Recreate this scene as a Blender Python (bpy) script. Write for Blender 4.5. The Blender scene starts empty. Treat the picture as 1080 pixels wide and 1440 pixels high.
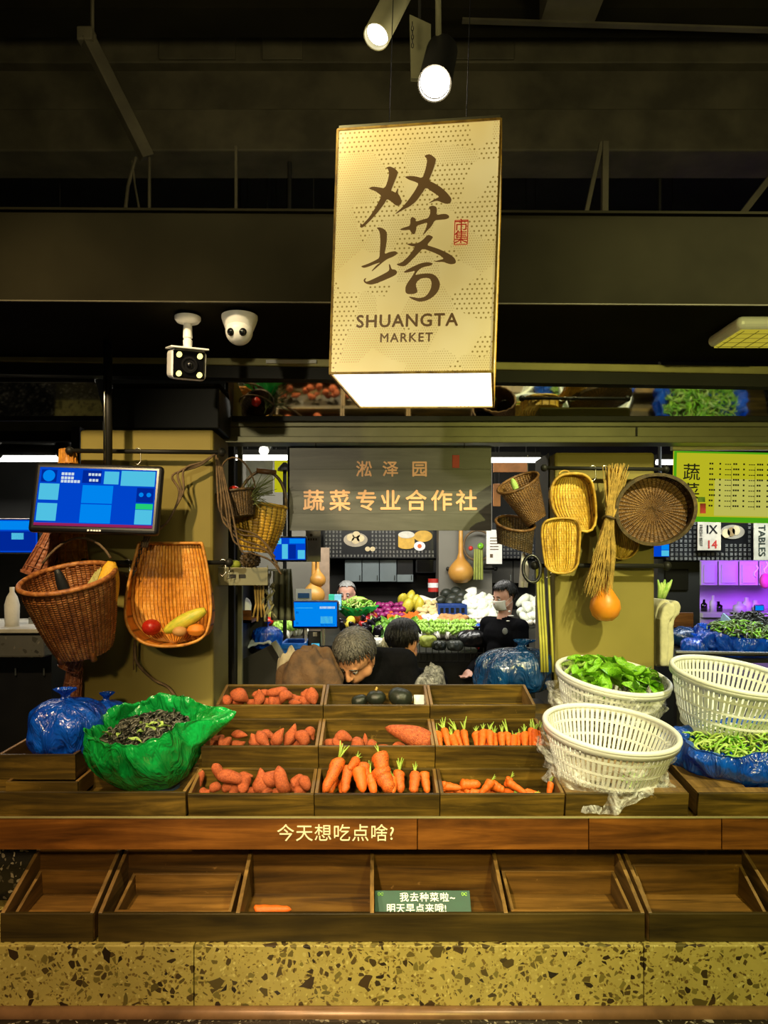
import bpy, bmesh, math, random
from mathutils import Vector, Matrix, Euler, noise, Quaternion
random.seed(7)
sc = bpy.context.scene
COL = sc.collection
PI = math.pi
# ------------------------------------------------------------------ camera
F, CX, CY, CZ = 1040.0, 525.0, 795.0, 1.75      # focal length and principal point in px of 1080x1440, eye height
cam_d = bpy.data.cameras.new('camera'); cam = bpy.data.objects.new('camera', cam_d); COL.objects.link(cam)
cam.location = (0, 0, CZ); cam.rotation_euler = (PI/2, 0, 0)
cam_d.sensor_fit = 'VERTICAL'; cam_d.sensor_height = 36; cam_d.lens = F/1440*36
cam_d.shift_x = (540-CX)/1440; cam_d.shift_y = (CY-720)/1440
cam_d.clip_start = .05; cam_d.clip_end = 60
sc.camera = cam
# ------------------------------------------------------------------ world, lamps, exposure
vs = sc.view_settings
vs.view_transform = 'Standard'; vs.look = 'None'; vs.gamma = 1; vs.use_curve_mapping = False; vs.exposure = 0.0
w = bpy.data.worlds.new('hall_air'); sc.world = w; w.use_nodes = True
w.node_tree.nodes['Background'].inputs[0].default_value = (.9, .85, .6, 1)
w.node_tree.nodes['Background'].inputs[1].default_value = .035
def lamp(name, kind, loc, target, power, col, size=.1, spot=60, blend=.5):
    d = bpy.data.lights.new(name, kind); d.energy = power; d.color = col
    if kind == 'AREA': d.shape = 'RECTANGLE'; d.size = size if not isinstance(size, tuple) else size[0]; d.size_y = size if not isinstance(size, tuple) else size[1]
    else: d.shadow_soft_size = size
    if kind == 'SPOT': d.spot_size = math.radians(spot); d.spot_blend = blend
    o = bpy.data.objects.new(name, d); COL.objects.link(o); o.location = loc
    o.rotation_euler = (Vector(target)-Vector(loc)).to_track_quat('-Z', 'Y').to_euler()
    return o
# market track lamps hung in front of the stall, and added unseen fill spots
lamp('track_lamp_warm', 'SPOT', (-1.25, 1.0, 3.4), (-.95, 2.75, 1.40), 300, (1, .74, .40), .05, 66, .8)
lamp('track_lamp_centre', 'SPOT', (-.5, .3, 2.5), (.05, 2.6, 1.0), 260, (1, .86, .54), .05, 42, .7)
lamp('sign_fill_spot', 'SPOT', (-1.2, -.8, 2.5), (-.05, 3.2, 1.75), 190, (1, .88, .58), .05, 32, .9)  # added fill that lifts the signboard out of the lintel's shadow
lamp('right_fill_spot', 'SPOT', (1.7, -.9, 2.3), (1.15, 3.1, 2.15), 200, (1, .95, .28), .05, 40, .9)  # added low fill to brighten the flange and right pillar
lamp('track_lamp_yellow', 'SPOT', (1.55, .9, 3.5), (.95, 2.85, 1.5), 430, (1, .95, .52), .05, 66, .8)
lamp('counter_fill_warm', 'SPOT', (-.6, -.8, 2.5), (-.4, 2.2, .62), 235, (1, .72, .34), .10, 48, .9)  # added fill from behind the camera, reaching into the lower bins
lamp('counter_fill_yellow', 'SPOT', (.9, -.8, 2.5), (.8, 2.2, .62), 235, (1, .93, .25), .10, 48, .9)  # yellow partner of the added counter fill, for the right bins
# fluorescent rows over the far stalls
lamp('stall_tubes', 'AREA', (.15, 6.2, 2.9), (.15, 7.0, 1.1), 105, (1, .97, .88), (2.6, .4))
lamp('aisle_tubes', 'AREA', (-.2, 4.6, 3.0), (-.2, 4.6, 0), 26, (1, .95, .8), (3.0, .3))
lamp('left_stall_tubes', 'AREA', (-2.4, 4.6, 2.3), (-2.4, 4.3, 0), 14, (1, .95, .85), (1.2, .2))
pl_ = lamp('purple_grow_lamp', 'AREA', (3.9, 6.0, 1.9), (3.9, 7.6, 1.5), 11, (.40, .05, 1), (.8, .4)); pl_.data.spread = math.radians(70)
lamp('right_stall_tubes', 'AREA', (2.3, 4.1, 2.5), (2.3, 4.3, 0), 30, (.85, .95, 1), (1.0, .3))
# unseen lights added to wash the roof steel from below
lamp('roof_wash_warm', 'AREA', (-.5, 1.6, 3.1), (-.3, 4.2, 4.6), 15, (1, .84, .5), (.5, .2))
lamp('roof_wash_right', 'AREA', (1.8, 1.6, 3.1), (1.6, 4.2, 4.5), 17, (1, .9, .5), (.5, .2))
# ------------------------------------------------------------------ helpers
def P(u, v, Y): return Vector(((u-CX)/F*Y, Y, CZ-(v-CY)/F*Y))
def PX(u, Y): return (u-CX)/F*Y
def PZ(v, Y): return CZ-(v-CY)/F*Y
def lin(h):
    h = h.lstrip('#'); out = []
    for i in (0, 2, 4):
        c = int(h[i:i+2], 16)/255
        out.append(c/12.92 if c <= .04045 else ((c+.055)/1.055)**2.4)
    return tuple(out)
def rgb(c): return lin(c) if isinstance(c, str) else tuple(c)
def world_of(o):
    v = Vector((0, 0, 0))
    while o is not None: v += o.location; o = o.parent
    return v
def cr(pts, k=6):
    pts = [Vector(p) for p in pts]; out = []
    for i in range(len(pts)-1):
        p0, p1, p2, p3 = pts[max(i-1, 0)], pts[i], pts[i+1], pts[min(i+2, len(pts)-1)]
        for j in range(k):
            t = j/k; out.append(.5*((2*p1)+(p2-p0)*t+(2*p0-5*p1+4*p2-p3)*t*t+(3*p1-p0-3*p2+p3)*t*t*t))
    return out+[pts[-1]]
class MB:
    def __init__(s): s.v = []; s.f = []; s.m = []; s.uv = {}
    def add(s, vs_, fs, mi=0):
        b = len(s.v); s.v += [Vector(p) for p in vs_]
        s.f += [tuple(b+i for i in f) for f in fs]; s.m += [mi]*len(fs)
        return s
    def box(s, x0, x1, y0, y1, z0, z1, M=None, mi=0):
        vs_ = [Vector((x, y, z)) for x in (x0, x1) for y in (y0, y1) for z in (z0, z1)]
        if M is not None: vs_ = [M @ p for p in vs_]
        return s.add(vs_, [(0,1,3,2),(4,6,7,5),(0,4,5,1),(2,3,7,6),(0,2,6,4),(1,5,7,3)], mi)
    def bar(s, a, b, wd, th=None, mi=0, up=(0,0,1)):
        a, b = Vector(a), Vector(b); th = th or wd; d = (b-a)
        q = d.to_track_quat('Y', 'Z'); M = Matrix.Translation(a) @ q.to_matrix().to_4x4()
        return s.box(-wd/2, wd/2, 0, d.length, -th/2, th/2, M, mi)
    def tube(s, pts, r, n=8, cap=True, mi=0, closed=False):
        pts = [Vector(p) for p in pts]; k = len(pts)
        rr = list(r) if hasattr(r, '__len__') else [r]*k
        vs_ = []; up = None
        for i, p in enumerate(pts):
            if closed: t = (pts[(i+1) % k]-pts[i-1])
            else: t = (pts[min(i+1, k-1)]-pts[max(i-1, 0)])
            t = t.normalized() if t.length > 1e-9 else Vector((0,0,1))
            if up is None:
                up = Vector((0,0,1)) if abs(t.z) < .9 else Vector((1,0,0))
            x = t.cross(up)
            if x.length < 1e-6: x = t.orthogonal()
            x.normalize(); up = x.cross(t).normalized()
            for j in range(n):
                a = 2*PI*j/n; vs_.append(p+(x*math.cos(a)+up*math.sin(a))*rr[i])
        fs = []
        kk = k if closed else k-1
        for i in range(kk):
            for j in range(n):
                i2 = (i+1) % k
                fs.append((i*n+j, i*n+(j+1) % n, i2*n+(j+1) % n, i2*n+j))
        if cap and not closed:
            fs.append(tuple(range(n-1, -1, -1))); fs.append(tuple((k-1)*n+j for j in range(n)))
        return s.add(vs_, fs, mi)
    def grid(s, fn, nu, nv, cu=False, cv=False, mi=0):
        vs_ = [fn(i/(nu if cu else nu-1), j/(nv if cv else nv-1)) for i in range(nu) for j in range(nv)]
        b0 = len(s.v)
        for i in range(nu):
            for j in range(nv): s.uv[b0+i*nv+j] = (i/(nu if cu else nu-1), j/(nv if cv else nv-1))
        fs = []
        for i in range(nu if cu else nu-1):
            for j in range(nv if cv else nv-1):
                i2, j2 = (i+1) % nu, (j+1) % nv
                fs.append((i*nv+j, i2*nv+j, i2*nv+j2, i*nv+j2))
        return s.add(vs_, fs, mi)
    def ell(s, c, r, M=None, nu=14, nv=10, mi=0, fn=None):
        c = Vector(c); r = r if hasattr(r, '__len__') else (r, r, r)
        R = M.to_3x3() if M is not None else Matrix.Identity(3)
        def q(a, b):
            p = Vector((math.cos(a)*math.sin(b), math.sin(a)*math.sin(b), math.cos(b)))
            k = fn(p) if fn else 1
            return c + R @ Vector((p.x*r[0]*k, p.y*r[1]*k, p.z*r[2]*k))
        vs_ = [q(0, 0)] + [q(2*PI*i/nu, PI*j/nv) for j in range(1, nv) for i in range(nu)] + [q(0, PI)]
        fs = [(0, 1+i, 1+(i+1) % nu) for i in range(nu)]
        for j in range(nv-2):
            for i in range(nu):
                a = 1+j*nu+i; b = 1+j*nu+(i+1) % nu
                fs.append((a, a+nu, b+nu, b))
        L = len(vs_)-1; o = 1+(nv-2)*nu
        fs += [(L, o+(i+1) % nu, o+i) for i in range(nu)]
        return s.add(vs_, fs, mi)
    def lathe(s, prof, c=(0,0,0), M=None, n=24, fn=None, mi=0):
        c = Vector(c); R = M.to_3x3() if M is not None else Matrix.Identity(3)
        vs_ = []
        for i, (r, z) in enumerate(prof):
            for j in range(n):
                a = 2*PI*j/n; k = fn(a, i/(len(prof)-1)) if fn else 1
                vs_.append(c + R @ Vector((math.cos(a)*r*k, math.sin(a)*r*k, z)))
        fs = [(i*n+j, i*n+(j+1) % n, (i+1)*n+(j+1) % n, (i+1)*n+j) for i in range(len(prof)-1) for j in range(n)]
        loop = prof[0] == prof[-1]
        if prof[0][0] > 1e-5 and not loop: fs.append(tuple(range(n-1, -1, -1)))
        if prof[-1][0] > 1e-5 and not loop: fs.append(tuple((len(prof)-1)*n+j for j in range(n)))
        return s.add(vs_, fs, mi)
    def prism(s, poly, to3, d, mi=0):
        d = Vector(d); k = len(poly)
        vs_ = [Vector(to3(*p)) for p in poly]; vs_ += [p+d for p in vs_]
        fs = [tuple(range(k)), tuple(range(2*k-1, k-1, -1))]
        fs += [(i, i+k, (i+1) % k+k, (i+1) % k) for i in range(k)]
        return s.add(vs_, fs, mi)
    def mesh(s, me, M, mi=0):
        return s.add([M @ v.co for v in me.vertices], [tuple(p.vertices) for p in me.polygons], mi)
    def data(s, name, mats, org=Vector((0,0,0)), smooth=False, fix=True):
        me = bpy.data.meshes.new(name)
        me.from_pydata([tuple(p-org) for p in s.v], [], s.f)
        for m in (mats if isinstance(mats, (list, tuple)) else [mats]): me.materials.append(m)
        if any(s.m): me.polygons.foreach_set('material_index', s.m)
        if s.uv and not fix:
            ly = me.uv_layers.new(name='weave'); vi = [0]*len(me.loops); me.loops.foreach_get('vertex_index', vi)
            flat = []
            for k in vi: flat += s.uv.get(k, (0, 0))
            ly.data.foreach_set('uv', flat)
        if fix:
            bm = bmesh.new(); bm.from_mesh(me)
            bmesh.ops.remove_doubles(bm, verts=bm.verts, dist=1e-6)
            bmesh.ops.recalc_face_normals(bm, faces=bm.faces); bm.to_mesh(me); bm.free()
        if smooth:
            me.polygons.foreach_set('use_smooth', [True]*len(me.polygons))
        me.update(); return me
    def build(s, name, mats, parent=None, smooth=False, bevel=0, at=None, seg=2, sharp=None, fix=True):
        org = world_of(parent) if parent is not None else Vector((0,0,0))
        off = Vector(at) if at is not None else org
        me = s.data(name, mats, off, smooth, fix)
        o = bpy.data.objects.new(name, me); COL.objects.link(o)
        if parent is not None: o.parent = parent
        o.location = off-org
        if bevel:
            b = o.modifiers.new('edges', 'BEVEL'); b.width = bevel; b.segments = seg; b.limit_method = 'ANGLE'
        if smooth and sharp:
            try: me.set_sharp_from_angle(angle=math.radians(sharp))
            except Exception: pass
        return o
def tag(o, label=None, cat=None, group=None, kind=None):
    if label: o['label'] = label
    if cat: o['category'] = cat
    if group: o['group'] = group
    if kind: o['kind'] = kind
    return o
def thing(name, label, cat, loc=(0,0,0), group=None):
    o = bpy.data.objects.new(name, None); COL.objects.link(o); o.location = loc; o.empty_display_size = .05
    return tag(o, label, cat, group)
def copy_tree(o, parent=None):
    c = o.copy(); COL.objects.link(c); c.parent = parent
    for ch in list(o.children): copy_tree(ch, c)
    return c
def inst(name, me, loc, rot=(0,0,0), scale=1, label=None, cat=None, group=None, parent=None):
    o = bpy.data.objects.new(name, me); COL.objects.link(o); o.location = loc
    if isinstance(rot, (Quaternion, Matrix)): o.rotation_euler = rot.to_euler()
    else: o.rotation_euler = rot
    o.scale = scale if hasattr(scale, '__len__') else (scale,)*3
    if parent is not None: o.parent = parent
    return tag(o, label, cat, group)
def fbm(p, s=1.0, o=4):
    return noise.fractal(Vector(p)*s, 1.0, 2.0, o)
_txt = {}
def text_mesh(body, size=1.0, extrude=.0, spacing=1.0, align='CENTER', off=0.0):
    if off:                                       # bolder: the glyph laid over itself with small shifts
        me = text_mesh(body, size, extrude, spacing, align, 0.0); b = MB(); o_ = off*.55
        for k, (dx, dy) in enumerate(((0,0), (o_,0), (-o_,0), (0,o_), (0,-o_))): b.mesh(me, Matrix.Translation((dx, dy, .00008*k*max(1, 0))))
        return b.data('lettering', [], fix=False)
    key = (body, size, extrude, spacing, align, off)
    if key in _txt: return _txt[key]
    cu = bpy.data.curves.new('lettering', 'FONT'); cu.body = body; cu.size = size; cu.extrude = extrude
    cu.align_x = align; cu.align_y = 'CENTER'; cu.space_character = spacing; cu.resolution_u = 3; cu.offset = off
    o = bpy.data.objects.new('lettering_tmp', cu); COL.objects.link(o)
    dg = bpy.context.evaluated_depsgraph_get(); dg.update()
    me = bpy.data.meshes.new_from_object(o.evaluated_get(dg)); 
    bpy.data.objects.remove(o); bpy.data.curves.remove(cu)
    _txt[key] = me; return me
FRONT = Matrix.Rotation(PI/2, 4, 'X')          # text lying in XY -> stands in XZ and faces the camera side
# ------------------------------------------------------------------ materials
class NT:
    def __init__(s, name):
        s.mat = bpy.data.materials.new(name); s.mat.use_nodes = True
        s.t = s.mat.node_tree; s.n = s.t.nodes; s.b = s.n['Principled BSDF']; s.out = s.n['Material Output']
    def node(s, typ, **kw):
        n = s.n.new(typ)
        for k, v in kw.items(): setattr(n, k, v)
        return n
    def link(s, a, b): s.t.links.new(a, b)
    def coords(s, scale=(1,1,1), rand=0.0, kind='Object'):
        tc = s.node('ShaderNodeTexCoord'); mp = s.node('ShaderNodeMapping'); mp.inputs['Scale'].default_value = scale
        s.link(tc.outputs[kind], mp.inputs['Vector'])
        if rand:
            oi = s.node('ShaderNodeObjectInfo'); m = s.node('ShaderNodeMath', operation='MULTIPLY'); m.inputs[1].default_value = rand
            s.link(oi.outputs['Random'], m.inputs[0]); cb = s.node('ShaderNodeCombineXYZ')
            for i in range(3): s.link(m.outputs[0], cb.inputs[i])
            s.link(cb.outputs[0], mp.inputs['Location'])
        return mp.outputs[0]
    def noise(s, vec, scale=5, detail=4, rough=.55, dist=0):
        n = s.node('ShaderNodeTexNoise'); n.inputs['Scale'].default_value = scale; n.inputs['Detail'].default_value = detail
        n.inputs['Roughness'].default_value = rough; n.inputs['Distortion'].default_value = dist
        s.link(vec, n.inputs['Vector']); return n.outputs['Fac']
    def ramp(s, fac, stops, interp='LINEAR'):
        r = s.node('ShaderNodeValToRGB'); r.color_ramp.interpolation = interp
        e = r.color_ramp.elements
        while len(e) < len(stops): e.new(.5)
        for x, (p, c) in zip(e, stops): x.position = p; x.color = rgb(c)+(1,)
        s.link(fac, r.inputs[0]); return r.outputs[0]
    def mix(s, fac, a, b, mode='MIX'):
        m = s.node('ShaderNodeMix', data_type='RGBA', blend_type=mode)
        for sock, val in ((m.inputs[0], fac), (m.inputs[6], a), (m.inputs[7], b)):
            if isinstance(val, (int, float)): sock.default_value = val
            elif isinstance(val, (tuple, str)): sock.default_value = rgb(val)+(1,)
            else: s.link(val, sock)
        return m.outputs[2]
    def math(s, op, a, b=None):
        m = s.node('ShaderNodeMath', operation=op)
        for i, val in enumerate((a, b)):
            if val is None: continue
            if isinstance(val, (int, float)): m.inputs[i].default_value = val
            else: s.link(val, m.inputs[i])
        return m.outputs[0]
    def color(s, c):
        if isinstance(c, (tuple, str)): s.b.inputs['Base Color'].default_value = rgb(c)+(1,)
        else: s.link(c, s.b.inputs['Base Color'])
    def set(s, **kw):
        for k, v in kw.items(): s.b.inputs[k.replace('_', ' ')].default_value = v
        return s
    def bump(s, h, strength=.3, dist=.01):
        b = s.node('ShaderNodeBump'); b.inputs['Strength'].default_value = strength; b.inputs['Distance'].default_value = dist
        s.link(h, b.inputs['Height']); s.link(b.outputs[0], s.b.inputs['Normal'])
def m_plain(name, c, rough=.6, metal=0., var=.25, scale=14, bump=0., c2=None, spec=.5):
    m = NT(name); c = rgb(c); v = m.coords(rand=9.0); n = m.noise(v, scale)
    c2 = rgb(c2) if c2 else tuple(x*(1-var) for x in c)
    m.color(m.ramp(n, [(.35, c2), (.65, c)])); m.set(Roughness=rough, Metallic=metal); m.b.inputs['Specular IOR Level'].default_value = spec
    if bump: m.bump(m.noise(v, scale*3), bump, .01)
    return m.mat
def m_wood(name, dark, mid, light, axis=0, rough=.5, fine=1.0, gloss=.4, stain=None):
    m = NT(name); sc_ = [30*fine]*3; sc_[axis] = 2.2*fine
    v = m.coords(tuple(sc_), rand=31.0); n1 = m.noise(v, 1.0, 6, .6, .6)
    v2 = m.coords((3, 3, 3), rand=17.0); n2 = m.noise(v2, 1.5, 4)
    c = m.ramp(n1, [(.34, dark), (.5, mid), (.68, light)])
    c = m.mix(m.ramp(n2, [(.35, (0,0,0)), (.7, (.55,.55,.55))]), c, dark)
    if stain:
        n3 = m.noise(m.coords((9, 9, 9), rand=7.0), 2.2, 5, .7)
        c = m.mix(m.ramp(n3, [(.66, (0,0,0)), (.72, (.6,.6,.6))]), c, stain)
    m.color(c); m.set(Roughness=rough); m.b.inputs['Specular IOR Level'].default_value = gloss
    m.bump(n1, .25, .004); return m.mat
def m_terrazzo(name, base, chips, scale=26, rough=.25, dark=False):
    m = NT(name); v = m.coords()
    nv = m.node('ShaderNodeTexNoise'); nv.inputs['Scale'].default_value = 9; m.link(v, nv.inputs['Vector'])
    add = m.node('ShaderNodeVectorMath', operation='MULTIPLY_ADD'); m.link(nv.outputs['Color'], add.inputs[0]); add.inputs[1].default_value = (.05,.05,.05); m.link(v, add.inputs[2])
    cur = base
    first = m.noise(v, 6, 5); cur = m.ramp(first, [(.3, tuple(x*.72 for x in rgb(base))), (.7, base)])
    for k, (sc_, lo, cl) in enumerate(chips):
        vo = m.node('ShaderNodeTexVoronoi'); vo.inputs['Scale'].default_value = sc_*scale/26; vo.inputs['Randomness'].default_value = 1
        off = m.node('ShaderNodeVectorMath', operation='ADD'); m.link(add.outputs[0], off.inputs[0]); off.inputs[1].default_value = (k*3.7, k*1.9, k*5.3)
        m.link(off.outputs[0], vo.inputs['Vector'])
        ve = m.node('ShaderNodeTexVoronoi', feature='DISTANCE_TO_EDGE'); ve.inputs['Scale'].default_value = sc_*scale/26; m.link(off.outputs[0], ve.inputs['Vector'])
        sep = m.node('ShaderNodeSeparateColor'); m.link(vo.outputs['Color'], sep.inputs[0])
        pick = m.math('GREATER_THAN', sep.outputs[0], lo)
        edge = m.math('GREATER_THAN', ve.outputs['Distance'], m.math('MULTIPLY', sep.outputs[1], .35))
        msk = m.math('MULTIPLY', pick, edge)
        cc = m.ramp(sep.outputs[2], [(0, cl[0]), (.5, cl[1]), (1, cl[2])], 'CONSTANT' if False else 'LINEAR')
        cur = m.mix(msk, cur, cc)
    m.color(cur); m.set(Roughness=rough); return m.mat
def m_emit(name, c, s=1.0):
    m = NT(name); c = rgb(c); m.color((0,0,0)); m.b.inputs['Emission Color'].default_value = c+(1,); m.b.inputs['Emission Strength'].default_value = s
    m.set(Roughness=1.0); m.b.inputs['Specular IOR Level'].default_value = 0; return m.mat
def m_wicker(name, dark, mid, light, scale=1.0, rough=.55):
    m = NT(name); v = m.coords((1,1,1), rand=5.0); n1 = m.noise(v, 45*scale, 3, .6); n2 = m.noise(v, 7*scale, 4)
    nb = m.noise(m.coords((60*scale, 60*scale, 9*scale)), 1, 3)
    c = m.ramp(n1, [(.3, dark), (.5, mid), (.72, light)])
    c = m.mix(m.ramp(n2, [(.4, (0,0,0)), (.75, (.6,.6,.6))]), c, dark)
    m.color(c); m.set(Roughness=rough); m.bump(nb, .5, .006); return m.mat
def m_weave(name, dark, mid, light, nu, nv, vert=.5, rough=.5, tone=6):
    m = NT(name); tc = m.node('ShaderNodeTexCoord'); sp = m.node('ShaderNodeSeparateXYZ'); m.link(tc.outputs['UV'], sp.inputs[0])
    U = m.math('MULTIPLY', sp.outputs[0], float(nu)); W_ = m.math('MULTIPLY', sp.outputs[1], float(nv))
    a = m.math('ABSOLUTE', m.math('SINE', m.math('MULTIPLY', U, PI))); b = m.math('ABSOLUTE', m.math('SINE', m.math('MULTIPLY', W_, PI)))
    par = m.math('MODULO', m.math('ADD', m.math('FLOOR', U), m.math('FLOOR', W_)), 2.0)
    hv = m.math('MULTIPLY', m.math('POWER', a, .6), m.math('ADD', .55, m.math('MULTIPLY', b, .45)))
    hh = m.math('MULTIPLY', m.math('POWER', b, .6), m.math('ADD', .55, m.math('MULTIPLY', a, .45)))
    h = m.math('ADD', m.math('MULTIPLY', hv, par), m.math('MULTIPLY', hh, m.math('SUBTRACT', 1.0, par)))
    h = m.math('ADD', m.math('MULTIPLY', h, 1-vert), m.math('MULTIPLY', m.math('POWER', a, .5), vert))
    v = m.coords(rand=5.0); n1 = m.noise(v, tone, 3); 
    cb = m.node('ShaderNodeCombineXYZ'); m.link(m.math('FLOOR', U), cb.inputs[0]); m.link(m.math('MULTIPLY', W_, .12), cb.inputs[1]); n2 = m.noise(cb.outputs[0], 2.3, 3, .7)
    f = m.math('ADD', m.math('MULTIPLY', n1, .5), m.math('MULTIPLY', n2, .5))
    c = m.ramp(f, [(.34, dark), (.5, mid), (.66, light)])
    c = m.mix(m.ramp(h, [(.25, (0,0,0)), (.62, (1,1,1))]), tuple(x*.35 for x in rgb(dark)), c)
    m.color(c); m.set(Roughness=rough); m.bump(h, .7, .006); return m.mat
def m_bag(name, c, c2, trans=.28, rough=.2):
    m = NT(name); v = m.coords((1,1,1)); n1 = m.noise(v, 6, 4, .6, 1.2); n2 = m.noise(m.coords((1,1,.32)), 19, 3, .55, 1.4)
    col = m.ramp(n1, [(.3, c2), (.68, c)])
    m.color(col); m.set(Roughness=rough); m.b.inputs['Specular IOR Level'].default_value = .8; m.bump(n2, .8, .035); m.b.inputs['Coat Weight'].default_value = .6; m.b.inputs['Coat Roughness'].default_value = .08
    tr = m.node('ShaderNodeBsdfTranslucent'); m.link(col, tr.inputs[0])
    mx = m.node('ShaderNodeMixShader'); mx.inputs[0].default_value = trans
    m.link(m.b.outputs[0], mx.inputs[1]); m.link(tr.outputs[0], mx.inputs[2]); m.link(mx.outputs[0], m.out.inputs[0])
    return m.mat
def m_film(name, c=(1,1,1), alpha=.28):
    m = NT(name); v = m.coords(); n = m.noise(v, 12, 3, .5, 1.8); n2 = m.noise(v, 15, 4, .6, 2.5)
    m.color(c); m.set(Roughness=.12); m.bump(n, .8, .03)
    m.link(m.ramp(n2, [(.40, (alpha*.25,)*3), (.66, (alpha*1.7,)*3)]), m.b.inputs['Alpha']); return m.mat
def m_veg(name, c, c2, scale=18, rough=.55, spot=None, bump=.15, spot_at=.62, spec=.4):
    m = NT(name); v = m.coords(rand=13.0); n = m.noise(v, scale, 4); col = m.ramp(n, [(.3, c2), (.7, c)])
    if spot:
        n2 = m.noise(v, scale*1.6, 5, .7); col = m.mix(m.ramp(n2, [(spot_at, (0,0,0)), (spot_at+.05, (1,1,1))]), col, spot)
    m.color(col); m.set(Roughness=rough); m.b.inputs['Specular IOR Level'].default_value = spec
    if bump: m.bump(m.noise(v, scale*2.5, 4), bump, .008)
    return m.mat
def m_metal(name, c, rough=.35): return m_plain(name, c, rough, 1.0, .15, 8)
M = {}
M['black_steel'] = m_plain('black_painted_steel', (.018, .017, .013), .5, 0, .4, 3, .08, spec=.25)
M['beam_paint'] = m_plain('dark_beam_paint', (.0115, .0102, .0050), .85, 0, .35, 2.5, .06, spec=.03)
M['old_steel'] = m_plain('old_roof_steel', (.075, .066, .036), .65, 0, .45, 4, .2, spec=.2)
M['dark_wall'] = m_plain('dark_hall_wall', (.02, .02, .018), .8, 0, .4, 3)
M['rail'] = m_plain('olive_rail_metal', (.20, .19, .10), .4, .3, .25, 6)
M['flange'] = m_plain('worn_flange', (.42, .38, .16), .35, .4, .3, 5)
M['pillar'] = m_plain('taupe_wall_paint', (.24, .195, .045), .6, 0, .12, 3, .02, spec=.2)
M['grey_wall'] = m_plain('grey_wall_paint', (.16, .15, .12), .7, 0, .15, 3)
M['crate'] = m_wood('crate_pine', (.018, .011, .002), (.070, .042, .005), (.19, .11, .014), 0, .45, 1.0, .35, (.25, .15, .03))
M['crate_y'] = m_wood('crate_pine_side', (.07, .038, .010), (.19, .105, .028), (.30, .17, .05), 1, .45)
M['bin'] = m_wood('bin_timber', (.030, .014, .003), (.10, .044, .007), (.19, .09, .014), 0, .4, .8, .35, (.28, .14, .04))
M['fascia'] = m_wood('fascia_plank', (.05, .016, .002), (.13, .043, .005), (.24, .085, .011), 0, .42, .9, .3)
M['signwood'] = m_wood('grey_sign_wood', (.06, .057, .047), (.105, .10, .085), (.15, .145, .125), 0, .42, .55, .5)
M['terrazzo'] = m_terrazzo('terrazzo_yellow', (.36, .285, .075), [(120, .45, ((.09,.05,.012), (.22,.16,.035), (.46,.39,.13))), (56, .62, ((.014,.008,.005), (.07,.045,.012), (.15,.12,.025))), (34, .86, ((.010,.006,.004), (.045,.025,.008), (.11,.09,.02)))], 26, .3)
M['terrazzo_dark'] = m_terrazzo('terrazzo_dark', (.012, .011, .009), [(70, .6, ((.05,.045,.035), (.12,.1,.07), (.35,.3,.22)))], 30, .2)
M['copper'] = m_plain('copper_edge', (.22, .11, .05), .35, .2, .4, 9)
M['white_plastic'] = m_plain('white_plastic', (.84, .84, .82), .35, 0, .06, 8)
M['black_plastic'] = m_plain('black_plastic', (.008, .008, .009), .3, 0, .3, 8)
M['glass_black'] = m_plain('black_glass', (.004, .004, .005), .08, 0, .1, 4)
M['mirror'] = m_plain('mirror_glass', (.62, .64, .6), .04, 1.0, .04, 3)
M['chrome'] = m_metal('chrome', (.6, .58, .5), .25)
M['cream'] = m_plain('cream_lettering', (.75, .68, .45), .5, 0, .05, 8)
M['copper_letter'] = m_plain('copper_lettering', (.95, .50, .26), .4, .0, .12, 12)
M['red_paint'] = m_plain('red_paint', (.55, .03, .02), .5)
M['wick_brown'] = m_wicker('brown_wicker', (.11, .03, .006), (.36, .12, .022), (.62, .27, .07))
M['wick_orange'] = m_wicker('orange_bamboo', (.26, .09, .008), (.60, .24, .02), (.80, .40, .06), .7)
M['wick_gold'] = m_wicker('golden_bamboo', (.24, .12, .008), (.58, .34, .03), (.80, .55, .08), .8)
M['wick_dark'] = m_wicker('dark_wicker', (.02, .012, .004), (.075, .045, .014), (.15, .09, .03))
M['wick_tray'] = m_wicker('brown_tray', (.06, .026, .007), (.17, .075, .018), (.30, .15, .04), .7)
M['tube_wick'] = m_wicker('fish_trap_cane', (.16, .045, .018), (.42, .15, .065), (.66, .30, .15))
M['rope'] = m_plain('old_vine', (.16, .10, .045), .8, 0, .5, 40, .4)
M['wv_brown'] = m_weave('brown_weave', (.12, .032, .007), (.34, .11, .022), (.66, .30, .09), 56, 34, .35)
M['wv_orange'] = m_weave('orange_weave', (.34, .11, .008), (.66, .25, .018), (.86, .42, .06), 22, 30, .85)
M['wv_gold'] = m_weave('golden_weave', (.30, .15, .010), (.62, .36, .028), (.85, .58, .09), 15, 22, .8)
M['wv_goldpot'] = m_weave('golden_pot_weave', (.28, .14, .008), (.62, .36, .03), (.85, .56, .08), 26, 16, .35)
M['wv_dark'] = m_weave('dark_weave', (.02, .012, .004), (.075, .042, .012), (.17, .10, .03), 40, 20, .3)
M['wv_tray'] = m_weave('tray_weave', (.05, .022, .006), (.15, .066, .015), (.28, .14, .035), 46, 24, .3)
M['straw'] = m_plain('dry_straw', (.62, .40, .09), .7, 0, .45, 30, .3)
M['sweet'] = m_veg('sweet_potato_skin', (.56, .130, .036), (.26, .045, .014), 20, .5, (.10, .026, .010), .6, .60)
M['carrot'] = m_veg('carrot_skin', (.74, .145, .010), (.50, .075, .006), 16, .5, (.10, .03, .01), .2, .70)
M['carrot_dirty'] = m_veg('soiled_carrot_skin', (.74, .145, .010), (.45, .07, .008), 16, .55, (.045, .02, .01), .2, .53)
M['stem_green'] = m_plain('carrot_top', (.34, .48, .06), .5, 0, .5, 40)
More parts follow.
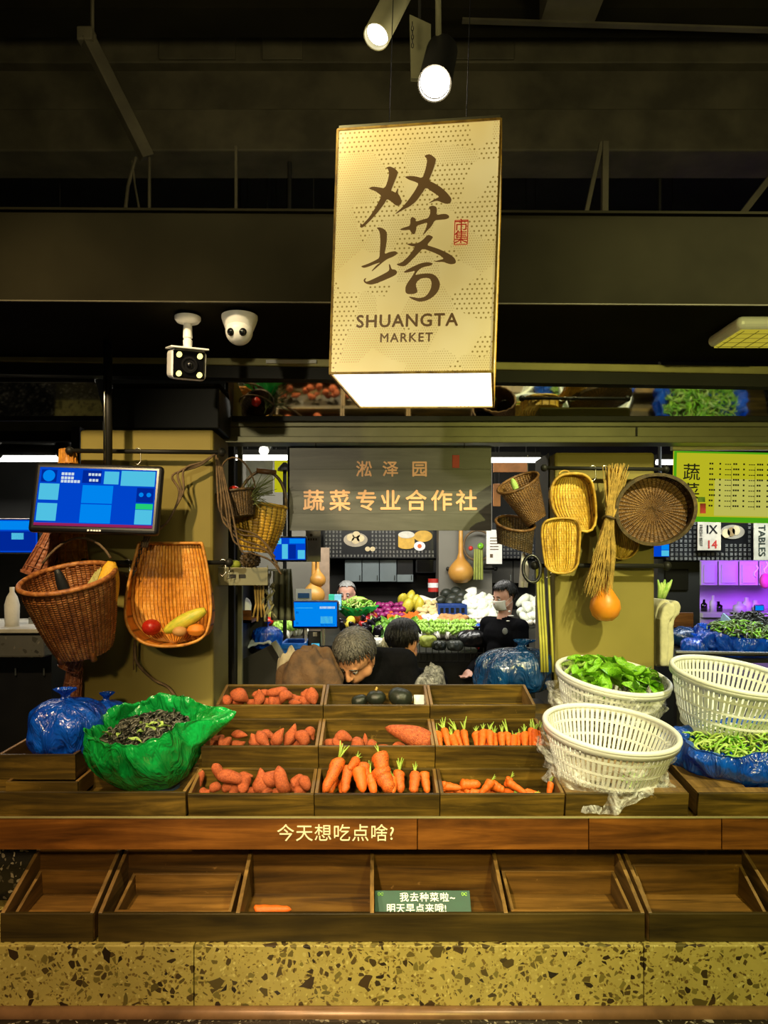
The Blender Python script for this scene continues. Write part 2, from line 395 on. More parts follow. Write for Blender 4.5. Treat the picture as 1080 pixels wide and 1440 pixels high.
M['squash'] = m_veg('dark_squash_rind', (.018, .022, .014), (.008, .010, .007), 12, .35, (.06, .075, .04), .15, .68)
M['leaf'] = m_plain('lettuce_leaf', (.30, .60, .03), .35, 0, .6, 26, .3, (.08, .30, .012))
M['leaf_pale'] = m_plain('pale_leaf', (.55, .68, .22), .45, 0, .4, 22, .3, (.22, .45, .04))
M['bag_blue'] = m_bag('blue_bag_film', (.006, .15, .95), (.003, .04, .42))
M['bag_deep'] = m_bag('deep_blue_bag_film', (.004, .06, .20), (.002, .02, .08), .2)
M['bag_green'] = m_bag('green_bag_film', (.010, .60, .11), (.004, .26, .03), .35)
M['film'] = m_film('clear_film'); M['film_thin'] = m_film('thin_clear_film', (1,1,1), .12)
M['skin'] = m_veg('skin', (.55, .27, .13), (.45, .20, .09), 20, .5, None, .05)
M['skin_fair'] = m_veg('fair_skin', (.66, .37, .27), (.58, .29, .2), 20, .5, None, .05)
M['hair'] = m_plain('black_hair', (.008, .007, .006), .35, 0, .4, 60, .3)
M['hair_grey'] = m_plain('grey_hair', (.42, .42, .40), .5, 0, .4, 60, .3)
M['jacket'] = m_plain('black_cloth', (.004, .004, .005), .9, 0, .3, 30, .2, spec=.05)
M['white_cloth'] = m_plain('white_cloth', (.78, .76, .68), .8, 0, .1, 20, .2)
# ================================================================== the hall
def struct(o): return tag(o, kind='structure')
struct(MB().box(-6, 6, -1.5, 11, -.05, 0).build('floor', M['terrazzo_dark']))
struct(MB().box(-6, 6, -1.5, 11, 5.3, 5.4).build('ceiling', M['dark_wall']))
struct(MB().box(-6, 6, 10.9, 11, 0, 5.3).build('wall_back', M['dark_wall']))
struct(MB().box(-6, -5.9, -1.5, 11, 0, 5.3).build('wall_left', M['dark_wall']))
struct(MB().box(5.9, 6, -1.5, 11, 0, 5.3).build('wall_right', M['dark_wall']))
# riveted roof girder high behind the lintel
YG = 4.1
g = thing('roof_girder', 'old riveted steel girder spanning the dark roof above the lintel', 'girder', (0, YG, PZ(212, YG)))
MB().box(-5.8, 5.8, YG, YG+.3, PZ(212, YG), PZ(152, YG)).build('lower_flange', M['old_steel'], g, bevel=.01)
MB().box(-5.8, 5.8, YG+.10, YG+.25, PZ(152, YG), PZ(82, YG)).build('web_plate', M['old_steel'], g)
MB().box(-5.8, 5.8, YG+.03, YG+.25, PZ(83, YG), PZ(33, YG)).build('upper_plate', M['old_steel'], g, bevel=.006)
MB().box(-5.8, 5.8, YG-.05, YG+.3, PZ(33, YG), PZ(29, YG)).build('top_flange', M['beam_paint'], g)
for (a, b) in ((222, 330), (368, 425), (622, 724)):
    MB().box(PX(a, YG), PX(b, YG), YG+.015, YG+.04, PZ(80, YG), PZ(30, YG)).build('splice_plate', M['old_steel'], g, bevel=.004)
riv = MB().ell((0,0,0), (.022, .016, .022), None, 10, 6).data('rivet', M['old_steel'], smooth=True)
for u0, n in ((234, 6), (380, 4), (432, 3), (630, 6)):
    for i in range(n): inst('rivet', riv, P(u0+17*i, 36, YG+.015)-g.location, parent=g)
for (a, b, v0, v1) in ((575, 690, 60, 58),):
    pass
# loose purlins in the top of the picture
pu = thing('roof_purlin', 'broad dark roof purlin running along the top edge', 'purlin', (0, 3.6, 4.5))
MB().box(-5.8, 5.8, 3.55, 3.75, PZ(22, 3.6), PZ(-40, 3.6)).build('purlin_beam', M['beam_paint'], pu)
MB().box(PX(762, 3.5), PX(838, 3.5), 3.3, 3.55, PZ(26, 3.5), PZ(-30, 3.5)).build('cross_stub', M['old_steel'], pu)
MB().bar(P(650, 29, 3.5), P(1100, 43, 3.5), .03, .010).build('edge_strip', M['old_steel'], pu)
# diagonal strut with hanger rods on the left
st = thing('diagonal_strut', 'steel channel strut slanting down between the roof girder and lintel', 'strut', P(210, 228, 3.45))
a, b = P(122, 52, 3.3), P(207, 222, 3.45)
MB().bar(a, b, .05, .06).build('channel', M['old_steel'], st, bevel=.004)
MB().tube([P(130, -20, 3.3), P(130, 50, 3.3)], .008, 6).build('hanger_rod', M['old_steel'], st)
MB().tube([P(210, 222, 3.45), P(210, 300, 3.2)], .007, 6).build('hanger_rod', M['old_steel'], st)
MB().tube([P(191, 222, 3.45), P(180, 262, 3.4), P(176, 300, 3.3)], .008, 6).build('hanger_rod', M['old_steel'], st)
MB().tube([P(186, 226, 3.45), P(190, 262, 3.4), P(197, 300, 3.3)], .005, 6).build('hanger_rod', M['old_steel'], st)
MB().box(-.035, .035, -.03, .03, -.03, .03, Matrix.Translation(a)).build('bracket', M['old_steel'], st, bevel=.006)
for (lab, pts, wd) in (('vertical steel brace bar standing on the lintel right of the light box', ((851, 200), (850, 310)), .030),
                  ('thin leaning brace rod beside the vertical bar above the lintel', ((846, 200), (822, 310)), .020),
                  ('slanting steel brace at the right edge above the lintel', ((1110, 215), (1038, 308)), .030),
                  ('thin upright rod in the dark roof left of the light box', ((332, 205), (332, 300)), .014)):
    p = [P(u, v, 3.5) for u, v in pts]
    tag(MB().bar(p[0], p[1], wd).build('roof_brace', M['old_steel'], at=p[1], bevel=.003), lab, 'brace')
# big lintel beam
YB, YBB = 2.42, 3.09
zb, zt = PZ(427, YB), PZ(300, YB)
lb = thing('lintel_beam', 'wide dark boxed lintel beam across the stall front', 'beam', (0, YB, zb))
rot = Matrix.Translation((0, YB, zb)) @ Matrix.Rotation(math.radians(.35), 4, 'Y') @ Matrix.Translation((0, -YB, -zb))
MB().box(-3.2, 3.4, YB, YBB, zb, zt, rot).build('beam_casing', M['beam_paint'], lb, bevel=.006)
MB().box(-3.2, 3.4, YB-.012, YB+.02, zt, zt+.008, rot).build('top_edge', M['beam_paint'], lb)
MB().box(-3.2, 3.4, YB-.004, YB+.004, zb, zb+.004, rot).build('bottom_edge', M['old_steel'], lb)
rot2 = Matrix.Translation((0, YBB, zb)) @ Matrix.Rotation(math.radians(.95), 4, 'Y') @ Matrix.Translation((0, -YBB, -zb))
fl = thing('flange_rail', 'worn metal flange running under the back edge of the lintel', 'rail', (0, YBB, zb-.1))
MB().box(-3.2, 3.4, YBB-.02, YBB+.05, zb-.035, zb-.002, rot2).build('flange_lip', M['flange'], fl, bevel=.004)
MB().box(-3.2, 3.4, YBB-.01, YBB+.05, zb-.085, zb-.036, rot2).build('flange_web', M['black_steel'], fl)
# tilted mirrors above the goods
def mirror(u0, u1, lab):
    Yt, Yb = 3.15, 3.27; z0, z1 = PZ(589, Yb), PZ(535, Yt)
    x0, x1 = PX(u0, 3.2), PX(u1, 3.2)
    r = thing('overhead_mirror', lab, 'mirror', ((x0+x1)/2, Yb, z0))
    d = Vector((0, .014, .012))
    v = [Vector((x0, Yb, z0)), Vector((x1, Yb, z0)), Vector((x1, Yt, z1)), Vector((x0, Yt, z1))]
    MB().add(v+[p+d for p in v], [(0,1,2,3), (7,6,5,4), (0,4,5,1), (1,5,6,2), (2,6,7,3), (3,7,4,0)]).build('mirror_glass', M['mirror'], r)
    MB().bar(v[0], v[1], .02).build('mirror_frame', M['black_steel'], r); MB().bar(v[3], v[2], .016).build('mirror_frame', M['black_steel'], r)
mirror(-60, 140, 'tilted overhead mirror left of the black box on the left pillar')
mirror(322, 1160, 'long tilted overhead mirror right of the left pillar showing the goods')
# olive double rail under the mirror
rl = thing('double_rail', 'olive painted stepped metal rail under the long mirror', 'rail', (.5, 3.32, PZ(626, 3.32)))
YR = 3.32
MB().box(PX(312, YR), 2.3, YR-.02, YR+.08, PZ(601, YR), PZ(585, YR)).build('upper_flange', M['rail'], rl, bevel=.003)
MB().box(PX(318, YR), 2.3, YR, YR+.06, PZ(615, YR), PZ(601, YR)).build('rail_web', M['rail'], rl)
MB().box(PX(312, YR), 2.3, YR-.03, YR+.08, PZ(624, YR), PZ(615, YR)).build('lower_flange', M['rail'], rl, bevel=.003)
for i, (a, b) in enumerate(((455, 467), (735, 745))):
    pass
for u in (895,):
    MB().box(PX(u, YR)-.004, PX(u, YR)+.004, YR-.004, YR+.01, PZ(615, YR), PZ(601, YR)).build('web_joint', M['black_steel'], rl)
lr = thing('mirror_rail', 'dark brown rail under the left mirror', 'rail', (-1.6, 3.45, PZ(612, 3.45)))
MB().box(-2.6, PX(150, 3.45), 3.40, 3.50, PZ(612, 3.45), PZ(590, 3.45)).build('rail_bar', M['old_steel'], lr, bevel=.004)
MB().box(-2.6, PX(150, 3.45), 3.38, 3.41, PZ(624, 3.45), PZ(610, 3.45)).build('rail_lip', M['beam_paint'], lr)
# pillars
YL, YP = 3.0, 3.15
def pillar(name, x0, x1, y0, y1, z1, lab):
    o = MB().box(x0, x1, y0, y1, 0, z1).build(name, M['pillar'], bevel=.012)
    return tag(o, lab, 'pillar')
pillar('wall_pillar', PX(112, YL), PX(300, YL), YL, 3.32, PZ(604, YL), 'taupe painted pillar behind the two hanging wicker baskets on the left')
pillar('wall_pillar', PX(780, YP), PX(921, YP), YP, 3.5, PZ(636, YP), 'taupe painted pillar behind the bamboo baskets and gourd on the right')
pb = thing('black_box', 'black sheet-metal box resting on top of the left pillar', 'box', (PX(235, 3.1), 3.05, PZ(603, 3.05)))
MB().box(PX(157, 3.05), PX(308, 3.05), 3.05, 3.3, PZ(603, 3.05), PZ(545, 3.05)).build('box_body', M['black_steel'], pb, bevel=.006)
MB().box(PX(155, 3.05), PX(311, 3.05), 3.03, 3.31, PZ(545, 3.05), PZ(541, 3.05)).build('box_lid', M['beam_paint'], pb, bevel=.003)
tag(MB().box(PX(756, 3.45), .768, 3.24, 3.5, .0, PZ(640, 3.3)).build('side_upright', M['grey_wall'], at=(PX(768, 3.3), 3.3, 0), bevel=.004), 'thin dark grey sheet over the left side face of the right pillar', 'post')  # thin sheet that darkens the pillar's left side face
tag(MB().box(PX(318, 3.45), PX(331, 3.45), 3.42, 3.46, 0, PZ(540, 3.45)).build('side_upright', M['black_steel'], at=(PX(324, 3.45), 3.44, 0), bevel=.004), 'thin black upright post at the right side of the left pillar', 'post')
tag(MB().box(PX(334, 3.5), PX(340, 3.5), 3.5, 3.53, 0, PZ(560, 3.5)).build('side_upright', M['rail'], at=(PX(337, 3.5), 3.51, 0)), 'slim olive upright beside the thin black post', 'post')
# ------------------------------------------------------------------ counter of terrazzo
YT = 2.15; ZT = .644
ct = thing('terrazzo_counter', 'yellowish terrazzo counter base carrying the wooden bins', 'counter', (0, YT, 0))
for (a, b) in ((-2.2, PX(272, YT)), (PX(273, YT), PX(905, YT)), (PX(906, YT), 2.2)):
    MB().box(a, b, YT, YT+.04, .455, ZT).build('terrazzo_panel', M['terrazzo'], ct, bevel=.003)
MB().box(-2.2, 2.6, YT+.035, 2.99, .40, ZT-.003).build('counter_core', M['terrazzo'], ct)
MB().tube([(-2.2, YT-.012, .452), (2.2, YT-.012, .452)], .022, 12).build('copper_edge', M['copper'], ct, smooth=True)
MB().box(-2.2, 2.2, 1.75, YT+.01, .40, .450).build('dark_step', M['terrazzo_dark'], ct, bevel=.006)
MB().box(-2.2, 2.2, 1.8, 2.9, .0, .40).build('plinth', M['terrazzo_dark'], ct)
tag(MB().box(-2.2, -.83, 2.44, 2.5, ZT, .94).build('upstand_panel', M['terrazzo_dark'], at=(-1.4, 2.47, ZT), bevel=.004), 'black speckled terrazzo upstand behind the leftmost bin', 'panel')
# stepped stand under the crates (profile in y,z)
TIERS = [(2.35, 1.022, .175, .078), (2.53, 1.130, .23, .085), (2.77, 1.225, .21, .075)]
TA = math.radians(13)
prof = [(2.435, ZT), (2.435, .90), (2.36, .90), (2.36, .93)]
for (y, z, d, h) in TIERS:
    fy, fz = y+h*math.sin(TA), z-h*math.cos(TA)-.004
    prof += [(fy+.012, fz+.0), (fy+(d-.012)*math.cos(TA), fz+(d-.012)*math.sin(TA))]
prof += [(2.985, 1.19), (2.985, ZT)]
stand = MB().prism(prof, lambda y, z: (-.61, y, z), (1.63, 0, 0)).build('display_stand', M['crate'], at=(.2, 2.6, ZT))
tag(stand, 'stepped dark wooden stand under the three rows of crates', 'stand')
# ------------------------------------------------------------------ lower bins
YBIN, ZF = 2.17, .728
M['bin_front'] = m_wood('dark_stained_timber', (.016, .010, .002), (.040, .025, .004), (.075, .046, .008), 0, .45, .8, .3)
def bin_(x0, x1, divs, lab):
    r = thing('display_bin', lab, 'bin', ((x0+x1)/2, YBIN, ZT))
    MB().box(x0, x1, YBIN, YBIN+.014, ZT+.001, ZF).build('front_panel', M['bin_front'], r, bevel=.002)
    MB().box(x0, x1, 2.408, 2.424, ZT+.001, .875).build('back_panel', M['bin'], r, bevel=.002)
    f = [Vector((x0+.005, YBIN+.012, .662)), Vector((x1-.005, YBIN+.012, .662)), Vector((x1-.005, 2.41, .682)), Vector((x0+.005, 2.41, .682))]
    MB().add(f+[p-Vector((0,0,.012)) for p in f], [(0,1,2,3), (7,6,5,4), (0,4,5,1), (1,5,6,2), (2,6,7,3), (3,7,4,0)]).build('floor_panel', M['bin'], r)
    for x in [x0+.005]+divs+[x1-.005]:
        pr = [(YBIN+.004, ZT+.003), (YBIN+.004, ZF+.001), (2.41, .826), (2.41, ZT+.003)]
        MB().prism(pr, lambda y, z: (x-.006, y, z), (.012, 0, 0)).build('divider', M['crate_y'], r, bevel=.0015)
    return r
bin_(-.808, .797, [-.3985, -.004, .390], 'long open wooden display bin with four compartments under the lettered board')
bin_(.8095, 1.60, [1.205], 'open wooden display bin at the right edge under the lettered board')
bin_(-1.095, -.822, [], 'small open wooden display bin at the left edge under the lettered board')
M['tray_wood'] = m_wood('tray_timber', (.05, .024, .005), (.15, .07, .012), (.27, .13, .025), 0, .45, .9, .35, (.32, .17, .05))
def tray(x0, x1, y0, y1, z0, hf, hb, lab, tilt=5):
    r = thing('wooden_tray', lab, 'tray', ((x0+x1)/2, y0, z0)); r.location = (0,0,0)
    X = (x1-x0)/2; D = y1-y0
    MB().box(-X, X, 0, .01, 0, hf).build('front_panel', M['tray_wood'], r, bevel=.0015)
    MB().box(-X, X, D-.01, D, 0, hb).build('back_panel', M['tray_wood'], r, bevel=.0015)
    MB().box(-X+.008, X-.008, .008, D-.008, 0, .008).build('floor_panel', M['tray_wood'], r)
    for s in (-X+.005, X-.005):
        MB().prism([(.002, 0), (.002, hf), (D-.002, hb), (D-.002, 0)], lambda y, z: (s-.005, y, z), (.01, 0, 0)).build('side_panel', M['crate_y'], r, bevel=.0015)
    r.location = ((x0+x1)/2, y0, z0); r.rotation_euler = (math.radians(tilt), 0, 0); return r
tray(-.775, -.425, 2.215, 2.395, .668, .048, .075, 'shallow wooden tray lying in the first compartment of the long bin')
tray(.412, .775, 2.215, 2.395, .668, .050, .085, 'scuffed wooden tray lying in the fourth compartment of the long bin')
tray(.830, 1.185, 2.215, 2.395, .668, .030, .105, 'wooden tray lying in the bin at the right edge')
tray(-1.075, -.84, 2.20, 2.395, .668, .035, .085, 'wooden tray lying in the small bin at the left edge')
# ------------------------------------------------------------------ lettered fascia board
YF = 2.285
fb = thing('fascia_board', 'reddish brown plank board with cream lettering across the counter front', 'board', (0, YF, PZ(1195, YF)))
ux = [-420, 587, 828, 1015, 1500]
for a, b in zip(ux[:-1], ux[1:]):
    o = MB().box(PX(a, YF)+.0012, PX(b, YF)-.0012, YF, YF+.022, PZ(1195, YF), PZ(1150.5, YF)).build('plank', M['fascia'], fb, bevel=.002)
tm = text_mesh('今天想吃点啥?', .056, .0008, 1.06)
MB().mesh(tm, Matrix.Translation(P(472, 1173, YF-.001)) @ FRONT).build('lettering', M['cream'], fb, fix=False)
MB().box(-2.2, 2.2, YF-.002, YF+.012, PZ(1150.5, YF), PZ(1149.6, YF)).build('edge_strip', M['flange'], fb)
MB().box(-2.2, 2.2, YF+.022, YF+.05, PZ(1187, YF), PZ(1157, YF)).build('backing_batten', M['bin'], fb)
# ------------------------------------------------------------------ crates
def crate(x0, x1, y, z, d, h, lab, tilt=TA, t=.011, name='wooden_crate', group='display crates'):
    r = thing(name, lab, 'crate', (0,0,0), group); X = (x1-x0)/2-.0012
    MB().box(-X, X, 0, t, 0, h).build('front_panel', M['crate'], r, bevel=.0015)
    MB().box(-X, X, d-t, d, 0, h).build('back_panel', M['crate'], r, bevel=.0015)
    MB().box(-X+t*.5, X-t*.5, t*.5, d-t*.5, 0, .007).build('floor_panel', M['crate'], r)
    for s in (-1, 1):
        a, b = sorted((s*X, s*(X-t)))
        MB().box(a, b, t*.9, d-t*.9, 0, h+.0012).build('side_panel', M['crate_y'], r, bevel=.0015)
    r.location = ((x0+x1)/2, y+h*math.sin(tilt), z-h*math.cos(tilt)); r.rotation_euler = (tilt, 0, 0)
    return r
XC = [-.592, -.1885, .2125, .610, 1.010]
rows = ['front', 'middle', 'top']
cont = [['sweet potatoes', 'big soiled carrots', 'small rough carrots'], ['sweet potatoes', 'a few sweet potatoes and one huge one', 'upright carrots'], ['sweet potatoes', 'dark squashes', 'nothing in it']]
for i, (y, z, d, h) in enumerate(TIERS):
    for k in range(3):
        crate(XC[k], XC[k+1], y, z, d, h, 'wooden display crate in the %s row holding %s' % (rows[i], cont[i][k]) if not (i == 2 and k == 2) else 'empty wooden display crate in the top row beside the lettuce basket')
# crate turned over under the white basket, and the one further right
def lid_crate(x0, x1, lab):
    y, z, d, h = TIERS[0]
    r = thing('wooden_crate', lab, 'crate', (0,0,0), 'display crates'); X = (x1-x0)/2-.002; d = .26
    MB().box(-X, X, 0, .011, 0, h).build('front_panel', M['crate'], r, bevel=.0015)
    MB().box(-X, X, .10, d, h-.010, h).build('top_board', M['crate_y'], r, bevel=.0015)
    MB().box(-X, X, .012, .045, h-.010, h).build('top_board', M['crate_y'], r, bevel=.0015)
    for a, b in ((-X, -.12), (-.03, .06), (.15, X)): MB().box(a, b, .046, .099, h-.010, h).build('top_board', M['crate_y'], r)
    for s in (-1, 1):
        a, b = sorted((s*X, s*(X-.011))); MB().box(a, b, .012, d, 0, h-.011).build('side_panel', M['crate_y'], r)
    r.location = ((x0+x1)/2, y+h*math.sin(TA), z-h*math.cos(TA)); r.rotation_euler = (math.radians(9), 0, 0); return r
lid_crate(.613, 1.008, 'upturned wooden crate under the front white basket')
lid_crate(1.035, 1.62, 'upturned wooden crate under the blue bag of greens on the right')
lid_crate(1.64, 2.25, 'upturned wooden crate beyond the right edge under the far blue bag')
MBs = MB().prism([(2.51, ZT), (2.51, .93), (2.40, .93), (2.40, .94), (2.62, .985), (2.98, 1.02), (2.98, ZT)], lambda y, z: (1.025, y, z), (1.5, 0, 0)).build('display_stand', M['crate'], at=(1.4, 2.7, ZT))
tag(MBs, 'dark wooden stand under the blue bag of greens on the right', 'stand')
MBs = MB().prism([(2.51, ZT), (2.51, .93), (2.40, .93), (2.40, .94), (2.62, .955), (2.98, .97), (2.98, ZT)], lambda y, z: (-1.6, y, z), (.98, 0, 0)).build('display_stand', M['crate'], at=(-1.1, 2.7, ZT))
tag(MBs, 'dark wooden stand under the green and blue bags on the left', 'stand')
crate(-1.62, -.596, 2.35, PZ(1114, 2.35), .24, .078, 'long low wooden crate in the front row below the green bag', math.radians(4))
# ================================================================== vegetables in the crates
def tuber(seed, bend=.12, fat=.22, n=12, m=14, sharp=.6):
    rnd = random.Random(seed); ph = rnd.random()*6
    b = MB(); pts = []; rr = []
    for i in range(m):
        t = i/(m-1); z = t-.5
        prof = (math.sin(PI*min(max(t, 0.004), .996)**(.85+.25*rnd.random()*0+.1*math.sin(ph))))**sharp
        pts.append(Vector((bend*math.sin(PI*t)*math.cos(ph), bend*math.sin(PI*t)*math.sin(ph), z)))
        rr.append(max(.012, fat*prof*(1+.12*math.sin(t*7+ph))))
    b.tube(pts, rr, n)
    return b
sweet_me = [tuber(i, .05+.05*(i % 4), .20+.02*(i % 3)).data('sweet_potato', M['sweet'], smooth=True) for i in range(7)]
def carrot_mesh(seed, mat, blunt=.55):
    rnd = random.Random(seed); b = MB(); pts = []; rr = []; ph = rnd.random()*6
    for i in range(15):
        t = i/14
        r = .5*(1-t*(1-blunt)) * min(1, (t*9+.25)**.5) * (min(1, (1-t)*7+.02))**.5
        pts.append(Vector((.05*math.sin(t*4+ph), .05*math.cos(t*3+ph), -t))); rr.append(max(.01, r*(1+.05*math.sin(t*22+ph))))
    b.tube(pts, rr, 12); return b.data('carrot', mat, smooth=True)
carrot_me = [carrot_mesh(i, M['carrot'], .45+.12*(i % 3)) for i in range(5)]
dirty_me = [carrot_mesh(i+9, M['carrot_dirty'], .5+.1*(i % 3)) for i in range(4)]
def tuft_mesh(seed, n=5, L=1.0):
    rnd = random.Random(seed); b = MB()
    for k in range(n):
        a = rnd.random()*6.28; l = L*(.5+.6*rnd.random()); s = .7*rnd.random()
        b.tube([(0,0,-.05), (math.cos(a)*s*.4*l, math.sin(a)*s*.4*l, l*.5), (math.cos(a)*s*l, math.sin(a)*s*l, l)], [.10, .08, .04], 5)
    return b.data('leaf_stub', M['stem_green'], smooth=True)
tuft_me = [tuft_mesh(i, 6+i % 3) for i in range(4)]
def place_line(name, me, a, b, width, label, cat, group, along=True, roll=0):
    """thing whose local -Z..+Z unit length runs from b (bottom) to a (top)."""
    a, b = Vector(a), Vector(b); d = a-b; L = d.length
    q = d.to_track_quat('Z', 'Y') @ Quaternion((0,0,1), roll)
    return inst(name, me, (a+b)/2, q, (width, width, L), label, cat, group)
ORD = 'first second third fourth fifth sixth seventh eighth ninth tenth eleventh twelfth thirteenth fourteenth fifteenth sixteenth seventeenth eighteenth nineteenth twentieth'.split()
def ordinal(k, n):
    if k == 0: return 'leftmost'
    if k == n-1: return 'rightmost'
    return ORD[k]+' from the left' if k <= (n-1)//2 or n-1-k > 9 else ORD[n-1-k]+' from the right'
def tubers(lst, K, scale, Y, label, group, Yv=.02, seed=1):
    rnd = random.Random(seed); rank = {id(it): k for k, it in enumerate(sorted(lst, key=lambda q: q[0]))}
    for it in lst:
        lab_ = label+', '+ordinal(rank[id(it)], len(lst))
        x, y, L, W, ang = it[:5]; dy = it[5] if len(it) > 5 else rnd.uniform(-Yv, Yv)
        u, v = K(x, y); YY = Y+dy; c = P(u, v, YY); a = math.radians(ang)
        k = YY/F/scale; Lm, Wm = L*k*1.06, W*k*1.14
        d = Vector((math.cos(a), rnd.uniform(-.35, .35), math.sin(a))).normalized()*Lm/2
        me = rnd.choice(sweet_me)
        o = place_line('sweet_potato', me, c+d, c-d, Wm/.42, lab_, 'sweet potato', group, roll=rnd.random()*6)
K2 = lambda x, y: (250+x/2.769, 940+y/2.769)
K7 = lambda x, y: (440+x/3, 1000+y/3)
L1 = [(105,476,40,34,0),(147,466,46,36,20),(196,470,48,34,10),(160,405,78,40,-60,.05),(205,430,105,48,-15),(262,450,70,50,70),(262,420,60,32,0,.04),(315,435,105,58,80),(362,430,70,50,60),(408,432,112,56,-75),(465,440,62,45,45),(495,448,60,40,-60),(440,472,60,34,0),(478,478,50,26,0),(78,440,90,32,65,.04),(230,472,60,36,30),(340,476,60,30,0),(290,478,50,28,0),(395,478,54,26,0)]
L2 = [(185,268,50,48,0),(240,260,65,28,0,.03),(234,287,56,30,0),(287,278,50,44,90),(335,275,75,40,-50),(350,262,60,34,-20,.03),(400,268,75,40,70),(437,258,88,40,65),(480,275,65,48,-60),(500,268,55,30,-55,.03),(522,255,56,38,-75),(135,285,40,30,20),(155,262,50,40,0,.04),(310,292,50,26,0),(380,292,50,24,0),(455,294,50,24,0)]
L3 = [(240,112,75,48,-30),(235,132,50,26,0),(190,118,50,34,0),(310,114,65,36,80),(325,98,70,28,10,.03),(385,88,80,34,10,.03),(380,122,55,50,0),(425,118,55,44,30),(455,107,60,32,0,.03),(500,125,50,36,0),(497,95,40,34,45,.03),(527,107,65,40,-75),(350,132,50,26,0),(456,134,50,22,0),(290,130,46,24,0)]
LM = [(592,290,45,36,0),(625,292,55,30,-40),(645,278,70,34,-10,.03),(695,288,44,46,90),(725,283,60,16,85),(755,290,40,30,0),(862,302,50,18,0),(800,304,50,14,0)]
tubers(L1, K2, 2.769, 2.435, 'sweet potato in the front row crate beside the green bag', 'sweet potatoes in the front row crate', seed=3)
tubers(L2, K2, 2.769, 2.63, 'sweet potato in the middle row crate near the green bag', 'sweet potatoes in the middle row crate', seed=4)
tubers(L3, K2, 2.769, 2.87, 'sweet potato in the top row crate left of the squashes', 'sweet potatoes in the top row crate', seed=5)
tubers(LM, K2, 2.769, 2.63, 'small sweet potato in the middle row crate with the huge one', 'small sweet potatoes beside the huge one', seed=6)
c = P(*K2(910, 266), 2.66); hd = Vector((.094, -.02, -.028))
place_line('sweet_potato', sweet_me[2], c-hd, c+hd, .155, 'huge pink sweet potato lying alone in the middle row crate', 'sweet potato', None, roll=1)
def carrot(a, b, w_, me, label, group, tuft=.0, seed=0, name='carrot'):
    a, b = Vector(a), Vector(b); d = a-b; L = d.length; q = d.to_track_quat('Z', 'Y') @ Quaternion((0,0,1), seed*1.7)
    r = inst(name, me, a, q, (w_, w_, L), label, 'carrot', group)
    if tuft:
        t = inst('leaf_stub', tuft_me[seed % 4], (0,0,0), (0,0,0), (1,1,1), parent=r)
        t.scale = (tuft*.8/w_, tuft*.8/w_, tuft/L)
    return r
BC = [(110,200,45,345,60,.05,1),(92,285,72,348,40,0,0),(150,235,135,348,42,0,1),(182,205,150,250,40,.04,1),(188,245,215,345,62,0,0),(215,215,228,320,50,0,1),(243,262,256,348,42,0,0),(278,178,292,285,74,.03,1),(285,235,328,345,82,0,0),(365,250,370,345,48,0,0),(430,262,425,348,46,.04,1),(470,255,480,348,46,0,0),(335,285,338,348,40,0,0),(120,300,125,348,36,0,0)]
rk = {k: r for r, k in enumerate(sorted(range(len(BC)), key=lambda k: BC[k][0]))}
for i, (x0, y0, x1, y1, w_, tf, dirt) in enumerate(BC):
    Y = 2.43+(.02 if i % 2 else -.005); a = P(*K7(x0, y0), Y+.03); b = P(*K7(x1, y1), Y-.02)
    carrot(a, b, w_*1.12*Y/F/3, (dirty_me if (dirt or i in (8, 9)) else carrot_me)[i % 4], 'fat carrot in the front row crate of big carrots, '+ordinal(rk[i], len(BC)), 'big carrots in the front row crate', (.045 if tf == 0 and i % 3 == 0 else tf), i)
rnd = random.Random(12)
for i, x in enumerate([538, 572, 600, 622, 648, 690, 712, 733, 750, 772, 800, 828, 846, 868, 893, 918, 938, 958]):
    Y = 2.62+.02*(i % 2); top = rnd.uniform(78, 112); ln = rnd.uniform(-14, 10) if i > 4 else rnd.uniform(-45, -10)
    a = P(*K7(x+ln*.6, top), Y+.03); b = P(*K7(x-ln*.2, 160), Y-.03)
    carrot(a, b, rnd.uniform(33, 42)*Y/F/3, carrot_me[i % 5], 'slim upright carrot in the middle row crate, '+ordinal(i, 18), 'upright carrots in the middle row crate', rnd.uniform(.028, .05), i)
SC = [(585,322,72,38,0),(568,338,50,30,10),(665,308,70,40,0),(730,322,62,38,50),(780,320,55,40,-20),(650,335,60,30,-45),(862,325,80,30,-35),(822,300,36,26,60),(930,342,60,20,-10),(1000,332,52,26,80),(692,340,50,26,5),(615,340,50,28,-20),(552,318,36,26,70),(810,338,60,26,-10),(752,342,50,24,10),(900,345,50,18,0)]
rk = {k: r for r, k in enumerate(sorted(range(len(SC)), key=lambda k: SC[k][0]))}
for i, (x, y, L, W, ang) in enumerate(SC):
    Y = 2.43+.02*(i % 3); k = Y/F/3*1.22; a = math.radians(ang); d = Vector((math.cos(a), rnd.uniform(-.3, .3), math.sin(a))).normalized()*L*k/2
    c = P(*K7(x, y), Y)
    s = 1 if i % 2 else -1
    carrot(c+d*s, c-d*s, W*k, carrot_me[i % 5], 'small rough carrot in the front row crate, '+ordinal(rk[i], len(SC)), 'small carrots in the front row crate', .02 if i % 2 else 0, i)
# loose carrot in the lower bin
a, b = P(358, 1280, 2.27), P(410, 1277, 2.27)
a.z = b.z = .692
carrot(a, b, .034, carrot_me[1], 'single orange carrot lying in the lower bin below the lettering', None, .0, 2)
